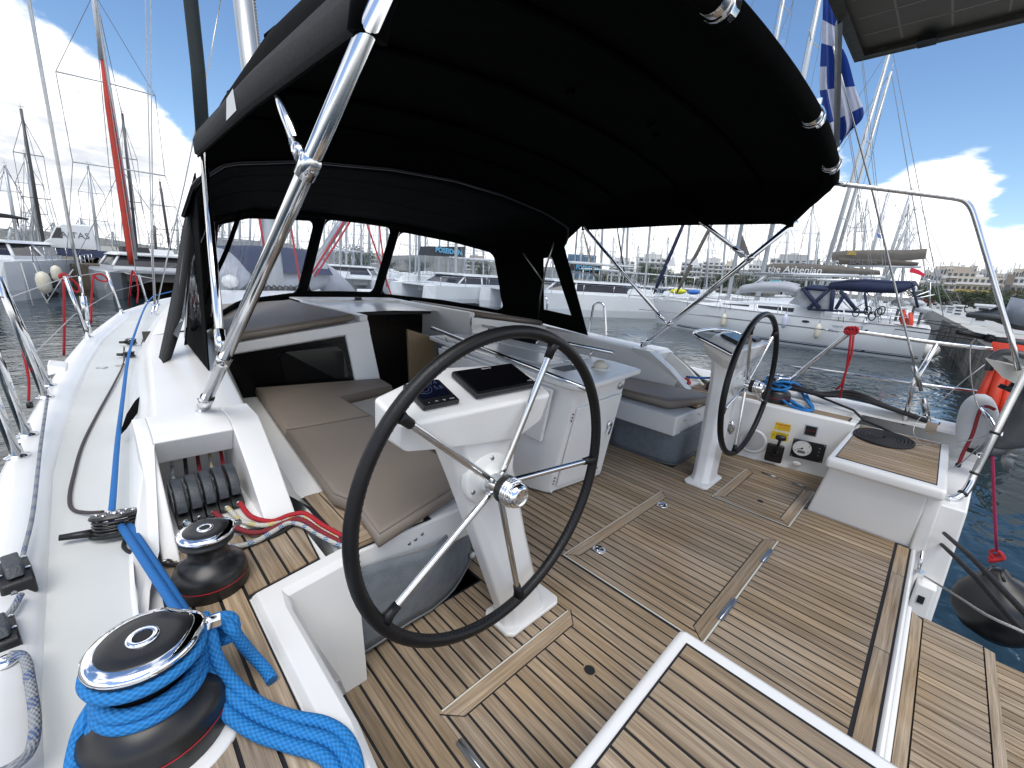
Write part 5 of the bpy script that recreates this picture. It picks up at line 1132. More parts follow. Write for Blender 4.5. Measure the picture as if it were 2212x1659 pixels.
# roof and inner lining back to the after bow
def abow(u): a = abs(u); s = 1 if u >= 0 else -1; return Vector((s * lerp_tab([(0, 0), (.3, .45), (.55, .95), (.72, 1.30), (.85, 1.42), (1, 1.46)], a), lerp_tab([(0, 2.5), (.72, 2.56), (.85, 2.66), (1, 2.80)], a), lerp_tab([(0, 1.80), (.3, 1.785), (.55, 1.73), (.72, 1.65), (.85, 1.55), (1, 1.40)], a)))
m_ = MB(); m_.loft([[abow(-1 + 2 * i / 36).lerp(fpt(-1 + 2 * i / 36, 1.0), j / 8) + Vector((0, 0, .04 * math.sin(math.pi * j / 8))) for i in range(37)] for j in range(9)]); ro = part('roof', m_, CANVAS, t, True); so = ro.modifiers.new('s', 'SOLIDIFY'); so.thickness = .006
m_ = MB()
for k in (.33, .66): m_.tube([abow(-1 + 2 * i / 36).lerp(fpt(-1 + 2 * i / 36, 1.0), k) + Vector((0, 0, .034)) for i in range(37)], .008, 8)
part('roof_bows', m_, CANVAS, t, True)
m_ = MB(); m_.tube([abow(-1 + 2 * i / 60) + Vector((0, -.004, -.004)) for i in range(61)], .011, 8); part('after_bow', m_, mat('dark_tube', (.04, .04, .045), .3, 1.0), t, True)
# joining flap between bimini and sprayhood
m_ = MB(); m_.loft([[Vector((abow(u).x * .985, abow(u).y + .02, abow(u).z - .01)) for u in [-.9 + 1.8 * i / 30 for i in range(31)]], [Vector((x_, 2.36, bz_profile(x_, 2.36) - .012)) for x_ in [-1.38 + 2.76 * i / 30 for i in range(31)]]]); part('joining_flap', m_, CANVAS, t, True)
for s in (-1, 1):
    m_ = MB(); a0, a1, a2 = Vector((s * 1.40, 2.90, 1.66)), Vector((s * 1.50, 2.38, .70)), Vector((s * 1.50, 2.95, .735)); f1 = fpt(s, 1.0)
    ab = abow(s)
    A = [Vector((s * 1.405, 2.72, 1.60)), Vector((s * 1.50, 2.36, .695)), Vector((s * 1.50, 2.95, .735)), f1]
    w0, w1, w2 = Vector((s * 1.425, 2.83, 1.40)), Vector((s * 1.475, 2.56, .86)), Vector((s * 1.475, 2.92, .88)); w3 = Vector((s * 1.43, 2.94, 1.38))
    outer = [A[0], A[1], A[2], A[3]]; inner = [w0, w1, w2, w3]
    for i in range(4): q4 = [outer[i], outer[(i + 1) % 4], inner[(i + 1) % 4], inner[i]]; m_.add(q4 if s > 0 else q4[::-1], [(0, 1, 2, 3)])
    m_.add([ab, A[0], f1], [(0, 1, 2)])
    sp_ = part('side_panel', m_, CANVAS, t, True); so = sp_.modifiers.new('s', 'SOLIDIFY'); so.thickness = .006
    m_ = MB(); m_.add(inner if s > 0 else inner[::-1], [(0, 1, 2, 3)]); part('side_window', m_, VINYL, t, True)
    m_ = MB(); m_.tube([Vector((s * 1.39, 2.78, 1.56)), Vector((s * 1.43, 2.90, 1.30)), Vector((s * 1.46, 2.97, 1.0)), Vector((s * 1.49, 3.0, .75))], .010, 10); m_.tube([Vector((s * 1.30, 3.1, 1.42)), Vector((s * 1.44, 2.93, 1.15))], .008, 8); part('frame_tube', m_, STEELD, t, True)
# port side: clear panel rolled open and hanging cloth with tie strap
cl = MB(); L1 = [(415, 400), (392, 500), (378, 600), (358, 700), (341, 780), (326, 826)]; L2_ = [(430, 410), (420, 510), (411, 600), (398, 690), (372, 770), (344, 822)]
cl.loft([[bx(x, y, -1.62) if False else by(x, y, 2.95 - .06 * i) for i, (x, y) in enumerate(L1)], [by((x + u) / 2, (y + v) / 2, 2.84 - .06 * i) for i, ((x, y), (u, v)) in enumerate(zip(L1, L2_))], [by(x, y, 2.9 - .06 * i) for i, (x, y) in enumerate(L2_)]]); o = single('side_curtain', cl, CANVASG, 'rumpled black and clear side curtain hanging at the port edge of the sprayhood', 'curtain'); o.modifiers.new('s', 'SOLIDIFY').thickness = .004
vb = MB(); vb.loft([[by(x, y, 2.80 - .05 * i) for i, (x, y) in enumerate([(398, 530), (388, 600), (382, 680), (372, 720)])], [by(x, y, 2.80 - .05 * i) for i, (x, y) in enumerate([(412, 535), (404, 610), (398, 690), (384, 730)])]]); single('curtain_window', vb, mat('wet_vinyl', (.5, .54, .6), .08, metal=.6, bump=.6, bump_sc=14), 'shiny crumpled clear vinyl strip beside the black side curtain', 'curtain')
sb_ = MB(); pl_ = [(336, 826), (318, 850), (300, 872), (282, 898), (268, 925), (258, 941)]; wd_ = [5, 9, 13, 11, 6, 1]; pp = [bz(x, y, z) for (x, y), z in zip(pl_, (.58, .56, .55, .53, .50, .47))]
sb_.loft([[p + Vector((-.0009 * w, .0006 * w, .001 * w)) for p, w in zip(pp, wd_)], [p + Vector((.0012 * w, -.0003 * w, -.0005 * w)) for p, w in zip(pp, wd_)]]); o = single('tie_strap', sb_, CANVAS, 'black cloth tie strap lying from the curtain towards the deck', 'strap'); o.modifiers.new('s', 'SOLIDIFY').thickness = .004
rope('black web strap holding the sprayhood to the coachroof', [by(520, 455, 3.0), by(490, 540, 3.0), by(462, 600, 3.0), by(448, 640, 2.9), by(425, 695, 2.7), by(418, 712, 2.6)], .012, CANVAS, 6, 3, cat='strap', name='web_strap')
rope('thin strap tensioning the starboard side of the sprayhood', [by(1088, 660, 3.2), by(1080, 620, 3.2), by(1100, 560, 3.3)], .006, CANVAS, 6, 2, cat='strap', name='web_strap')

# =================================================================== mast, boom and dinghy ahead of the sprayhood
MASTC = mat('mast_alloy', (.52, .55, .57), .35, .6, noise_amt=.15, noise_sc=3)
t = thing('own_mast', 'own silver mast seen above the canopy and through the left window', 'mast', (0, 6.3, .75))
foot = by(597, 620, 6.6); topm = by(525, 0, 6.6); dirm = (topm - foot)
m_ = MB(); m_.tube([foot - dirm * .02, foot + dirm * 1.15], .105, 16); part('mast_tube', m_, MASTC, t, True)
m_ = MB(); 
for k in range(60): p = foot + dirm * (.55 + k * .01); m_.obox(p + Vector((.105, -.06, 0)), .02, .02, .05)
part('sail_track', m_, STEELD, t, True)
m_ = MB(); m_.tube([by(648, 625, 6.2), by(700, 540, 6.0), by(770, 430, 5.6)], .05, 12); part('rigid_vang', m_, STEELD, t, True)
m_ = MB()
for k in range(9): m_.tube([by(548 + k * 13, 632 + 4 * (k % 3), 6.2), by(560 + k * 12, 618, 6.2)], .035, 8)
part('deck_blocks', m_, BLACKP, t, True)
rod('black furled line post rising at the left of the canopy', [by(440, 315, 5.8), by(428, 150, 5.8), by(412, 0, 5.8), by(408, -60, 5.8)], .062, mat('black_sock', (.012, .02, .022), .8), 'furled sail', 'furled_sail', None)
for (a, b) in (((675, 590), (748, 470)), ((680, 598), (762, 470)), ((788, 470), (846, 640)), ((818, 480), (836, 620)), ((700, 640), (560, 640)), ((560, 470), (575, 560)), ((620, 440), (650, 620))):
    rope('red control line %s' % {675: 'crossing the left window top towards the mast', 680: 'just right of its twin in the middle window', 788: 'slanting down the right part of the middle window', 818: 'steepest red line in the middle window', 700: 'lying along the foredeck below the windows', 560: 'short red line left of the mast foot', 620: 'upright red line right of the mast foot'}[a[0]], [by(*a, 5.5), by(*b, 5.5)], .012, ROPE_RED, 6, 1, group='red control lines at the mast')
# dinghy on the foredeck
t = thing('dinghy', 'grey inflatable dinghy under a dark blue cover on the foredeck', 'dinghy', (.2, 8.2, .7)); DG = mat('dinghy_grey', (.36, .38, .42), .5, noise_amt=.1); NAVY = mat('navy_canvas', (.012, .022, .065), .8, noise_amt=.25, noise_sc=14, bump=.3, bump_sc=20)
m_ = MB(); m_.tube(smooth_path([by(430, 640, 8.2), by(440, 590, 8.0), by(470, 570, 7.8), by(500, 600, 7.6), by(512, 612, 7.6)], 5), [.24] * 20 + [.12], 14); part('near_tube', m_, DG, t, True)
m_ = MB(); m_.tube([by(430, 560, 8.6), by(520, 595, 8.4), by(620, 610, 8.2), by(690, 590, 8.4), by(712, 610, 8.4), by(760, 640, 8.2)], [.30, .30, .26, .28, .26, .14], 14); part('far_tube', m_, DG, t, True)
m_ = MB(); m_.loft([[by(425, 560, 8.0), by(520, 585, 7.9), by(640, 590, 7.9), by(720, 595, 8.0)], [by(440, 530, 8.4), by(530, 540, 8.4), by(630, 550, 8.4), by(700, 560, 8.4)], [by(450, 535, 9.0), by(540, 530, 9.0), by(620, 535, 9.0), by(690, 545, 9.0)]]); part('cover', m_, NAVY, t, True)
m_ = MB(); m_.lathe([(0, -.1), (.09, -.06), (.11, 0), (.09, .06), (0, .1)], 14, Matrix.Translation(by(497, 608, 7.3))); part('tube_end', m_, WHITEP, t, True)
for (x, y) in ((478, 636), (728, 640), (790, 632)):
    q_ = MB(); p = by(x, y, 6.5); q_.obox(p, .22, .2, .10); single('deck_vent', q_, WHITEP, 'small white deck ventilator near x %s' % {478: 'the dinghy tube', 728: 'the middle window bottom', 790: 'the window post'}[x], 'ventilator', bev=.02)

# =================================================================== pushpit, grab loops, stern gear
t = thing('pushpit', 'polished steel stern rail around the starboard quarter', 'rail', (1.95, .4, .45))
A_, B_, C_ = bx(1840, 716, 1.93), bx(2025, 741, 1.97), bx(2160, 756, 1.97)
m_ = MB(); m_.tube(smooth_path([bx(1700, 838, 1.93), bx(1712, 818, 1.93), bx(1770, 770, 1.93), bx(1832, 722, 1.93), bx(1846, 716, 1.93), B_, C_], 4), .0145, 12); part('top_rail', m_, STEEL, t, True)
m_ = MB(); m_.tube([bx(1741, 795, 1.94), bx(1972, 828, 1.97), bx(2140, 850, 1.97)], .0115, 12); part('middle_rail', m_, STEEL, t, True)
m_ = MB(); m_.tube([B_, bx(1972, 830, 1.96), bx(1953, 918, 1.94)], .014, 12); part('post', m_, STEEL, t, True)
m_ = MB(); m_.tube([bx(1741, 795, 1.95), bx(1660, 784, 1.98)], .004, 6); m_.tube([bx(1840, 716, 1.95), bx(1786, 713, 1.98), bx(1700, 703, 2.0), bx(1540, 684, 2.05), bx(1380, 668, 2.1)], .0035, 6); part('lifeline', m_, STEELD, t, True)
m_ = MB(); m_.tube([bx(1782, 712, 1.98), bx(1812, 716, 1.98)], .009, 8); part('terminal', m_, STEEL, t, True)
q_ = MB(); q_.tube([bx(x, y, 1.86) for x, y in ((1838, 722), (1834, 760), (1828, 802), (1818, 830), (1806, 842))], .007, 8); q_.tube([bx(x, y, 1.86) for x, y in ((1844, 724), (1840, 764), (1826, 806), (1814, 860))], .0065, 8)
for k in range(3): q_.tube([bx(1832 + k * 7, 714, 1.90) + Vector((0, .018 * math.cos(a), .024 * math.sin(a))) for a in [i * .7 for i in range(10)]], .009, 8)
single('red_lashing', q_, ROPE_RED, 'bright red rope knotted on the starboard stern rail with two hanging tails', 'rope')
for s, xx in ((1, 1.98),):
    t = thing('grab_loop', 'inverted U steel grab loop on the starboard deck edge', 'rail', bx(1272, 725, xx)); q_ = MB(); q_.tube(smooth_path([bx(1271, 726, xx), bx(1280, 670, xx), bx(1284, 657, xx), bx(1293, 653, xx), bx(1303, 658, xx), bx(1306, 672, xx), bx(1310, 735, xx)], 5), .013, 10); part('loop', q_, STEEL, t, True)
    t = thing('grab_loop', 'second U shaped grab loop seen through the sprayhood side window', 'rail', bx(1158, 672, 2.0)); q_ = MB(); q_.tube(smooth_path([bx(1157, 672, 2.0), bx(1163, 646, 2.0), bx(1172, 640, 2.0), bx(1182, 648, 2.0), bx(1180, 676, 2.0)], 5), .013, 10); part('loop', q_, STEEL, t, True)
q_ = MB(); q_.tube([bx(1311, 716, 1.98), bx(1345, 722, 2.0), bx(1390, 732, 2.0)], .004, 6); single('lifeline', q_, STEELD, 'short wire leading aft from the grab loop', 'lifeline')
# backstay with turnbuckle
t = thing('backstay', 'steel backstay with turnbuckle rising from the starboard quarter', 'rigging', bx(2011, 925, 1.72)); X_ = 1.72
def bs(px, py): return bx(px, py, X_)
m_ = MB(); m_.obox(bs(2012, 922), .05, .05, .07); part('chainplate', m_, STEEL, t, True)
m_ = MB(); m_.tube([bs(2009, 915), bs(2000, 880)], .009, 8); part('lower_stud', m_, STEELD, t, True); m_ = MB(); m_.tube([bs(2002, 898), bs(1994, 860)], .017, 10); part('lower_barrel', m_, STEELD, t, True)
m_ = MB(); m_.tube([bs(1990, 845), bs(1984, 818)], .010, 8); m_.tube([bs(1987, 835), bs(1975, 790)], .014, 10); part('upper_barrel', m_, STEELD, t, True)
m_ = MB(); m_.tube([bs(1976, 792), bs(1966, 750), bs(1944, 664), bx(1886, 420, 1.5), bx(1844, 264, 1.3), bx(1800, 100, 1.1)], [.008, .006, .006, .005, .004, .004], 8); part('wire', m_, STEELD, t, True)

# arch tube, solar panel and its post, flag
t = thing('stern_arch', 'bent steel tube arching from the bimini corner to the stern', 'tube', bx(1805, 396, 1.35)); pth = [bx(1803, 396, 1.30), bx(1830, 399, 1.33), bx(1960, 415, 1.40), bx(2060, 428, 1.44), bx(2083, 434, 1.45), bx(2099, 452, 1.455), bx(2112, 490, 1.46), bx(2150, 620, 1.47), bx(2185, 735, 1.48), bx(2200, 800, 1.48)]
m_ = MB(); m_.tube(pth[:4] + smooth_path(pth[3:7], 5)[1:] + pth[7:], .0125, 14); part('tube', m_, STEEL, t, True); m_ = MB(); m_.tube([bx(1793, 395, 1.29), bx(1828, 399, 1.33)], [.008, .015], 10); part('end_fitting', m_, STEEL, t, True)
t = thing('solar_module', 'underside of the solar panel in aluminium frame at the upper right', 'solar panel', (.0, .2, 2.32)); ZS = 2.32
x1_, y1_ = .88, .585; PB = mat('panel_backsheet', (.30, .30, .27), .6, noise_amt=.25, noise_sc=3); AL = mat('dull_aluminium', (.24, .23, .19), .45, .5, noise_amt=.3, noise_sc=30)
m_ = MB(); m_.box(-.9, x1_, -.45, y1_, ZS, ZS + .006); part('backsheet', m_, PB, t, True)
for nm, bb in (('frame_edge', (x1_ - .012, x1_, -.45, y1_)), ('frame_edge', (-.9, x1_ - .012, y1_ - .012, y1_)), ('frame_flange', (x1_ - .042, x1_ - .012, -.45, y1_ - .012)), ('frame_flange', (-.9, x1_ - .042, y1_ - .042, y1_ - .012))):
    m_ = MB(); m_.box(bb[0], bb[1], bb[2], bb[3], ZS - (.035 if nm == 'frame_edge' else .034), ZS + (.008 if nm == 'frame_edge' else -.030)); part(nm, m_, AL, t, True)
m_ = MB()
for k in range(12): m_.box(-.88 + .0, x1_ - .05, y1_ - .17 - .156 * k if k < 6 else 0, y1_ - .163 - .156 * k if k < 6 else 0, ZS - .001, ZS) if k < 6 else m_.box(x1_ - .17 - .156 * (k - 6), x1_ - .163 - .156 * (k - 6), -.44, y1_ - .05, ZS - .001, ZS)
part('cell_gaps', m_, mat('pale_gap', (.50, .50, .46), .6), t, True)
m_ = MB(); m_.box(x1_ - .10, x1_ - .03, .3, .36, ZS - .05, ZS - .03); part('bracket', m_, BLACKP, t, True)
t = thing('solar_post', 'square steel post standing under the solar panel corner', 'post', bowpt(.95)); pT = bz(1812, 48, ZS - .035); pB = bowpt(.95) + Vector((.02, -.01, .06)); m_ = MB(); m_.tube([pT, pB], .0125, 4, smooth=False); part('post', m_, STEELD, t, True); m_ = MB(); m_.tube([pB + Vector((0, 0, .03)), pB - Vector((0, 0, .05))], .011, 10); part('foot', m_, CHROME, t, True)

FB = mat('flag_blue', (.015, .05, .26), .8); FW = mat('flag_white', (.50, .53, .62), .8)
def flag_mat():
    m = bpy.data.materials.new('greek_flag'); m.use_nodes = True; nt = m.node_tree; L = nt.links.new; b = nt.nodes['Principled BSDF']; b.inputs['Roughness'].default_value = .85
    uv = nt.nodes.new('ShaderNodeUVMap'); s = nt.nodes.new('ShaderNodeSeparateXYZ'); L(uv.outputs[0], s.inputs[0])
    def M(op, a, c=None):
        n = nt.nodes.new('ShaderNodeMath'); n.operation = op
        for i, v in enumerate((a, c)):
            if v is None: continue
            if isinstance(v, (int, float)): n.inputs[i].default_value = v
            else: L(v, n.inputs[i])
        return n.outputs[0]
    u, v = s.outputs[0], s.outputs[1]
    stripe = M('GREATER_THAN', M('MODULO', M('MULTIPLY', v, 9), 2), 1)                       # 1 = white stripe
    inc = M('MULTIPLY', M('LESS_THAN', u, 10 / 27), M('GREATER_THAN', v, 4 / 9))
    cx = M('LESS_THAN', M('ABSOLUTE', M('SUBTRACT', u, 5 / 27)), 1 / 27); cy = M('LESS_THAN', M('ABSOLUTE', M('SUBTRACT', v, 6.5 / 9)), .5 / 9); cross = M('MAXIMUM', cx, cy)
    w = M('ADD', M('MULTIPLY', inc, cross), M('MULTIPLY', M('SUBTRACT', 1, inc), stripe))
    mix = nt.nodes.new('ShaderNodeMix'); mix.data_type = 'RGBA'; L(w, mix.inputs[0]); mix.inputs[6].default_value = (.015, .05, .26, 1); mix.inputs[7].default_value = (.55, .58, .68, 1); L(mix.outputs[2], b.inputs['Base Color'])
    tr = nt.nodes.new('ShaderNodeBsdfTranslucent'); L(mix.outputs[2], tr.inputs[0]); ms = nt.nodes.new('ShaderNodeMixShader'); ms.inputs[0].default_value = .4; o = nt.nodes['Material Output']; L(b.outputs[0], ms.inputs[1]); L(tr.outputs[0], ms.inputs[2]); L(ms.outputs[0], o.inputs[0]); return m
# hangs nearly vertical from its halyard: hoist edge at the top, folds running down
FLM = flag_mat(); FY = lambda px, py, d: bx(px, py, 2.0 + d)
tl, tr_ = (1778, 5), (1800, -15); lft = [(1778, -10), (1776, 60), (1772, 130), (1771, 200), (1790, 300), (1801, 333)]; rgt = [(1800, -10), (1812, 80), (1832, 130), (1848, 190), (1866, 248), (1835, 285)]
mb = MB(); N_, K_ = 24, 14; grid = []
LL, RR = smooth_path([(x, y, 0) for x, y in lft], 5), smooth_path([(x, y, 0) for x, y in rgt], 5)
for i in range(len(LL)):
    row = []
    for k in range(K_ + 1):
        q = LL[i].lerp(RR[i], k / K_); row.append(bx(q.x, q.y, 2.0 + .09 * math.sin(k * 1.15 + i * .12) * (i / len(LL))))
    grid.append(row)
mb.loft(grid); nr = len(LL); i = 0
for a in range(nr - 1):
    for k in range(K_): mb.uv[a * K_ + k] = [(.50 * (1 - kk / K_) - .02, .22 + .76 * aa / (nr - 1)) for aa, kk in ((a, k), (a, k + 1), (a + 1, k + 1), (a + 1, k))]
single('greek_flag', mb, FLM, 'blue and white striped flag hanging beside the solar panel', 'flag')

# mooring tackle at the pillar, fender, outboard
t = thing('mooring_tackle', 'black block with two taut black lines shackled to the transom corner', 'tackle', by(2000, 1127, -.16)); YY = -.19
def T3p(px, py, y=YY): return by(px, py, y)
m_ = MB(); m_.tube([T3p(1999, 1124), T3p(2008, 1140), T3p(2018, 1150)], .007, 8); part('shackle', m_, CHROME, t, True)
m_ = MB(); m_.tube([T3p(2012, 1142, -.21), T3p(2025, 1155, -.22), T3p(2042, 1168, -.235)], [.012, .026, .014], 10); part('block', m_, BLACKP, t, True)
m_ = MB(); m_.tube([T3p(2040, 1152, -.22), T3p(2100, 1205, -.255), T3p(2212, 1322, -.33), T3p(2300, 1415, -.4)], .009, 8); m_.tube([T3p(2022, 1165, -.22), T3p(2060, 1200, -.24), T3p(2110, 1250, -.27), T3p(2212, 1370, -.34), T3p(2300, 1470, -.4)], .009, 8); part('line', m_, ROPE_BLACK, t, True)
rope('white cord led aft from the steel strut at the transom corner', [T3p(1978, 1233, -.20), T3p(2060, 1283, -.23), T3p(2130, 1328, -.26), T3p(2212, 1366, -.32), T3p(2260, 1395, -.36)], .004, ROPE_WHITE, 6, 3)
q_ = MB(); q_.tube([T3p(1998, 1135, -.165), T3p(1996, 1160, -.165), T3p(1990, 1205, -.17), T3p(1984, 1232, -.175)], [.004, .006, .010, .006], 8); q_.tube([T3p(1975, 1233, -.175), T3p(1992, 1235, -.175)], .008, 8); single('platform_strut', q_, STEEL, 'thin steel strut standing at the white transom corner', 'strut')
# big black teardrop fender
c_ = bx(2158, 1312, 1.75); t = thing('ball_fender', 'large black teardrop fender floating beside the stern on a red line', 'fender', c_)
d_ = (c_ - CB).length; k = (RBt.transposed() @ (c_ - CB)).z / 915.0 * .74
tip = bx(2152, 1205, 1.75); up_ = (tip - c_).normalized(); ax = up_.to_track_quat('Z', 'Y').to_matrix().to_4x4(); M = Matrix.Translation(c_) @ ax; h = (tip - c_).length
m_ = MB(); rr_ = 100 * k; m_.lathe([(0, -rr_ * 1.0), (rr_ * .5, -rr_ * .90), (rr_ * .85, -rr_ * .58), (rr_ * 1.0, -rr_ * .12), (rr_ * .97, rr_ * .22), (rr_ * .82, rr_ * .52), (rr_ * .55, rr_ * .80), (rr_ * .28, rr_ * .98), (rr_ * .20, rr_ * 1.12), (rr_ * .14, rr_ * 1.18), (0, rr_ * 1.18)], 36, M); part('body', m_, mat('rubber_black', (.009, .009, .010), .35, noise_amt=.3, noise_sc=5), t, True)
m_ = MB()
for i in range(4): a = i * 1.57 + .4; m_.tube([M @ Vector((rr_ * .30 * math.cos(a), rr_ * .30 * math.sin(a), rr_ * .93)), M @ Vector((rr_ * .13 * math.cos(a), rr_ * .13 * math.sin(a), rr_ * 1.18))], rr_ * .05, 6)
part('ribs', m_, MATS['rubber_black'], t, True)
rope('magenta red line holding the black fender', [bx(2144, 985, 1.6), bx(2148, 1100, 1.68), bx(2153, 1190, 1.75)], .0075, ropemat('rope_magenta', (.40, .02, .09)), 8, 2); q_ = MB()
for i in range(3): q_.tube([bx(2153, 1198 + 6 * i, 1.75) + Vector((.012 * math.cos(a), .024 * math.cos(a + i), .024 * math.sin(a))) for a in [j * .7 for j in range(10)]], .009, 8)
single('rope_knot', q_, ROPE_RED, 'red bowline knot at the top of the black fender', 'knot')

# outboard motor clamped on the stern rail
OG = mat('outboard_grey', (.085, .095, .105), .4, noise_amt=.15, noise_sc=6); XO = 1.55
def ox(px, py, x=XO): return bx(px, py, x)
t = thing('outboard_motor', 'dark grey outboard motor clamped on the stern rail with its tiller grip', 'outboard motor', ox(2190, 760))
m_ = MB(); m_.tube([ox(2064, 716), ox(2072, 717), ox(2130, 729)], [.013, .0155, .0155], 14); part('tiller_grip', m_, BLACKP, t, True)
m_ = MB(); m_.tube([ox(2128, 729), ox(2146, 733)], .021, 14); part('throttle_collar', m_, BLACKS, t, True)
m_ = MB(); m_.tube([ox(2144, 732), ox(2230, 742)], .014, 10); part('tiller_arm', m_, OG, t, True)
m_ = MB(); m_.tube(smooth_path([ox(2135, 800), ox(2142, 775), ox(2160, 762), ox(2190, 762), ox(2225, 772)], 4), .018, 10); part('clamp_arm', m_, OG, t, True)
m_ = MB(); m_.loft([[ox(2085, 682), ox(2130, 688), ox(2160, 690)], [ox(2088, 675, 1.6), ox(2140, 668, 1.62), ox(2225, 640, 1.64)], [ox(2160, 690, 1.5), ox(2195, 700, 1.5), ox(2230, 705, 1.5)]]); m_.tube([ox(2088, 680), ox(2150, 686), ox(2200, 700), ox(2240, 705)], [.012, .02, .03, .03], 10); part('cowl_skirt', m_, OG, t, True)
m_ = MB(); m_.tube([ox(2190, 700), ox(2225, 650)], [.05, .07], 14); part('cowl', m_, mat('cowl_grey', (.26, .30, .36), .3), t, True)
m_ = MB(); m_.hexa([ox(2128, 775, 1.5), ox(2235, 800, 1.5), ox(2235, 850, 1.5), ox(2165, 815, 1.5)], [ox(2130, 772, 1.56), ox(2235, 798, 1.56), ox(2235, 850, 1.56), ox(2167, 812, 1.56)]); part('clamp_plate', m_, mat('clamp_cream', (.48, .48, .44), .5), t, True)
m_ = MB(); m_.tube([ox(2158, 832), ox(2182, 842), ox(2200, 822)], [.012, .022, .02], 6); part('clamp_screw', m_, BLACKP, t, True)
m_ = MB(); m_.tube([ox(2230, 820, 1.62), ox(2225, 900, 1.62), ox(2190, 950, 1.62), ox(2140, 960, 1.62)], [.07, .07, .06, .035], 12); part('leg', m_, OG, t, True)
m_ = MB(); m_.lathe([(0, -.09), (.022, -.07), (.034, -.02), (.034, .04), (.02, .08), (0, .09)], 16, Matrix.Translation(ox(2150, 972, 1.62)) @ Matrix.Rotation(R(75), 4, 'X') @ Matrix.Rotation(R(20), 4, 'Y')); part('gearcase', m_, OG, t, True)
m_ = MB(); pc = ox(2172, 980, 1.60)
for a in (0.3, 2.4, 4.4):
    d = Vector((.15, math.cos(a), math.sin(a))); e = Vector((0, -math.sin(a), math.cos(a))); m_.loft([[pc + e * -.01, pc + d * .04 - e * .028 + Vector((.008, 0, 0)), pc + d * .085 - e * .02], [pc + e * .01, pc + d * .04 + e * .022, pc + d * .09 + e * .012]])
pr_ = part('propeller', m_, mat('prop_grey', (.20, .215, .225), .4, .3), t, True); pr_.modifiers.new('s', 'SOLIDIFY').thickness = .005
m_ = MB(); m_.tube([pc - Vector((0, .0, 0)), ox(2196, 986, 1.60)], [.018, .006], 10); part('propeller_hub', m_, MATS['prop_grey'], t, True)
# orange sling bag, horseshoe buoy, red cord, slanting tube
OR = mat('orange_fabric', (.60, .045, .015), .6, noise_amt=.2, noise_sc=8, bump=.3, bump_sc=25)
t = thing('orange_bag', 'orange red folded lifting sling hanging behind the outboard clamp', 'bag', ox(2180, 870, 1.9))
for k, (x0, y0, x1, y1, w0, w1) in enumerate(((2146, 792, 2098, 900, 7, 9), (2162, 800, 2122, 930, 12, 15), (2182, 820, 2148, 960, 9, 12), (2210, 830, 2178, 945, 14, 18))):
    m_ = MB(); c1, c2 = ox(x0, y0, 1.95), ox(x1, y1, 1.85); m_.tube([c1, c1.lerp(c2, .5) + Vector((.0, .0, .01)), c2], [w0 / 420, (w0 + w1) / 800, w1 / 420], 10); part('fold', m_, OR, t, True)
m_ = MB(); m_.loft([[ox(2140, 740, 1.9), ox(2165, 728, 1.95), ox(2230, 735, 1.9)], [ox(2150, 770, 1.85), ox(2180, 765, 1.8), ox(2235, 760, 1.85)]]); part('top_flap', m_, OR, t, True)
HBm = mat('buoy_cover', (.60, .63, .66), .6, noise_amt=.1); t = thing('horseshoe_buoy', 'white horseshoe lifebuoy in its cover hanging on the stern rail', 'lifebuoy', ox(2115, 940, 1.75))
m_ = MB(); m_.tube(smooth_path([ox(2088, 965, 1.75), ox(2086, 920, 1.75), ox(2098, 880, 1.75), ox(2120, 866, 1.75), ox(2134, 890, 1.75), ox(2136, 930, 1.75), ox(2130, 966, 1.75)], 5), .042, 14); part('horseshoe', m_, HBm, t, True)
m_ = MB(); m_.loft([[ox(2092, 900, 1.72), ox(2134, 900, 1.72)], [ox(2090, 970, 1.72), ox(2132, 975, 1.72)]]); part('cover', m_, HBm, t, True)
m_ = MB(); m_.tube([ox(2086, 968, 1.72), ox(2110, 978, 1.72), ox(2145, 985, 1.72)], .016, 8); part('black_edge', m_, BLACKS, t, True)
rope('thick red cord hanging across the white lifebuoy', [ox(2150, 885, 1.62), ox(2130, 878, 1.62), ox(2116, 890, 1.62), ox(2100, 940, 1.62), ox(2082, 975, 1.62), ox(2072, 1000, 1.62)], .0085, ROPE_REDD, 8, 6)
q_ = MB(); p = ox(2070, 1004, 1.62); q_.lathe([(0, -.018), (.012, -.012), (.013, .008), (0, .015)], 12, Matrix.Translation(p)); single('cord_end', q_, BLACKP, 'black whipped end of the red cord', 'knot')
t = thing('quarter_tube', 'heavy steel tube with black cable ties curving up at the right edge', 'tube', ox(2060, 1080, 1.05)); pts = [(2046, 1079, 1.10), (2064, 1076, 1.13), (2080, 1066, 1.16), (2092, 1050, 1.18), (2106, 1022, 1.20), (2150, 935, 1.22), (2190, 855, 1.24), (2235, 770, 1.25)]
m_ = MB(); tp = [ox(*p) for p in pts]; m_.tube(smooth_path(tp, 4), .0150, 14); part('tube', m_, STEEL, t, True)
m_ = MB(); m_.tube(smooth_path([p + Vector((.02, -.012, -.004)) for p in tp[2:]], 4), .010, 8); part('cable', m_, BLACKS, t, True)
for i in (2, 4, 5): d = (tp[i + 1] - tp[i - 1]).normalized(); m_ = MB(); m_.tube([tp[i] - d * .006, tp[i] + d * .006], .020, 12); part('cable_tie', m_, BLACKP, t, True)
q_ = MB(); q_.tube([ox(2120, 984, 1.2) + Vector((0, .016 * math.cos(a), .012 * math.sin(a))) for a in [i * .5 for i in range(14)]], .003, 6); single('ring_pin', q_, CHROME, 'small chrome ring pin beside the heavy tube', 'pin')
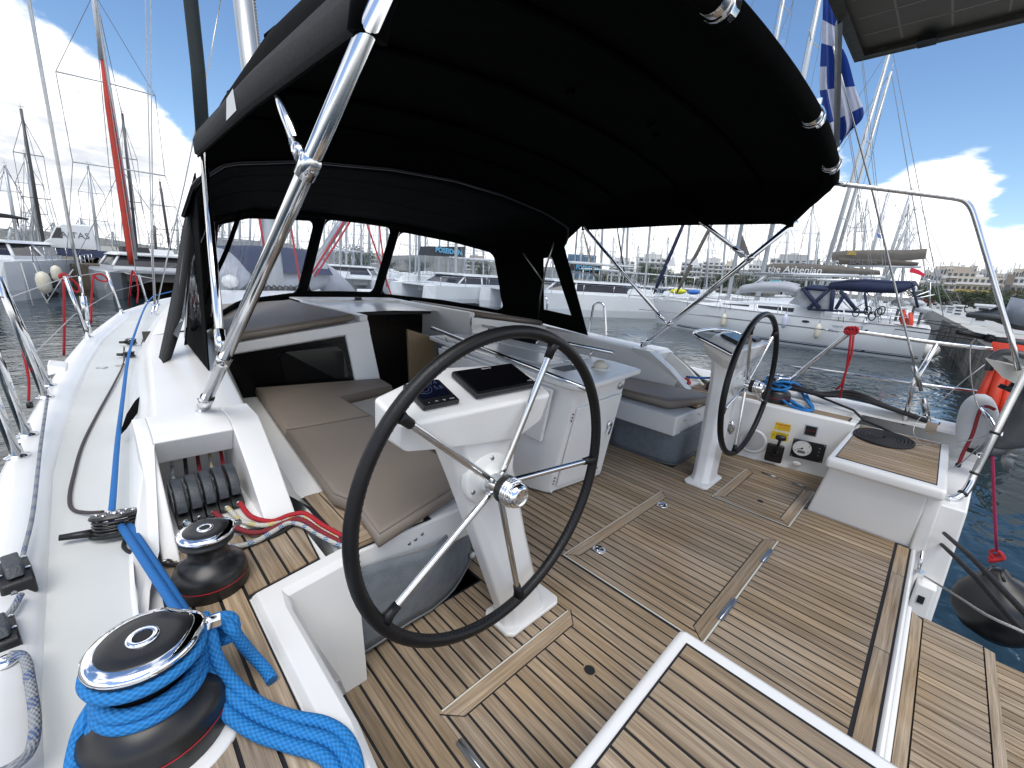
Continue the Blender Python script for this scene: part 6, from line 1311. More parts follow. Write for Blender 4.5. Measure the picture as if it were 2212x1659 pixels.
for lab, pts in (('thin cord from the coiled rope up to the tube joint', [(1980, 962, 1.5), (2040, 958, 1.5), (2100, 950, 1.45), (2152, 936, 1.3)]), ('white looped wire from the seat up to the rail', [(1990, 962, 1.55), (1973, 935, 1.55), (1985, 905, 1.6), (2030, 868, 1.65), (2085, 820, 1.7), (2150, 770, 1.8)]), ('grey wire loop hanging from the stern rail', [(2118, 727, 1.7), (2098, 745, 1.7), (2096, 800, 1.7), (2106, 860, 1.7), (2130, 905, 1.6), (2155, 935, 1.5)]), ('thin wire running down behind the seat corner', [(2150, 935, 1.4), (2110, 970, 1.4), (2070, 1005, 1.4), (2050, 1012, 1.4)])):
    rope(lab, [ox(*p) for p in pts], .0028, STEELD, 6, 6, cat='wire', name='wire', group='thin wires at the stern')
q_ = MB(); q_.tube([ox(2120, 880, 1.4), ox(2140, 905, 1.38), ox(2152, 930, 1.3)], .010, 8); q_.tube([ox(2140, 935, 1.3), ox(2165, 940, 1.3)], .016, 8); single('rail_joint', q_, CHROME, 'chrome joint linking the slanting strut to the heavy tube', 'joint')

# =================================================================== harbour
KX, KY = 1.27, .82
def wx(px, py, x): return _on(RW, CAMW, px, py, 0, x * KX)
def wy(px, py, y): return _on(RW, CAMW, px, py, 1, y * KY)
def water_mat():
    m = bpy.data.materials.new('harbour_water'); m.use_nodes = True; nt = m.node_tree; L = nt.links.new; b = nt.nodes['Principled BSDF']
    b.inputs['Base Color'].default_value = (.009, .022, .028, 1); b.inputs['Roughness'].default_value = .03; b.inputs['IOR'].default_value = 1.33; b.inputs['Specular IOR Level'].default_value = .75
    t = nt.nodes.new('ShaderNodeTexCoord'); mp = nt.nodes.new('ShaderNodeMapping'); L(t.outputs['Object'], mp.inputs[0]); mp.inputs['Scale'].default_value = (1.0, 1.5, 1); mp.inputs['Rotation'].default_value = (0, 0, .5)
    def N(sc, det, dist=0): n = nt.nodes.new('ShaderNodeTexNoise'); n.inputs['Scale'].default_value = sc; n.inputs['Detail'].default_value = det; n.inputs['Distortion'].default_value = dist; L(mp.outputs[0], n.inputs['Vector']); return n.outputs[0]
    a, c, d = N(1.3, 3, .8), N(4.2, 2, .5), N(.16, 2)
    mr = nt.nodes.new('ShaderNodeMapRange'); L(d, mr.inputs[0]); mr.inputs[1].default_value = .40; mr.inputs[2].default_value = .62; mr.inputs[3].default_value = .35; mr.inputs[4].default_value = 1
    s = nt.nodes.new('ShaderNodeMath'); s.operation = 'MULTIPLY_ADD'; L(c, s.inputs[0]); s.inputs[1].default_value = .22; L(a, s.inputs[2])
    s2 = nt.nodes.new('ShaderNodeMath'); s2.operation = 'MULTIPLY'; L(s.outputs[0], s2.inputs[0]); L(mr.outputs[0], s2.inputs[1])
    bp = nt.nodes.new('ShaderNodeBump'); bp.inputs['Strength'].default_value = 1; bp.inputs['Distance'].default_value = .10; L(s2.outputs[0], bp.inputs['Height']); L(bp.outputs[0], b.inputs['Normal']); return m
w_ = MB(); w_.add([(-900, -900, WATER), (900, -900, WATER), (900, 900, WATER), (-900, 900, WATER)], [(0, 1, 2, 3)]); struct('water', w_, water_mat(), boat=False)
gr_ = MB(); gr_.add([(-3500, -3500, WATER - 3), (3500, -3500, WATER - 3), (3500, 3500, WATER - 3), (-3500, 3500, WATER - 3)], [(0, 1, 2, 3)]); struct('sea_bed', gr_, mat('sea_bed', (.03, .05, .05), .9), boat=False)
STONE = mat('quay_stone', (.20, .19, .165), .85, color2=(.055, .055, .045), noise_sc=1.6, bump=.8, bump_sc=6, stretch=(1, 1, .6)); CONC = mat('quay_concrete', (.44, .44, .42), .85, noise_amt=.2, noise_sc=1.2)
QZ = .30; qa, qb = wz(2084, 807, WATER), wz(2030, 735, WATER); qd = (qb - qa).normalized(); qn = Vector((-qd.y, qd.x, 0)); qs = qa - qd * 9
def qpt(a, b, z): p = qs + qd * a + qn * b; return (p.x, p.y, z)
m_ = MB(); m_.add([qpt(0, 0, QZ), qpt(0, -60, QZ), qpt(160, -60, QZ), qpt(160, 0, QZ)], [(3, 2, 1, 0)][::1] if False else [(0, 1, 2, 3)]); m_.add([qpt(0, 0, WATER - 2), qpt(160, 0, WATER - 2), qpt(160, 0, QZ), qpt(0, 0, QZ)], [(0, 1, 2, 3)]); m_.add([qpt(0, 0, WATER - 2), qpt(0, -60, WATER - 2), qpt(0, -60, QZ), qpt(0, 0, QZ)], [(0, 1, 2, 3)])
quay = struct('quay', m_, CONC, boat=False)
random.seed(3); m0 = []
for row in range(3):       # quay face built of rough blocks
    a = 0
    while a < 26:
        l = random.uniform(.7, 1.25); z0 = WATER - .1 + row * .40; mm = MB(); o_ = random.uniform(.02, .07)
        mm.hexa([qpt(a + .015, .0, z0 + .012), qpt(a + l - .015, .0, z0 + .012), qpt(a + l - .03, o_, z0 + .02), qpt(a + .03, o_, z0 + .02)], [qpt(a + .015, .0, z0 + .39), qpt(a + l - .015, .0, z0 + .39), qpt(a + l - .03, o_, z0 + .375), qpt(a + .03, o_, z0 + .375)]); part('stone_block', mm, STONE, quay); a += l
m_ = MB(); m_.hexa([qpt(0, -.5, QZ + .002), qpt(160, -.5, QZ + .002), qpt(160, .10, QZ + .002), qpt(0, .10, QZ + .002)], [qpt(0, -.5, QZ + .03), qpt(160, -.5, QZ + .03), qpt(160, .10, QZ + .03), qpt(0, .10, QZ + .03)]); part('coping', m_, mat('coping', (.50, .50, .47), .8, noise_amt=.2, noise_sc=3), quay)
m_ = MB(); lz = .25; m_.box(-70, 6.5, 30.6, 160, WATER - 2, lz); m_.box(6.5, 30, 62, 160, WATER - 2, lz); struct('left_quay', m_, mat('left_quay_stone', (.17, .14, .10), .85, color2=(.07, .055, .04), noise_sc=1.2, bump=.6, bump_sc=4), boat=False)
m_ = MB(); m_.add([(30, 75, lz), (75, 45, lz), (130, -3, lz), (420, -60, lz + 1), (420, 420, lz + 1), (-60, 420, lz + 1), (-60, 150, lz)], [tuple(range(7))]); m_.add([(30, 75, WATER - 2), (75, 45, WATER - 2), (75, 45, lz), (30, 75, lz)], [(0, 1, 2, 3)]); m_.add([(75, 45, WATER - 2), (130, -3, WATER - 2), (130, -3, lz), (75, 45, lz)], [(0, 1, 2, 3)]); struct('ground', m_, mat('shore_ground', (.16, .16, .14), .9, noise_amt=.3, noise_sc=.2), boat=False)
HILL = mat('hill_green', (.10, .125, .115), .95, color2=(.19, .18, .16), noise_sc=.02, noise_amt=.2)
m_ = MB(); rows = []
for k in range(60):
    a = R(-75 + k * 2.6); rr_ = 1500; h = 26 + 14 * math.sin(k * .35) + 9 * math.sin(k * .9 + 1) + (34 if k > 44 else 0) * .5; rows.append([(rr_ * math.sin(a), rr_ * math.cos(a), -4), ((rr_ + 120) * math.sin(a), (rr_ + 120) * math.cos(a), h * .55), ((rr_ + 300) * math.sin(a), (rr_ + 300) * math.cos(a), h), ((rr_ + 700) * math.sin(a), (rr_ + 700) * math.cos(a), -10)])
m_.loft(rows); struct('hills', m_, HILL, boat=False)

NAVYC = NAVY; ALU = mat('mast_aluminium', (.50, .53, .55), .4, .5); ALUD = mat('mast_dark', (.05, .05, .055), .4); GREYBAG = mat('sail_bag_grey', (.14, .13, .115), .85, noise_amt=.25, noise_sc=3, bump=.3, bump_sc=4); BLACKBAG = mat('sail_bag_black', (.02, .021, .025), .8)
HULLW = mat('hull_white', (.66, .69, .71), .25, noise_amt=.06, noise_sc=1.2, coat=.2); HULLG = mat('hull_grey', (.22, .235, .25), .3); DWIN = mat('boat_window', (.02, .02, .025), .12); BOOT = mat('antifoul_black', (.012, .012, .016), .5); WIRE = mat('wire_grey', (.20, .21, .22), .5, .4); TEAKF = mat('far_teak', (.35, .27, .18), .7); HATCHG = mat('tinted_hatch', (.06, .05, .06), .2)
def dirat(px, py, D):      # point on a sight line at a ground distance D
    r = RW @ Vector((px - 1106, py - 829.5, 915.0)); return CAMW + r * (D / math.hypot(r.x, r.y))
def rig(t, foot, top, r=.09, m=None, spreaders=(.38, .68), sw=.8, fwd=Vector((0, 1, 0)), L=6.0, deckz=0, full=True, boom=None, forestay=True, rw=.008):
    """mast with spreaders, shrouds and stays under its boat, all in harbour coordinates"""
    foot, top = Vector(foot), Vector(top); m = m or ALU; side = Vector((fwd.y, -fwd.x, 0))
    q_ = MB(); q_.tube([foot, foot.lerp(top, .6), top], [r, r, r * .75], 10); ms = part('mast', q_, m, t, True)
    q_ = MB()
    for s_ in spreaders:
        p = foot.lerp(top, s_); q_.tube([p - side * sw - fwd * .15, p, p + side * sw - fwd * .15], r * .28, 6)
    q_.tube([top, top + Vector((.0, 0, .5))], .012, 4); q_.tube([top + Vector((-.15, 0, .15)), top + Vector((.2, 0, .2))], .012, 4); part('spreaders', q_, m, ms, True, kind='stuff')
    q_ = MB(); f0 = Vector((foot.x, foot.y, deckz))
    for s in (-1, 1):
        last = f0 + side * s * (sw * 1.55)
        for s_ in spreaders: p = foot.lerp(top, s_) + side * s * sw - fwd * .15; q_.tube([last, p], rw, 4, caps=False); last = p
        q_.tube([last, foot.lerp(top, .94)], rw, 4, caps=False); q_.tube([f0 + side * s * sw * 1.45 - fwd * .3, foot.lerp(top, spreaders[0])], rw, 4, caps=False)
    if forestay: q_.tube([f0 + fwd * L * .5, top], rw * 1.2, 4, caps=False)
    for s in (-1, 1): q_.tube([f0 - fwd * L * .55 + side * s * .8, top], rw, 4, caps=False)
    part('rigging_wires', q_, WIRE, t, True, kind='stuff')
    return ms
def yacht(label, bow, stern, hb, fb, foot=None, top=None, hullm=None, cabin=True, rigkw={}, group='yachts moored in rows', stripe=None, name='sailing_yacht', near=False):
    """monohull: bow and stern on the water, half beam, freeboard"""
    bow, stern = Vector((bow[0], bow[1], WATER)), Vector((stern[0], stern[1], WATER)); f = (bow - stern); L = f.length; f.normalize(); sd = Vector((f.y, -f.x, 0)); c = (bow + stern) / 2
    t = thing(name, label, 'sailboat', c, 0, group, boat=False); hullm = hullm or HULLW; rows, boot = [], []
    prof = [(0, .80), (.12, .88), (.3, .98), (.5, 1.0), (.68, .90), (.82, .66), (.93, .32), (1.0, .02)]
    NS = 14 if near else 8
    def pf(u): return lerp_tab(prof, u)
    st = [i / NS for i in range(NS + 1)]; dk = []
    for u in st:
        p = stern + f * L * u; w = hb * pf(u); z = WATER + fb * (1 + .12 * u ** 2); rk = f * (.35 * u ** 6); bil = .90
        rows.append([p - sd * w * .80 + Vector((0, 0, -.3)), p - sd * w * .93, p - sd * w * 1.0 + rk + Vector((0, 0, fb * .55)), Vector((*(p - sd * w * 1.0 + rk).xy, z)), Vector((*(p + sd * w + rk).xy, z)), p + sd * w + rk + Vector((0, 0, fb * .55)), p + sd * w * .93, p + sd * w * .8 + Vector((0, 0, -.3))])
    m_ = MB(); m_.loft([r[:4] for r in rows][::-1]); m_.loft([r[4:] for r in rows][::-1]); m_.add([rows[0][k] for k in (0, 1, 2, 3, 4, 5, 6, 7)], [tuple(range(7, -1, -1))]); h_ = part('hull', m_, hullm, t, True)
    m_ = MB(); m_.loft([[r[3] + Vector((0, 0, .004)), (r[3] + r[4]) / 2 + Vector((0, 0, .03)), r[4] + Vector((0, 0, .004))] for r in rows][::-1]); part('deck', m_, HULLW, t, True)
    m_ = MB(); k = 1.006
    for sg, i0, i1 in ((-1, 0, 1), (1, 7, 6)):
        rr = [[r[i0] + sd * sg * .012, r[i1] + sd * sg * .012 + Vector((0, 0, .07))] for r in rows]; m_.loft(rr if sg < 0 else rr[::-1])
    part('waterline_band', m_, BOOT, h_, True)
    if cabin:
        m_ = MB(); cr = []
        for u, ww, hh in ((.30, .62, .34), (.36, .64, .38), (.55, .58, .34), (.68, .45, .24), (.80, .22, .05)):
            p = stern + f * L * u; zz = WATER + fb * 1.04; cr.append([Vector((*(p - sd * hb * ww).xy, zz - .02)), Vector((*(p - sd * hb * ww * .86).xy, zz + hh * .85)), Vector((*p.xy, zz + hh)), Vector((*(p + sd * hb * ww * .86).xy, zz + hh * .85)), Vector((*(p + sd * hb * ww).xy, zz - .02))])
        m_.loft(cr[::-1]); m_.add(cr[0], [tuple(range(5))]); cb = part('coachroof', m_, HULLW, t, True)
        if near:
            for sg in (-1, 1):
                def cp(u, v): 
                    for (a, ra), (b, rb_) in zip(zip((.30, .36, .55, .68, .80), cr), zip((.36, .55, .68, .80, .81), cr[1:] + [cr[-1]])):
                        if u <= b: k_ = (u - a) / (b - a); i_, j_ = (0, 1) if sg < 0 else (4, 3); A_, B_ = ra[i_].lerp(rb_[i_], k_), ra[j_].lerp(rb_[j_], k_); return A_.lerp(B_, v) + sd * sg * .012
                q_ = MB(); us = [.40, .46, .52, .58, .64, .68]; lo_ = [cp(u, .30 + .08 * i_) for i_, u in enumerate(us)]; hi_ = [cp(u, .82) for u in us]; q_.loft([lo_, hi_] if sg > 0 else [hi_, lo_], False); part('cabin_window', q_, DWIN, cb, True)
    if foot is not None: rig(t, foot, top, fwd=f, L=L, deckz=WATER + fb, **rigkw)
    return t, f, sd, L, stern, bow

# ---------------- the white yacht across the basin
B0, S0 = wz(1408, 701, WATER), wz(1980, 776, WATER); cl = Vector((16.35, 0, 0)); bow = Vector((20.6, B0.y + .3, 0)); ste = Vector((21.1, .45, 0))
XM = 16.4; t43, f, sd, L43, st_, bw_ = yacht('white 43 foot yacht with navy bimini and sprayhood lying across the basin', bow, ste, 2.25, 1.2, wx(1573, 645, XM), wx(1742, -270, XM - .2), near=True, rigkw=dict(r=.085, spreaders=(.30, .52, .74), sw=1.0, rw=.011), group='yachts stern to the right quay')
DZ = WATER + 1.06
def near_side(px, py): return wx(px, py, 14.55)
def hp(u, z, off=.012):      # point on the near flank of the hull
    w = 2.25 * lerp_tab([(0, .80), (.12, .88), (.3, .98), (.5, 1.0), (.68, .90), (.82, .66), (.93, .32), (1.0, .02)], u); p = st_ + f * L43 * u - sd * (w * (.93 + .07 * min(1, z / .66)) + off); return Vector((p.x, p.y, WATER + z))
m_ = MB(); US = [i / 30 * .97 + .01 for i in range(31)]; m_.loft([[hp(u, .10), hp(u, .15)] for u in US]); m_.loft([[hp(u, .18), hp(u, .195)] for u in US]); part('navy_stripe', m_, mat('stripe_navy', (.03, .05, .09), .4), t43, True)
m_ = MB(); m_.tube([hp(u, 1.2 * (1 + .12 * u * u) + .015, -.0) for u in US], .022, 6); part('toe_rail', m_, mat('rail_grey', (.30, .31, .32), .4), t43, True)
m_ = MB(); m_.tube([hp(u, .82 + .06 * u, .006) for u in US], .008, 4); part('hull_crease', m_, mat('crease', (.30, .34, .36), .4), t43, True)
for (px, py, a, b) in ((1437, 677, .15, .035), (1553, 671 + 0, .01, .01), (1870, 762 - 48, .05, .03), (1863, 757, .07, .03), (1745, 679, .14, .05)):
    r = RW @ Vector((px - 1106, py - 829.5, 915)); best = min(((hp(u / 200, .05 + .1 * v) - CAMW).normalized().cross(r.normalized()).length, u / 200, .05 + .1 * v) for u in range(2, 196) for v in range(11)); p = hp(best[1], best[2], .014); q_ = MB(); q_.add([p + f * (a * math.cos(k * .52)) / 1 + Vector((0, 0, b * math.sin(k * .52))) for k in range(12)], [tuple(range(12))]); part('port_light', q_, DWIN, t43, True)
tx = text_mb('43', .22, frame(hp(.18, 1.0, .016), -f * 1.0, (0, 0, 1)), .002); tx.merge(text_mb('oceanis', .15, frame(hp(.245, 1.0, .016), -f, (0, 0, 1)), .002)); part('model_lettering', tx, mat('lettering_grey', (.22, .24, .26), .4), t43, True)
def yfit(nm, mb, m): return part(nm, mb, m, t43, True)
def q3(px, py, x=16.2): return wx(px, py, x)
# sprayhood and bimini from the photograph's outline, with true width
def span(ptsA, wdt=1.35, x0=None):
    x0 = x0 or XM * KX; wdt *= KX; return [[Vector((x0 - wdt, p.y, p.z)), Vector((x0 - wdt * .8, p.y, p.z + .06)), Vector((x0, p.y, p.z + .10)), Vector((x0 + wdt * .8, p.y, p.z + .06)), Vector((x0 + wdt, p.y, p.z))] for p in ptsA]
NS_ = XM - 1.3
pts = [wx(x, y, NS_) for x, y in ((1788, 628), (1793, 613), (1830, 608), (1870, 607), (1920, 611), (1968, 611), (1972, 622))]
m_ = MB(); m_.loft(span(pts, 1.3)); b_ = yfit('bimini_top', m_, NAVYC); b_.modifiers.new('s', 'SOLIDIFY').thickness = .03
m_ = MB(); lo = [wx(x, y, NS_) for x, y in ((1788, 626), (1870, 632), (1940, 634), (1972, 622))]; hi = [wx(x, y, NS_) for x, y in ((1793, 613), (1870, 607), (1930, 612), (1968, 611))]; m_.loft([lo, hi]); yfit('bimini_side', m_, NAVYC).modifiers.new('s', 'SOLIDIFY').thickness = .02
pts = [wx(x, y, NS_) for x, y in ((1703, 653), (1735, 625), (1742, 619), (1790, 623))]; m_ = MB(); m_.loft(span(pts[1:], 1.25)); yfit('sprayhood_roof', m_, NAVYC).modifiers.new('s', 'SOLIDIFY').thickness = .02
sw_ = [wx(x, y, NS_) for x, y in ((1703, 655), (1738, 623), (1790, 625), (1800, 671), (1750, 665))]; m_ = MB(); m_.add(sw_, [(0, 1, 2, 3, 4)]); yfit('sprayhood_window', m_, mat('vinyl_grey', (.30, .33, .36), .15, noise_amt=.5, noise_sc=3))
m_ = MB()
for seg in (((1735, 623), (1770, 666), 7), ((1790, 625), (1745, 668), 6), ((1800, 625), (1795, 672), 7), ((1826, 632), (1805, 668), 6), ((1815, 628), (1850, 670), 6), ((1745, 668), (1885, 676), 4), ((1738, 622), (1790, 626), 6), ((1868, 632), (1873, 672), 4), ((1972, 620), (1983, 665), 4)):
    a, b = wx(*seg[0], NS_ - .02), wx(*seg[1], NS_ - .02); m_.tube([a, b], seg[2] / 915 * 10.4, 6)
yfit('sprayhood_bands', m_, NAVYC)
m_ = MB()
for seg in (((1792, 623), (1838, 668)), ((1862, 622), (1912, 672)), ((1836, 672), (1910, 630)), ((1955, 610), (1925, 665)), ((1762, 640), (1748, 668)), ((1968, 608), (1950, 630)), ((1910, 632), (1990, 628)), ((1920, 660), (2010, 628)), ((1930, 655), (2020, 636)), ((1990, 600), (2020, 608)), ((2010, 606), (2008, 665))):
    m_.tube([wx(*seg[0], NS_ + .1), wx(*seg[1], NS_ + .1)], .018, 6)
yfit('frame_tubes', m_, STEEL)['kind'] = 'stuff'
m_ = MB(); 
for x0, x1, yt, yb in ((1627, 1638, 655, 682), (1678, 1690, 658, 688)): m_.tube([wx(x0, yb, 14.7), wx(x0 + 4, yt, 14.75), wx(x1 - 3, yt, 14.75), wx(x1 + 2, yb + 3, 14.7)], .016, 6)
for x, yb, yt in ((1485, 662, 640), (1578, 670, 638), (1555, 670, 645), (1811, 695, 672), (1822, 697, 668)): m_.tube([wx(x, yb, 14.6), wx(x + 1, yt, 14.6)], .013, 6)
for y0 in (640, 650): m_.tube([wx(1412, y0 + 2, 15.9), wx(1485, y0, 14.8), wx(1578, y0 - 1, 14.6)], .006, 4)
for a, b in (((1415, 655), (1408, 625)), ((1408, 625), (1455, 622)), ((1455, 622), (1460, 655)), ((1412, 640), (1458, 638))): m_.tube([wx(*a, 16.0), wx(*b, 16.0)], .016, 6)
for a, b in (((1872, 693), (1880, 660)), ((1880, 660), (1960, 668)), ((1960, 668), (1962, 700)), ((1885, 678), (1960, 686)), ((1925, 664), (1922, 700))): m_.tube([wx(*a, 14.9), wx(*b, 14.9)], .014, 6)
yfit('rails', m_, STEEL)['kind'] = 'stuff'
m_ = MB(); m_.tube(smooth_path([wx(x, y, 15.6) for x, y in ((1592, 636), (1605, 625), (1650, 620), (1700, 622), (1725, 630))], 4), [.10] * 4 + [.19] * 13, 12); m_.tube([wx(x, y, 16.8) for x, y in ((1600, 626), (1650, 616), (1700, 616), (1725, 622))], .17, 10); yfit('dinghy', m_, DG)
m_ = MB(); m_.tube([wx(x, y, 15.42) for x, y in ((1604, 638), (1650, 641), (1712, 642))], .02, 6); yfit('dinghy_band', m_, mat('band_grey', (.12, .13, .14), .6))
m_ = MB(); m_.tube([wx(1651, 598, XM), wx(1597, 634, XM)], .03, 8); yfit('rigid_vang', m_, ALU)
m_ = MB()
for (x, y) in ((1875, 668), (1898, 672), (1850, 672), (1885, 680), (1905, 668)): m_.tube([wx(x, y, 14.9) + Vector((0, .10 * math.cos(a), .16 * math.sin(a) - .05)) for a in [i * .55 for i in range(13)]], .022, 6)
yfit('hanging_rope_coils', m_, ROPE_BLACK)
m_ = MB(); m_.lathe([(.10, 0), (.08, .06), (.05, .1), (.06, .2), (.07, .22), (0, .23)], 14, Matrix.Translation(wx(1868, 697, 14.95))); yfit('winch', m_, STEEL)
for i, (lab, px, py, mm) in enumerate((('cream cylindrical fender hanging near the bow of the 43 foot yacht', 1563, 692, CREAM), ('pale bluish fender hanging amidships on the 43 foot yacht', 1695, 694, mat('blue_fender', (.50, .54, .66), .4)), ('cream fender hanging aft of the pale one on the 43 foot yacht', 1766, 716, CREAM))):
    c = wx(px, py, [14.6, 14.4, 14.5][i]); m_ = MB(); m_.lathe([(0, -.30), (.05, -.27), (.10, -.20), (.11, -.1), (.11, .1), (.10, .20), (.05, .25), (.03, .30), (0, .31)], 16, Matrix.Translation(c)); o = single('fender', m_, mm, lab, 'fender', group='fenders on the 43 foot yacht', boat=False); m_ = MB(); m_.tube([c + Vector((0, 0, .28)), c + Vector((.05, 0, .75))], .012, 5); part('lanyard', m_, ROPE_WHITE, o, True)
c = wx(2003, 757, 16.3); m_ = MB(); m_.lathe([(0, -.36), (.2, -.30), (.34, -.1), (.35, .08), (.25, .26), (.1, .34), (0, .36)], 20, Matrix.Translation(c) @ Matrix.Rotation(1.2, 4, 'X')); single('ball_fender', m_, WHITEP, 'white ball fender at the stern of the 43 foot yacht', 'fender', boat=False)
for k, (px, py) in enumerate(((1945, 654), (1978, 654), (1993, 668))):
    c = wx(px, py, 16.2 + .5 * k); t = thing('outboard_motor', ['silver outboard on the rail of the 43 foot yacht, left of three', 'silver outboard in the middle of three beyond the rail', 'lowest silver outboard of the three beyond the rail'][k], 'outboard motor', c, 0, 'outboards at the far sterns', boat=False); m_ = MB(); m_.lathe([(0, -.14), (.14, -.12), (.22, -.05), (.22, .02), (.14, .10), (0, .13)], 14, Matrix.Identity(4), sx=.7, sy=1.3); part('cowl', m_, mat('silver_cowl', (.42, .45, .48), .3), t); m_ = MB(); m_.tube([(0, 0, -.12), (0, 0, -.7)], .05, 6); part('leg', m_, OG, t)
for k, (px, py) in enumerate(((1950, 683), (1965, 690))):
    c = wx(px, py, 16.3); m_ = MB(); m_.tube([c + Vector((0, .05, .25)), c + Vector((0, -.02, -.1)), c + Vector((0, -.10, -.35))], [.07, .12, .05], 8); single('life_sling', m_, OR, ['orange life sling on the stern rail of the 43 foot yacht', 'second orange life sling beside the first'][k], 'lifebuoy', boat=False)
m_ = MB()
for (a, b) in (((1912, 708), (2110, 735)), ((1930, 700), (2055, 720)), ((1985, 690), (2075, 700)), ((1990, 695), (2090, 712)), ((1975, 722), (2070, 705)), ((1985, 726), (2110, 690))): m_.tube([wx(*a, 16.0), qs.lerp(qs + qd, 1) * 0 + _on(RW, CAMW, b[0], b[1], 2, QZ + .05)], .016, 5)
single('mooring_lines', m_, ROPE_BLACK, 'dark mooring lines from the 43 foot yacht to the quay', 'mooring line', boat=False)

# ---------------- row of yachts stern-to beyond her
def txt(s, size, p, m, t, shear=0, nm='lettering', xa=Vector((0, -1, 0))): q_ = text_mb(s, size, frame(p, xa, (0, 0, 1)), .003, shear, .004); part(nm, q_, m, t, True)
WL = mat('letter_white', (.7, .71, .72), .6); GLt = mat('letter_grey', (.12, .12, .13), .6)
rowdef = [(21.6, 'white yacht with a Summer Sail boom, next beyond the 43 foot yacht', (1639, 631), (1822, -250), 1.0),
          (26.4, 'white yacht with grey Athenian sail cover behind the Summer Sail boom', (1809, 495), (1926, 99), 1.1),
          (31.0, 'catamaran style yacht with the 4.3 boom cover, third mast of the pair', (1824, 495), (1925, 155), 1.1),
          (36.5, 'grey masted yacht left of the leaning far masts', (1886, 537), (1919, 417), 1.0),
          (42.0, 'yacht with the tallest of the far leaning masts at the right', (1928, 537), (1971, 405), 1.0),
          (48.0, 'yacht with the second of the far leaning masts at the right', (1938, 537), (1978, 447), 1.0),
          (55.0, 'yacht with the third of the far leaning masts at the right', (1952, 537), (1978, 490), 1.0),
          (62.0, 'yacht with the shortest far leaning mast at the right', (1960, 537), (1982, 500), 1.0)]
row = []
for x, lab, (fx_, fy_), (tx_, ty_), fbk in rowdef:
    XX = x * KX; a, b = wx(fx_, fy_, x), wx(tx_, ty_, x); d = b - a; z0 = WATER + 1.2; foot = a + d * ((z0 - a.z) / d.z); y_ = foot.y - 5.5; y0 = qs.y + qd.y / qd.x * (XX - qs.x) + 1.0
    t, ff, s2, LL, s_, b_ = yacht(lab, (XX, y0 + 11.5), (XX, y0), 2.0, 1.2 * fbk, foot, b, rigkw=dict(r=.13 if x < 35 else .15, sw=1.1, rw=.012 if x < 30 else .016), group='yachts stern to the right quay'); row.append(t)
def boombar(t, x, a, b, r, m): q_ = MB(); q_.tube([wx(*a, x), wx(*b, x)], r, 10); return part('boom', q_, m, t, True)
boombar(row[0], 20.9, (1602, 590), (1852, 596), .085, ALU); txt('Summer-Sail.com', .30, wx(1667, 592, 20.78), GLt, row[0], .2); boombar(row[0], 20.9, (1852, 598), (1912, 599), .075, ALU)
boombar(row[1], 24.5, (1660, 601), (1895, 608), .085, ALU); txt('Summer-Sail.com', .30, wx(1723, 602, 24.38), GLt, row[1], .2)
def cover(t, x, top, bot, m, th=.16, nm='sail_cover'):
    a, b = [wx(*p, x) for p in top], [wx(*p, x) for p in bot]; q_ = MB(); n = len(a); o = Vector((th, 0, 0)); q_.loft([[p - o * .5 for p in b], [p - o for p in [u.lerp(v, .5) for u, v in zip(a, b)]], [p - o * .35 for p in a], [p + o * .35 for p in a], [p + o for p in [u.lerp(v, .5) for u, v in zip(a, b)]], [p + o * .5 for p in b]]); return part(nm, q_, m, t, True)
cover(row[1], 25.2, [(1655, 572), (1672, 569), (1720, 569), (1800, 573), (1900, 584)], [(1652, 590), (1672, 592), (1720, 592), (1800, 593), (1902, 594)], GREYBAG); txt('the Athenian', .60, wx(1715, 583, 24.95), WL, row[1], .1)
cover(row[2], 29.6, [(1797, 545), (1830, 541), (1900, 540), (1960, 540), (2003, 537)], [(1797, 562), (1830, 562), (1900, 562), (1960, 563), (1999, 559)], GREYBAG); cover(row[2], 28.4, [(1812, 556), (1850, 560), (1930, 561), (1985, 567)], [(1812, 571), (1850, 572), (1930, 573), (1982, 574)], mat('cover_brown', (.085, .075, .062), .9), nm='lower_cover'); txt('BALI 4.3', .55, wx(1872, 566, 28.2), GLt, row[2]); boombar(row[2], 28.4, (1830, 574), (1990, 577), .08, ALU)
m_ = MB(); c = wx(1838, 550, 29.4); [m_.tube([c, c + Vector((0, .3 * math.cos(a), .3 * math.sin(a)))], .015, 4) for a in [i * .45 for i in range(8)]]; part('yellow_sun_mark', m_, mat('mark_yellow', (.7, .5, .05), .6), row[2], True)
# small things on that row: kayaks, tents, biminis, flags
for lab, a, b, r, col_, x in (('yellow kayak lying on the deck behind the near bow', (1448, 629), (1482, 630), .20, (.65, .66, .03), 20), ('blue kayak lying beside the yellow one', (1485, 631), (1512, 631), .18, (.05, .17, .55), 20), ('turquoise kayak lying on deck under the booms', (1652, 590 + 22), (1700, 614), .24, (.0, .30, .34), 24)):
    A_, B_ = wx(*a, x), wx(*b, x); m_ = MB(); m_.tube([A_.lerp(B_, k / 8) for k in range(9)], [r * math.sin(math.pi * (k + .6) / 9.2) ** .6 * .9 for k in range(9)], 10); single('kayak', m_, mat('kayak_' + lab[:4], col_, .4), lab, 'kayak', group='kayaks on the far decks', boat=False)
for lab, x, tp, bt, mm in (('grey triangular sail bag hanging by the first big mast', 18.5, [(1602, 504), (1606, 502)], [(1594, 548), (1622, 552)], GREYBAG),):
    q_ = MB(); q_.add([wx(1602, 503, x), wx(1620, 550, x), wx(1600, 558, x), wx(1594, 550, x)], [(0, 1, 2, 3)]); o = single('staysail_bag', q_, mm, lab, 'sail bag', boat=False); o.modifiers.new('s', 'SOLIDIFY').thickness = .08
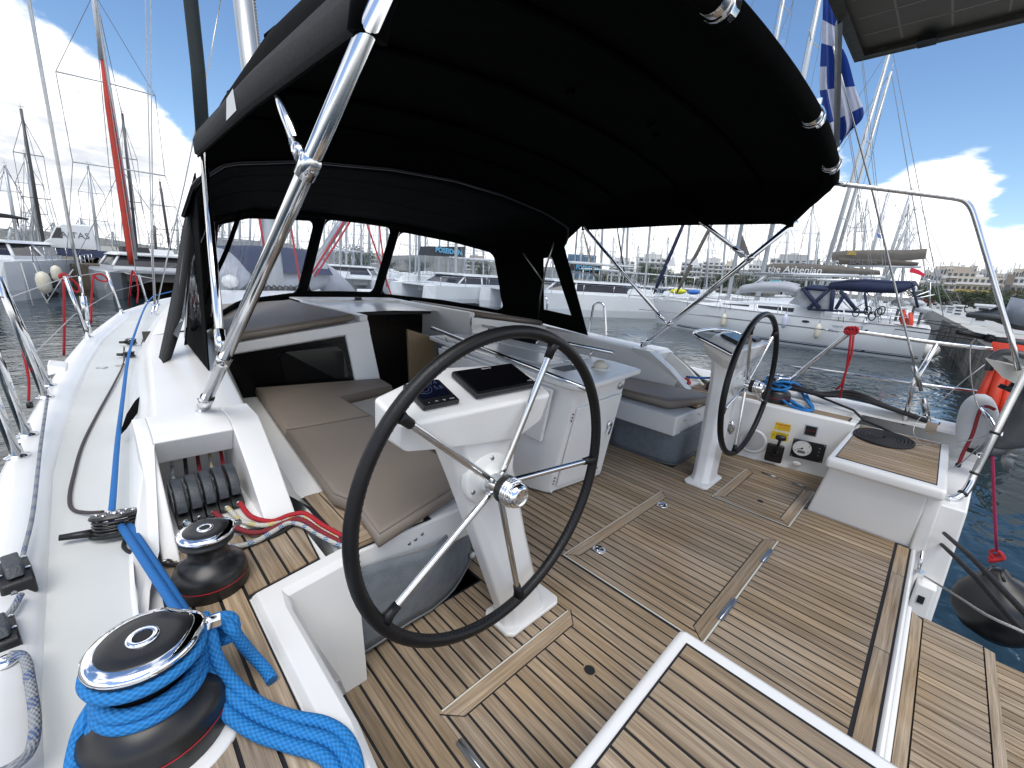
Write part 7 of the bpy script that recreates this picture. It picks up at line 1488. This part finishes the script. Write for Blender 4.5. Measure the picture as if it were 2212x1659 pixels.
def furl(lab, a, b, x, r, m): q_ = MB(); A_, B_ = wx(*a, x), wx(*b, x); q_.tube([A_, A_.lerp(B_, .15), A_.lerp(B_, .7), B_], [r * .35, r, r * .8, r * .4], 10); single('furled_sail', q_, m, lab, 'furled sail', group='furled headsails across the basin', boat=False)
furl('dark navy furled headsail slanting under the canopy edge', (1412, 635), (1495, 440), 17.5, .12, NAVYC); furl('grey furled headsail right of the navy one', (1462, 632), (1560, 440), 19, .12, GREYBAG); furl('thin dark furled sail left of the navy one', (1353, 615), (1331, 480), 22, .07, BLACKBAG); furl('brown furled sail above the dark boom cover', (1288, 610), (1255, 480), 20, .07, GREYBAG)
for lab, pt in (('white pale sun strip flag at the navy headsail clew', [(1455, 552), (1460, 575), (1440, 575)]), ('white clew patch of the grey headsail', [(1505, 556), (1512, 575), (1492, 572)])):
    q_ = MB(); q_.add([wx(x, y, 17.3) for x, y in pt], [(0, 1, 2)]); single('sail_patch', q_, WL, lab, 'sail patch', boat=False).modifiers.new('s', 'SOLIDIFY').thickness = .02
q_ = MB(); q_.loft([[wx(1968, 578, 26) + Vector((0, 0, 0)), wx(1985, 583, 26), wx(1998, 592, 26)], [wx(1965, 588, 26), wx(1980, 592, 26), wx(1996, 598, 26)]]); single('red_ensign', q_, mat('flag_red', (.60, .02, .05), .7), 'red flag flying among the far sterns', 'flag', boat=False)
q_ = MB(); q_.loft([[wx(1893, 503, 24), wx(1902, 507, 24)], [wx(1897, 514, 24), wx(1904, 516, 24)]]); single('small_greek_flag', q_, mat('pale_flag', (.10, .16, .42), .7), 'tiny blue and white flag high in the right rigging', 'flag', boat=False)
# ---------------- catamarans
def cat(lab, c, rz, Bm=6.4, Ln=11.5, fb=1.35, m=None, roof=True, mast=None, top=None, hard=True, kw={}, win=True, letters=None, cx=0):
    """local: x across, y towards the bows; c = middle of the face towards us (bows)"""
    t = thing('catamaran', lab, 'catamaran', (c[0], c[1], WATER), rz, 'catamarans', boat=False); m = m or HULLW
    for s in (-1, 1):
        rows = []
        for y, w, zb, zt, rk in ((0, .12, 0, fb * .97, .10), (-.5, .42, -.1, fb, 0), (-2, .66, -.2, fb, 0), (-5, .80, -.2, fb, 0), (-Ln + 1, .80, -.2, fb * .95, 0), (-Ln, .78, .25, fb * .5, 0)):
            X_ = s * (Bm / 2 - .85); rows.append([(X_ - w, y, zt), (X_ - w, y + rk, .4), (X_ - w * .8, y, zb - .3), (X_ + w * .8, y, zb - .3), (X_ + w, y + rk, .4), (X_ + w, y, zt)])
        q_ = MB(); q_.loft([r for r in rows], False, True); q_.add(rows[0], [tuple(range(5, -1, -1))]); q_.add(rows[-1], [tuple(range(6))]); part('hull', q_, m, t)
        q_ = MB(); q_.loft([[(p[0] * 1.0 + (.01 if p[0] > s * (Bm / 2 - .85) else -.01), p[1] + .012, z) for p in (r[2], r[3])] for r in rows for z in (.0, .16)][:4], False); q_.box(s * (Bm / 2 - .85) - .68, s * (Bm / 2 - .85) + .68, -Ln + 1, -2, -.1, .14); part('bottom_paint', q_, BOOT, t)
    q_ = MB(); q_.box(-Bm / 2 + .9, Bm / 2 - .9, -Ln + 2, -1.6, fb * .58, fb * .99); q_.box(-Bm / 2 + .9, Bm / 2 - .9, -1.62, -.5, fb * .93, fb * .99); part('bridge_deck', q_, m, t)
    q_ = MB(); z0 = fb; bt = [(-Bm * .33, -2.6), (Bm * .33, -2.6), (Bm * .42, -4.2), (Bm * .42, -Ln + 3.2), (-Bm * .42, -Ln + 3.2), (-Bm * .42, -4.2)]; tp = [(x * .86, y - (.8 if y > -3 else .2 if y > -5 else 0)) for x, y in bt]
    q_.prism(bt[::-1], z0 - .02, z0 + .14); part('coaming', q_, HULLW, t)
    q_ = MB(); tp2 = [(x * .94, y) for x, y in tp]; q_.prism([(x * .985, y) for x, y in bt[::-1]], z0 + .14, z0 + .62, tp[::-1]); part('saloon_windows', q_, DWIN, t)
    q_ = MB()
    for i in (0, 1, 2, 5):
        a, b = Vector((*bt[i], z0 + .12)), Vector((*tp[i], z0 + .64)); q_.tube([a, b], .06, 5)
    part('window_pillars', q_, HULLW, t, kind='stuff')
    q_ = MB(); rf = [(x * 1.08, y + (.25 if y > -4 else -.6 if y < -6 else 0)) for x, y in tp]; q_.prism(rf[::-1], z0 + .62, z0 + .74, [(x * .9, y) for x, y in rf][::-1]); part('roof', q_, HULLW, t, bev=.03)
    if hard:
        q_ = MB(); q_.prism([(x * .62, y * .8 - 2.0) for x, y in rf][::-1], z0 + 1.75, z0 + 1.83); hp_ = part('hardtop', q_, HULLW if hard != 2 else BLACKBAG, t); q_ = MB()
        for x, y in ((-.9, -5.5), (.9, -5.5), (-1.2, -8), (1.2, -8)): q_.tube([(x, y, z0 + .7), (x, y, z0 + 1.8)], .035, 5)
        part('posts', q_, STEEL, hp_)
    q_ = MB()
    for s in (-1, 1):
        pr = [(s * (Bm / 2 - .1), y, fb + .55) for y in (-.6, -2.5, -4.5, -6.5, -8.5)]; q_.tube(pr, .008, 4)
        for p in pr: q_.tube([p, (p[0], p[1], fb)], .015, 4)
    part('rails', q_, STEEL, t, kind='stuff')
    if letters: part('lettering', text_mb(letters[0], letters[1], frame(letters[2], (-1, 0, 0), (0, 0, 1)), .004), GLt, t)
    if mast is not None:
        Mi = Matrix.Rotation(-rz, 3, 'Z'); base = Vector((c[0], c[1], WATER)); a = Mi @ (Vector(mast) - base); b = Mi @ (Vector(top) - base); BASE_ = BASE[t.name]; BASE[t.name] = Vector((0, 0, 0)); rig(t, a, b, fwd=Vector((0, 1, 0)), L=Ln, deckz=fb, **kw); BASE[t.name] = BASE_
    return t
# the two at the left, bows towards us
cl_, cr_2 = wz(40, 662, WATER), wz(200, 655, WATER)
c1 = cat('white catamaran at the left edge with black hardtop, bow fenders hanging', (-6.2, 24.6), R(180 - 8), 6.0, 11, 1.45, hard=2)
c2 = cat('grey hulled catamaran with white roof and the red furled sail', (.8, 24.9), R(180 - 4), 5.8, 11, 1.2, m=HULLG, hard=False, mast=wy(292, 560, 33), top=wy(196, -60, 31.5), kw=dict(r=.10, spreaders=(.36, .66), sw=1.5, rw=.012))
q_ = MB(); q_.tube([wy(284, 572, 29.6), wy(281, 540, 29.6), wy(258, 380, 30), wy(235, 230, 30.3), wy(220, 130, 30.6)], [.08, .125, .135, .11, .05], 10); o = single('red_furled_headsail', q_, mat('red_sail', (.42, .035, .02), .75, noise_amt=.15, noise_sc=8), 'tall bright red furled headsail rising over the grey catamaran', 'furled sail', boat=False)
q_ = MB(); q_.tube([wy(220, 130, 30.6), wy(202, 0, 31), wy(195, -50, 31)], .07, 8); part('upper_foil', q_, ALU, o, True)
def fender(lab, px, py, y, m, k=1.0):
    c = wy(px, py, y); q_ = MB(); q_.lathe([(0, -.42 * k), (.12 * k, -.36 * k), (.19 * k, -.2 * k), (.2 * k, .1 * k), (.15 * k, .28 * k), (.04 * k, .36 * k), (0, .37 * k)], 14, Matrix.Translation(c)); o = single('fender', q_, m, lab, 'fender', group='fenders on the left catamarans', boat=False); q_ = MB(); q_.tube([c + Vector((0, 0, .3 * k)), c + Vector((-.1, .1, 1.0 * k))], .015, 5); part('lanyard', q_, ROPE_GREY, o, True)
fender('cream fender hanging on the white catamaran bow at the left', 94, 609, 27.6, CREAM, 1.0); fender('second cream fender further right on the same bow', 122, 590, 29.5, CREAM, .8); fender('dark fender between the two left catamarans', 116, 605, 30, BLACKBAG, .8)
q_ = MB()
for a, b in (((45, 568), (72, 660)), ((72, 568), (105, 640)), ((135, 600), (100, 655)), ((78, 612), (104, 656)), ((270, 590), (330, 602)), ((158, 582), (145, 600))): q_.tube([wy(*a, 28.2), wy(*b, 27.5)], .02, 5)
single('bow_lines', q_, ROPE_WHITE, 'pale mooring lines running down from the left bows into the water', 'mooring line', boat=False)
# van, tents and bushes on the left quay
vc = wy(160, 572, 42); vz = lz; t = thing('white_van', 'white delivery van with dark lettering parked on the left quay', 'van', (vc.x, 42 * KY, vz), 0, None, boat=False)
VX = lambda px: wy(px, 560, 42).x - vc.x
q_ = MB(); pr = [(VX(103), .35), (VX(103), .95), (VX(118), 1.15), (VX(134), 1.75), (VX(150), 1.95), (VX(212), 1.98), (VX(214), .35)]
k_ = 1.0; q_.add([(x, -.95, z) for x, z in pr] + [(x, .95, z) for x, z in pr], [tuple(range(7)), tuple(range(13, 6, -1))] + [(7 + i, 7 + (i + 1) % 7, (i + 1) % 7, i) for i in range(7)]); part('body', q_, HULLW, t, bev=.08)
q_ = MB(); q_.add([(VX(122), -.957, 1.18), (VX(146), -.957, 1.20), (VX(146), -.957, 1.72), (VX(137), -.957, 1.72)], [(0, 1, 2, 3)]); part('side_window', q_, DWIN, t)
for px in (118, 196):
    q_ = MB(); q_.lathe([(.34, -.1), (.36, 0), (.34, .1), (.2, .12), (0, .12)], 20, Matrix.Translation((VX(px), -.92, .34)) @ Matrix.Rotation(R(90), 4, 'X')); w_o = part('wheel', q_, BLACKP, t); q_ = MB(); q_.lathe([(.19, .121), (.0, .13)], 14, Matrix.Translation((VX(px), -.92, .34)) @ Matrix.Rotation(R(90), 4, 'X')); part('rim', q_, STEELD, w_o)
part('lettering', text_mb('A TAS', .42, frame((VX(172), -.965, 1.38), (1, 0, 0), (0, 0, 1)), .004), GLt, t)
q_ = MB(); q_.box(VX(104), VX(213), -.965, -.95, .62, .70); part('rubbing_strip', q_, BLACKP, t)
for lab, px0, px1, yt, yb, y, m in (('navy covered awning on the boat beside the van', 112, 240, 541 - 0, 549, 40, NAVYC), ('long pale shed roof behind the masts at the left', 100, 262, 529, 541, 80, mat('shed_pale', (.40, .41, .38), .7)), ('grey office cabin behind the grey catamaran', 466 // 1, 640, 520, 545, 90, mat('cabin_grey', (.25, .26, .27), .6)), ('dark glazed cruiser cabin behind the red sail', 262, 325, 534, 548, 45, BLACKBAG), ('low white cruiser beyond the forward shroud', 322, 378, 540, 553, 48, HULLW)):
    a, b = wy(px0, yt, y), wy(px1, yt, y); z1 = (a.z + b.z) / 2; z0 = wy(px0, yb + 3, y).z; y *= KY; q_ = MB(); dx = (b.x - a.x) * .06; q_.hexa([(a.x, y, z0), (b.x, y, z0), (b.x, y + 4, z0), (a.x, y + 4, z0)], [(a.x + dx, y + .3, z1), (b.x - dx, y + .3, z1), (b.x - dx, y + 3.6, z1), (a.x + dx, y + 3.6, z1)]); single('shore_building' if 'roof' in lab or 'office' in lab else 'cabin_cruiser', q_, m, lab, 'building' if 'roof' in lab or 'office' in lab else 'boat', boat=False)

# catamarans of the middle row
def facing(p): return math.atan2(-(CAMW.x - p[0]), (CAMW.y - p[1]))
mid = [('white catamaran moored in the middle, large in the right window', wz(1060, 668, WATER), 1.25, (985, 540), 6.0, 1.25, None), ('white catamaran with BALI lettering behind the side window', wz(1215, 658, WATER), .55, (1212, 480), 6.4, 1.12, ('BALI', .22, (-2.0, .14, .35))), ('white catamaran whose tunnel opens right of the BALI hull', wz(1300, 658, WATER), .62, (1300, 470), 5.2, 1.05, None), ('white catamaran with open tunnel right of its neighbour', wz(1362, 658, WATER), .66, (1355, 470), 5.0, 1.05, None), ('white catamaran in the middle window behind the quay wall', wz(880, 652, WATER), 1.0, (905, 470), 5.4, 1.15, None), ('small white catamaran seen low in the left window', wz(735, 640, WATER), .0, (735, 470), 6.5, 1.2, None)]
for lab, p, da, (mx_, my_), bm, fb_, let in mid:
    D = math.hypot(p.x - CAMW.x, p.y - CAMW.y); b = dirat(mx_, 600, D + 4.6); tp_ = dirat(mx_ + (14 if mx_ > 1100 else 3), my_ - 330, D + 4.6); b.z = WATER + fb_
    cat(lab, (p.x, p.y), facing(p) - da, bm, 11, fb_, mast=b, top=tp_, kw=dict(r=.11, sw=1.2, rw=.013), letters=let)
q_ = MB(); x_ = 26.5
q_.hexa([wx(1226, 583, 24.2) , wx(1298, 592, 24.2), wx(1298, 592, 24.6), wx(1226, 583, 24.6)], [wx(1230, 565, 24.3), wx(1298, 569, 24.3), wx(1298, 569, 24.5), wx(1230, 565, 24.5)]); o = single('black_sail_cover', q_, BLACKBAG, 'black boom cover with light blue POSEIDON lettering and trident', 'sail cover', boat=False); part('lettering', text_mb('POSEIDON', .56, frame(wx(1270, 580, 24.12), (0.0, -1, -.06), (0, 0, 1)), .003, 0, .012), mat('letter_blue', (.10, .42, .66), .5), o, True)
q_ = MB(); c = wx(1272, 573, 24.1); [q_.tube([c, c + Vector((0, .2 * math.sin(a), .24 * math.cos(a)))], .016, 4) for a in (-.9, -.4, 0, .4, .9)]; part('trident_mark', q_, MATS['letter_blue'], o, True); q_ = MB(); q_.tube([wx(1222, 586, 24.4), wx(1300, 597, 24.4)], .07, 8); part('boom', q_, ALU, o, True)
q_ = MB(); p0, p1 = wy(903, 540, 31), wy(1003, 545, 31); q_.hexa([wy(903, 551, 31), wy(1003, 556, 31), wy(1003, 556, 31.6), wy(903, 551, 31.6)], [wy(908, 532, 31.1), wy(1005, 533, 31.1), wy(1005, 533, 31.5), wy(908, 532, 31.5)]); o = single('black_sail_cover', q_, BLACKBAG, 'black boom cover with blue lettering seen through the right window', 'sail cover', boat=False); part('lettering', text_mb('POSEIDON', .46, frame(wy(970, 543, 30.8), (1, 0, -.03), (0, 0, 1)), .003, 0, .012), MATS['letter_blue'], o, True)
q_ = MB(); q_.tube([wx(1180, 549, 23), wx(1212, 560, 23)], .28, 8); single('brown_sail_cover', q_, mat('brown_cover', (.17, .11, .07), .8), 'brown boom cover at the top of the triangular side window', 'sail cover', boat=False)
# ---------------- more masts: every one a yacht of its own
random.seed(11)
def far_yacht(lab, px, ytop, D, lean=0, m=None, r=None, grp='distant yachts', wires=True, sp=True, ybase=585, fb=1.15):
    base = dirat(px, ybase, D); base.z = WATER + fb; top = dirat(px - lean, ytop, D); top = Vector((top.x, top.y, top.z)); hd = random.uniform(-.5, .5) + math.atan2(base.x - CAMW.x, base.y - CAMW.y)
    f_ = Vector((math.sin(hd), math.cos(hd), 0)); w = D / 915 * 1.0; yacht(lab, base + f_ * 5 - Vector((0, 0, 0)), base - f_ * 5.5, 1.7, fb, base, top, rigkw=dict(r=r or max(.075, w * 1.9), m=m, sw=.9, rw=max(.008, w * .32), spreaders=(.4, .7)), group=grp)
LM = [(103, 235, 60, 58, ALUD, 'dark'), (95, 330, 66, 43, None, 'grey'), (48, 355, 62, 38, None, 'silver'), (219, 355, 60, 30, None, 'pale'), (372, 392, 58, 27, ALUD, 'black'), (300, 245, 70, 36, ALUD, 'dark thin'), (340, 487, 90, 6, ALUD, 'short dark'), (60, 470, 110, 6, None, 'faint'), (78, 440, 120, 8, None, 'faint'), (120, 480, 120, 5, None, 'faint'), (135, 490, 110, 8, None, 'faint'), (170, 500, 120, 4, None, 'faint'), (182, 470, 100, 10, None, 'leaning'), (202, 510, 130, 4, None, 'faint'), (248, 500, 110, 5, None, 'faint'), (388, 470, 90, 6, None, 'pale'), (28, 490, 120, 4, None, 'faint')]
pl = ['at the far left', 'left of the catamaran roof', 'in front of the hills', 'between the wires', 'beside the red sail', 'behind the hardtop', 'near the shroud', 'over the shed', 'over the van', 'left of the forward shroud', 'right of the van', 'beyond the navy awning', 'at the quay end', 'close to the left edge', 'beyond the dark cabin', 'beyond the cruiser', 'behind the first catamaran']
for (px, yt, D, ln, m, adj), pp_ in zip(LM, pl): far_yacht('distant yacht with a %s mast %s' % (adj, pp_), px, yt, D, ln, m, grp='distant yachts at the left', ybase=572)
WMx = [468, 480, 498, 520, 540, 566, 606, 628, 645, 700, 722, 748, 762, 781, 800, 818, 838, 885, 897, 918, 948, 968, 1002, 1022, 1045]
wl_ = ['left window', 'left window', 'left window', 'left window', 'left window', 'left window', 'left window', 'left window', 'left window', 'middle window', 'middle window', 'middle window', 'middle window', 'middle window', 'middle window', 'middle window', 'middle window', 'right window', 'right window', 'right window', 'right window', 'right window', 'right window', 'right window', 'right window']
ordn = ['first', 'second', 'third', 'fourth', 'fifth', 'sixth', 'seventh', 'eighth', 'ninth']; cnt = {}
for px, w in zip(WMx, wl_):
    k = cnt.get(w, 0); cnt[w] = k + 1; far_yacht('distant yacht whose mast is %s from the left in the %s' % (ordn[k], w), px, random.choice((420, 440, 380, 470)), random.uniform(34, 75), random.uniform(-6, 6), None, grp='distant yachts behind the windows', ybase=598)
MMx = [(1193, 480, 60), (1201, 520, 90), (1238, 470, 48), (1252, 500, 66), (1268, 530, 80), (1283, 480, 52), (1321, 512, 75), (1337, 470, 44), (1376, 530, 90), (1395, 440, 38), (1441, 512, 60), (1480, 440, 40), (1530, 500, 70), (1563, 440, 44), (1700, 470, 70), (1748, 440, 62), (1765, 500, 80), (1960, 440, 90), (1848, 420, 80), (1868, 430, 70)]
for k, (px, yt, D) in enumerate(MMx): far_yacht('yacht with a silver mast, %s from the left in the gap under the canopy' % ['1st', '2nd', '3rd', '4th', '5th', '6th', '7th', '8th', '9th', '10th', '11th', '12th', '13th', '14th', '15th', '16th', '17th', '18th', '19th', '20th'][k], px, yt - (250 if D < 50 else 0), D, -(D < 50) * 30 - random.uniform(2, 9), None, grp='yachts across the middle of the basin', ybase=606)

# ---------------- buildings
PALE = [mat('plaster_white', (.55, .56, .56), .8, noise_amt=.08, noise_sc=.4), mat('plaster_cream', (.50, .47, .40), .8), mat('plaster_grey', (.36, .37, .38), .8), mat('plaster_warm', (.42, .37, .31), .8)]; BWIN = mat('far_window', (.06, .075, .09), .25); YAW = mat('awning_yellow', (.55, .38, .07), .8); SLAB = mat('balcony_slab', (.62, .63, .63), .7); BLUEG = mat('blue_glass', (.03, .13, .26), .15, noise_amt=.3, noise_sc=.3)
WINM, SLM = {}, {}
def building(lab, px0, px1, ytop, ybot, D, floors, wallm, awn=None, winm=None, step=True, kind='building', nwin=5):
    a, b = dirat(px0, ybot, D), dirat(px1, ybot, D); w = (b - a).length; zt = dirat((px0 + px1) / 2, ytop, D).z; z0 = min(lz, dirat((px0 + px1) / 2, ybot, D).z); c = (a + b) / 2; xa = (b - a); xa.z = 0; ang = math.atan2(xa.y, xa.x)
    t = thing(kind, lab, 'building', (c.x, c.y, z0), ang, 'buildings along the shore', boat=False); H = zt - z0; dp = w * .6
    q_ = MB(); q_.box(-w / 2, w / 2, 0, dp, 0, H * (.88 if step else 1)); 
    if step: q_.box(-w * .33, w * .28, dp * .15, dp * .9, H * .88, H)
    part('walls', q_, wallm, t)
    fh = H * (.88 if step else 1) / floors; key = (round(w / nwin, 2), round(fh, 2))
    for k in range(floors):
        if winm is None or True:
            for i in range(nwin):
                if key not in WINM: qq = MB(); qq.box(-w / nwin * .30, w / nwin * .30, -.06, .02, fh * .28, fh * .70); WINM[key] = qq.mesh('window', winm or BWIN)
                o = bpy.data.objects.new('window', WINM[key]); col.objects.link(o); o.parent = t; o.location = (-w / 2 + w * (i + .5) / nwin, 0, k * fh)
        if winm is None:
            ks = (round(w, 1), round(fh, 2), awn is not None and k % 2 == 0)
            if ks not in SLM: qq = MB(); qq.box(-w * .5, w * .5, -w * .06 - .5, .0, -fh * .05, fh * .18); SLM[ks] = qq.mesh('balcony', awn if ks[2] else SLAB)
            o = bpy.data.objects.new('balcony', SLM[ks]); col.objects.link(o); o.parent = t; o.location = (0, 0, k * fh)
    q_ = MB(); q_.box(-w * .12, w * .05, dp * .2, dp * .4, H, H + fh * .35); part('roof_room', q_, SLAB, t); return t
building('low dark blue glass building behind the black boom cover', 1222, 1283, 550, 606, 150, 4, BLUEG, winm=BLUEG, step=False, nwin=8)
building('white apartment block with arched balconies left of the grey sail', 1312, 1366, 556, 612, 140, 6, PALE[0], nwin=5)
building('stepped white apartment block above the dark trees', 1374, 1436, 548, 602, 150, 5, PALE[0])
building('pale low block between the two furled headsails', 1468, 1512, 559, 600, 160, 5, PALE[0])
building('slim white tower with wide balconies right of the headsails', 1512, 1560, 557, 606, 130, 7, PALE[0], nwin=4)
building('cream houses stacked on the slope right of the slim tower', 1556, 1594, 564, 606, 170, 5, PALE[1])
building('white block behind the first big mast', 1612, 1652, 562, 604, 140, 5, PALE[0])
building('broad pale block above the grey sail cover', 1655, 1762, 549, 604, 190, 6, PALE[2], nwin=8)
building('beige block with flat upper storey at the right', 2040, 2102, 576, 612, 210, 5, PALE[3], nwin=5)
building('long yellow awning building behind the quay pillars', 2056, 2158, 598, 640, 150, 4, PALE[1], awn=YAW, nwin=8, step=False)
building('brown slanting stair tower beside the yellow awnings', 2160, 2178, 592, 642, 148, 1, mat('tower_brown', (.20, .17, .14), .8), nwin=1, step=False)
building('white and red banded block at the right edge', 2176, 2240, 598, 642, 150, 4, PALE[0], awn=mat('band_red', (.25, .05, .05), .7), nwin=5, step=False)
building('pale building seen behind the tree in the middle window', 800, 836, 548, 596, 170, 5, PALE[1], nwin=3)
building('cream building low behind the right window', 1004, 1052, 552, 600, 180, 5, PALE[3], nwin=4)
random.seed(5)
for k in range(26):
    px = 1985 + k * 9.5 + random.uniform(-3, 3); yy = 572 + random.uniform(-2, 16) + .02 * (px - 1985); wd_ = random.uniform(14, 26); building('pale hillside house, %s from the left on the far slope' % (str(k + 1) + ('st' if k % 10 == 0 and k != 10 else 'nd' if k % 10 == 1 and k != 11 else 'rd' if k % 10 == 2 and k != 12 else 'th')), px, px + wd_, yy, yy + 26, random.uniform(320, 420), 3, PALE[k % 4], nwin=3, step=k % 2 == 0, kind='house')
# ---------------- trees
LEAF = [mat('foliage_dark', (.030, .050, .018), .8, color2=(.055, .080, .03), noise_sc=1.2, noise_amt=.1), mat('foliage_olive', (.055, .072, .035), .8, color2=(.03, .045, .02), noise_sc=1.0, noise_amt=.1)]; BARK = mat('bark', (.08, .06, .045), .9)
TM = {}
def crown_mesh(v):
    if v in TM: return TM[v]
    random.seed(100 + v); q_ = MB(); cl = [(Vector((random.gauss(0, .30), random.gauss(0, .26), random.uniform(.30, .86))), random.uniform(.14, .26)) for _ in range(26)]
    for c, r in cl:
        for _ in range(110):
            d = Vector((random.gauss(0, 1), random.gauss(0, 1), random.gauss(0, 1))).normalized(); p = c + d * r * random.uniform(.55, 1.1); u = d.orthogonal().normalized() * random.uniform(.012, .030); w = d.cross(u).normalized() * random.uniform(.012, .026) + d * random.uniform(-.015, .015); q_.add([p - u, p + w, p + u, p - w], [(0, 1, 2, 3)])
    TM[v] = q_.mesh('crown', LEAF[v % 2]); return TM[v]
def tree(lab, px, ytop, ybot, D, wpx, v=0):
    b = dirat(px, ybot, D); z1 = dirat(px, ytop, D).z; b.z = min(lz, b.z); H = (z1 - b.z); W = wpx / 915 * D; t = thing('tree', lab, 'tree', b, v * 1.3, 'trees along the shore', boat=False)
    o = bpy.data.objects.new('crown', crown_mesh(v)); col.objects.link(o); o.parent = t; o.scale = (W / 1.15, W / 1.15, H)
    q_ = MB(); r = W * .03; q_.tube([(0, 0, 0), (.02 * W, 0, H * .3), (0, .02 * W, H * .55)], [r * 1.3, r, r * .5], 7)
    for a in range(4): q_.tube([(0, 0, H * .32), (W * .22 * math.cos(a * 1.6), W * .2 * math.sin(a * 1.6), H * .62)], [r * .6, r * .25], 5)
    part('trunk', q_, BARK, t)
TR = [(768, 525, 598, 70, 74, 'large round dark tree in the middle window'), (628, 528, 590, 80, 50, 'dark tree low in the left window beside the mast'), (545, 540, 585, 90, 40, 'tree at the left part of the left window'), (838, 560, 600, 90, 30, 'small tree right of the large tree'), (900, 556, 600, 85, 48, 'dark tree under the boom cover in the right window'), (1040, 560, 605, 90, 40, 'tree at the edge of the right window'), (1303, 584, 622, 95, 44, 'dark shore tree below the arched apartment block'), (1345, 590, 622, 98, 40, 'shore tree in front of the apartment block'), (1392, 566, 622, 92, 56, 'tall dark shore tree in front of the stepped block'), (1434, 580, 622, 96, 48, 'shore tree left of the navy headsail'), (1475, 584, 622, 90, 50, 'shore tree between the headsails'), (1515, 596, 624, 92, 44, 'low shore tree below the slim tower'), (1556, 590, 624, 95, 46, 'shore tree right of the slim tower'), (1600, 590, 624, 100, 44, 'shore tree behind the first big mast'), (1640, 594, 626, 100, 44, 'shore tree behind the second big mast'), (1690, 596, 626, 105, 60, 'shore tree below the broad pale block'), (1745, 590, 624, 105, 56, 'shore tree beneath the grey sail cover'), (1796, 556, 620, 100, 40, 'tall pine like tree left of the pair of masts'), (2010, 606, 648, 80, 60, 'green tree left of the yellow awnings'), (2078, 622, 664, 62, 78, 'bushy green tree on the right quay'), (2130, 632, 660, 75, 60, 'lower green tree right of the bushy one'), (2206, 622, 656, 70, 44, 'tree at the right edge of the photo'), (250, 530, 552, 70, 26, 'dark bush behind the red sail'), (225, 533, 552, 74, 22, 'dark bush right of the van'), (300, 536, 552, 78, 22, 'reddish brown bush beyond the roof'), (1230, 592, 614, 80, 30, 'low bush under the blue building')]
for k, (px, yt, yb, D, w, lab) in enumerate(TR): tree(lab, px, yt, yb, D, w, k % 4)
# ---------------- quay furniture and cars
for k, (px, yt, yb, D) in enumerate(((2212, 651, 700, 22), (2112, 656, 704, 26), (2065, 658, 688, 36), (2047, 660, 686, 42), (2148, 659, 684, 46), (2033, 660, 682, 52), (2022, 661, 680, 60))):
    b = dirat(px, yb, D); b.z = QZ; H = dirat(px, yt, D).z - QZ; t = thing('service_pedestal', 'white mooring service pedestal on the right quay, %s from the right edge' % ['first', 'third', 'fourth', 'fifth', 'second', 'sixth', 'seventh'][k], 'pedestal', b, 0, 'service pedestals on the quay', boat=False)
    q_ = MB(); q_.box(-.16, .16, -.22, .22, 0, H * .88); part('column', q_, mat('pedestal_white', (.55, .58, .60), .5), t, bev=.02); q_ = MB(); q_.box(-.22, .22, -.30, .30, H * .88, H); part('cap', q_, mat('pedestal_cap', (.60, .63, .65), .5), t, bev=.03); q_ = MB()
    for z in (.25, .5, .72): q_.box(-.175, -.155, -.13, .13, H * z, H * (z + .10))
    part('sockets', q_, BLACKP, t)
random.seed(9)
for k in range(9):
    px = 2015 + k * 24; D = random.uniform(95, 120); b = dirat(px, 668, D); b.z = QZ; t = thing('parked_car', 'parked %s car, %s from the left beyond the quay pedestals' % (['red', 'white', 'grey', 'white', 'dark', 'silver', 'red', 'white', 'grey'][k], ordn[k]), 'car', b, R(60 + 10 * (k % 3)), 'cars parked beyond the quay', boat=False)
    cm = mat('car_' + ['red', 'white', 'grey', 'white', 'dark', 'silver', 'red', 'white', 'grey'][k], {'red': (.35, .02, .03), 'white': (.6, .6, .6), 'grey': (.2, .2, .22), 'dark': (.03, .03, .04), 'silver': (.4, .42, .44)}[['red', 'white', 'grey', 'white', 'dark', 'silver', 'red', 'white', 'grey'][k]], .3)
    q_ = MB(); q_.prismx([(-2.1, .3), (-2.1, .8), (-1.2, .95), (1.3, .95), (2.1, .75), (2.1, .3)], -.85, .85); part('body', q_, cm, t, bev=.08); q_ = MB(); q_.prismx([(-1.4, .93), (-.8, 1.4), (.5, 1.42), (1.2, .93)], -.75, .75); part('cabin', q_, DWIN, t, bev=.06); q_ = MB()
    for y in (-1.3, 1.3):
        for x in (-.8, .8): q_.lathe([(.32, -.1), (.32, .1)], 12, cap=True, M= Matrix.Translation((x, y, .32)) @ Matrix.Rotation(R(90), 4, 'Y'))
    part('wheels', q_, BLACKP, t)
t = thing('bicycle', 'dark bicycle leaning on the quay behind the far pedestals', 'bicycle', dirat(2130, 682, 32), 0, None, boat=False); q_ = MB()
for y in (-.5, .5): q_.tube([(0, y + .33 * math.cos(a), .33 + .33 * math.sin(a)) for a in [i * .524 for i in range(12)]], .025, 5, True)
q_.tube([(0, -.5, .33), (0, -.15, .8), (0, .4, .8), (0, .5, .33)], .02, 5); q_.tube([(0, -.15, .8), (0, 0, .33), (0, .4, .78)], .02, 5); part('frame_and_wheels', q_, BLACKP, t)
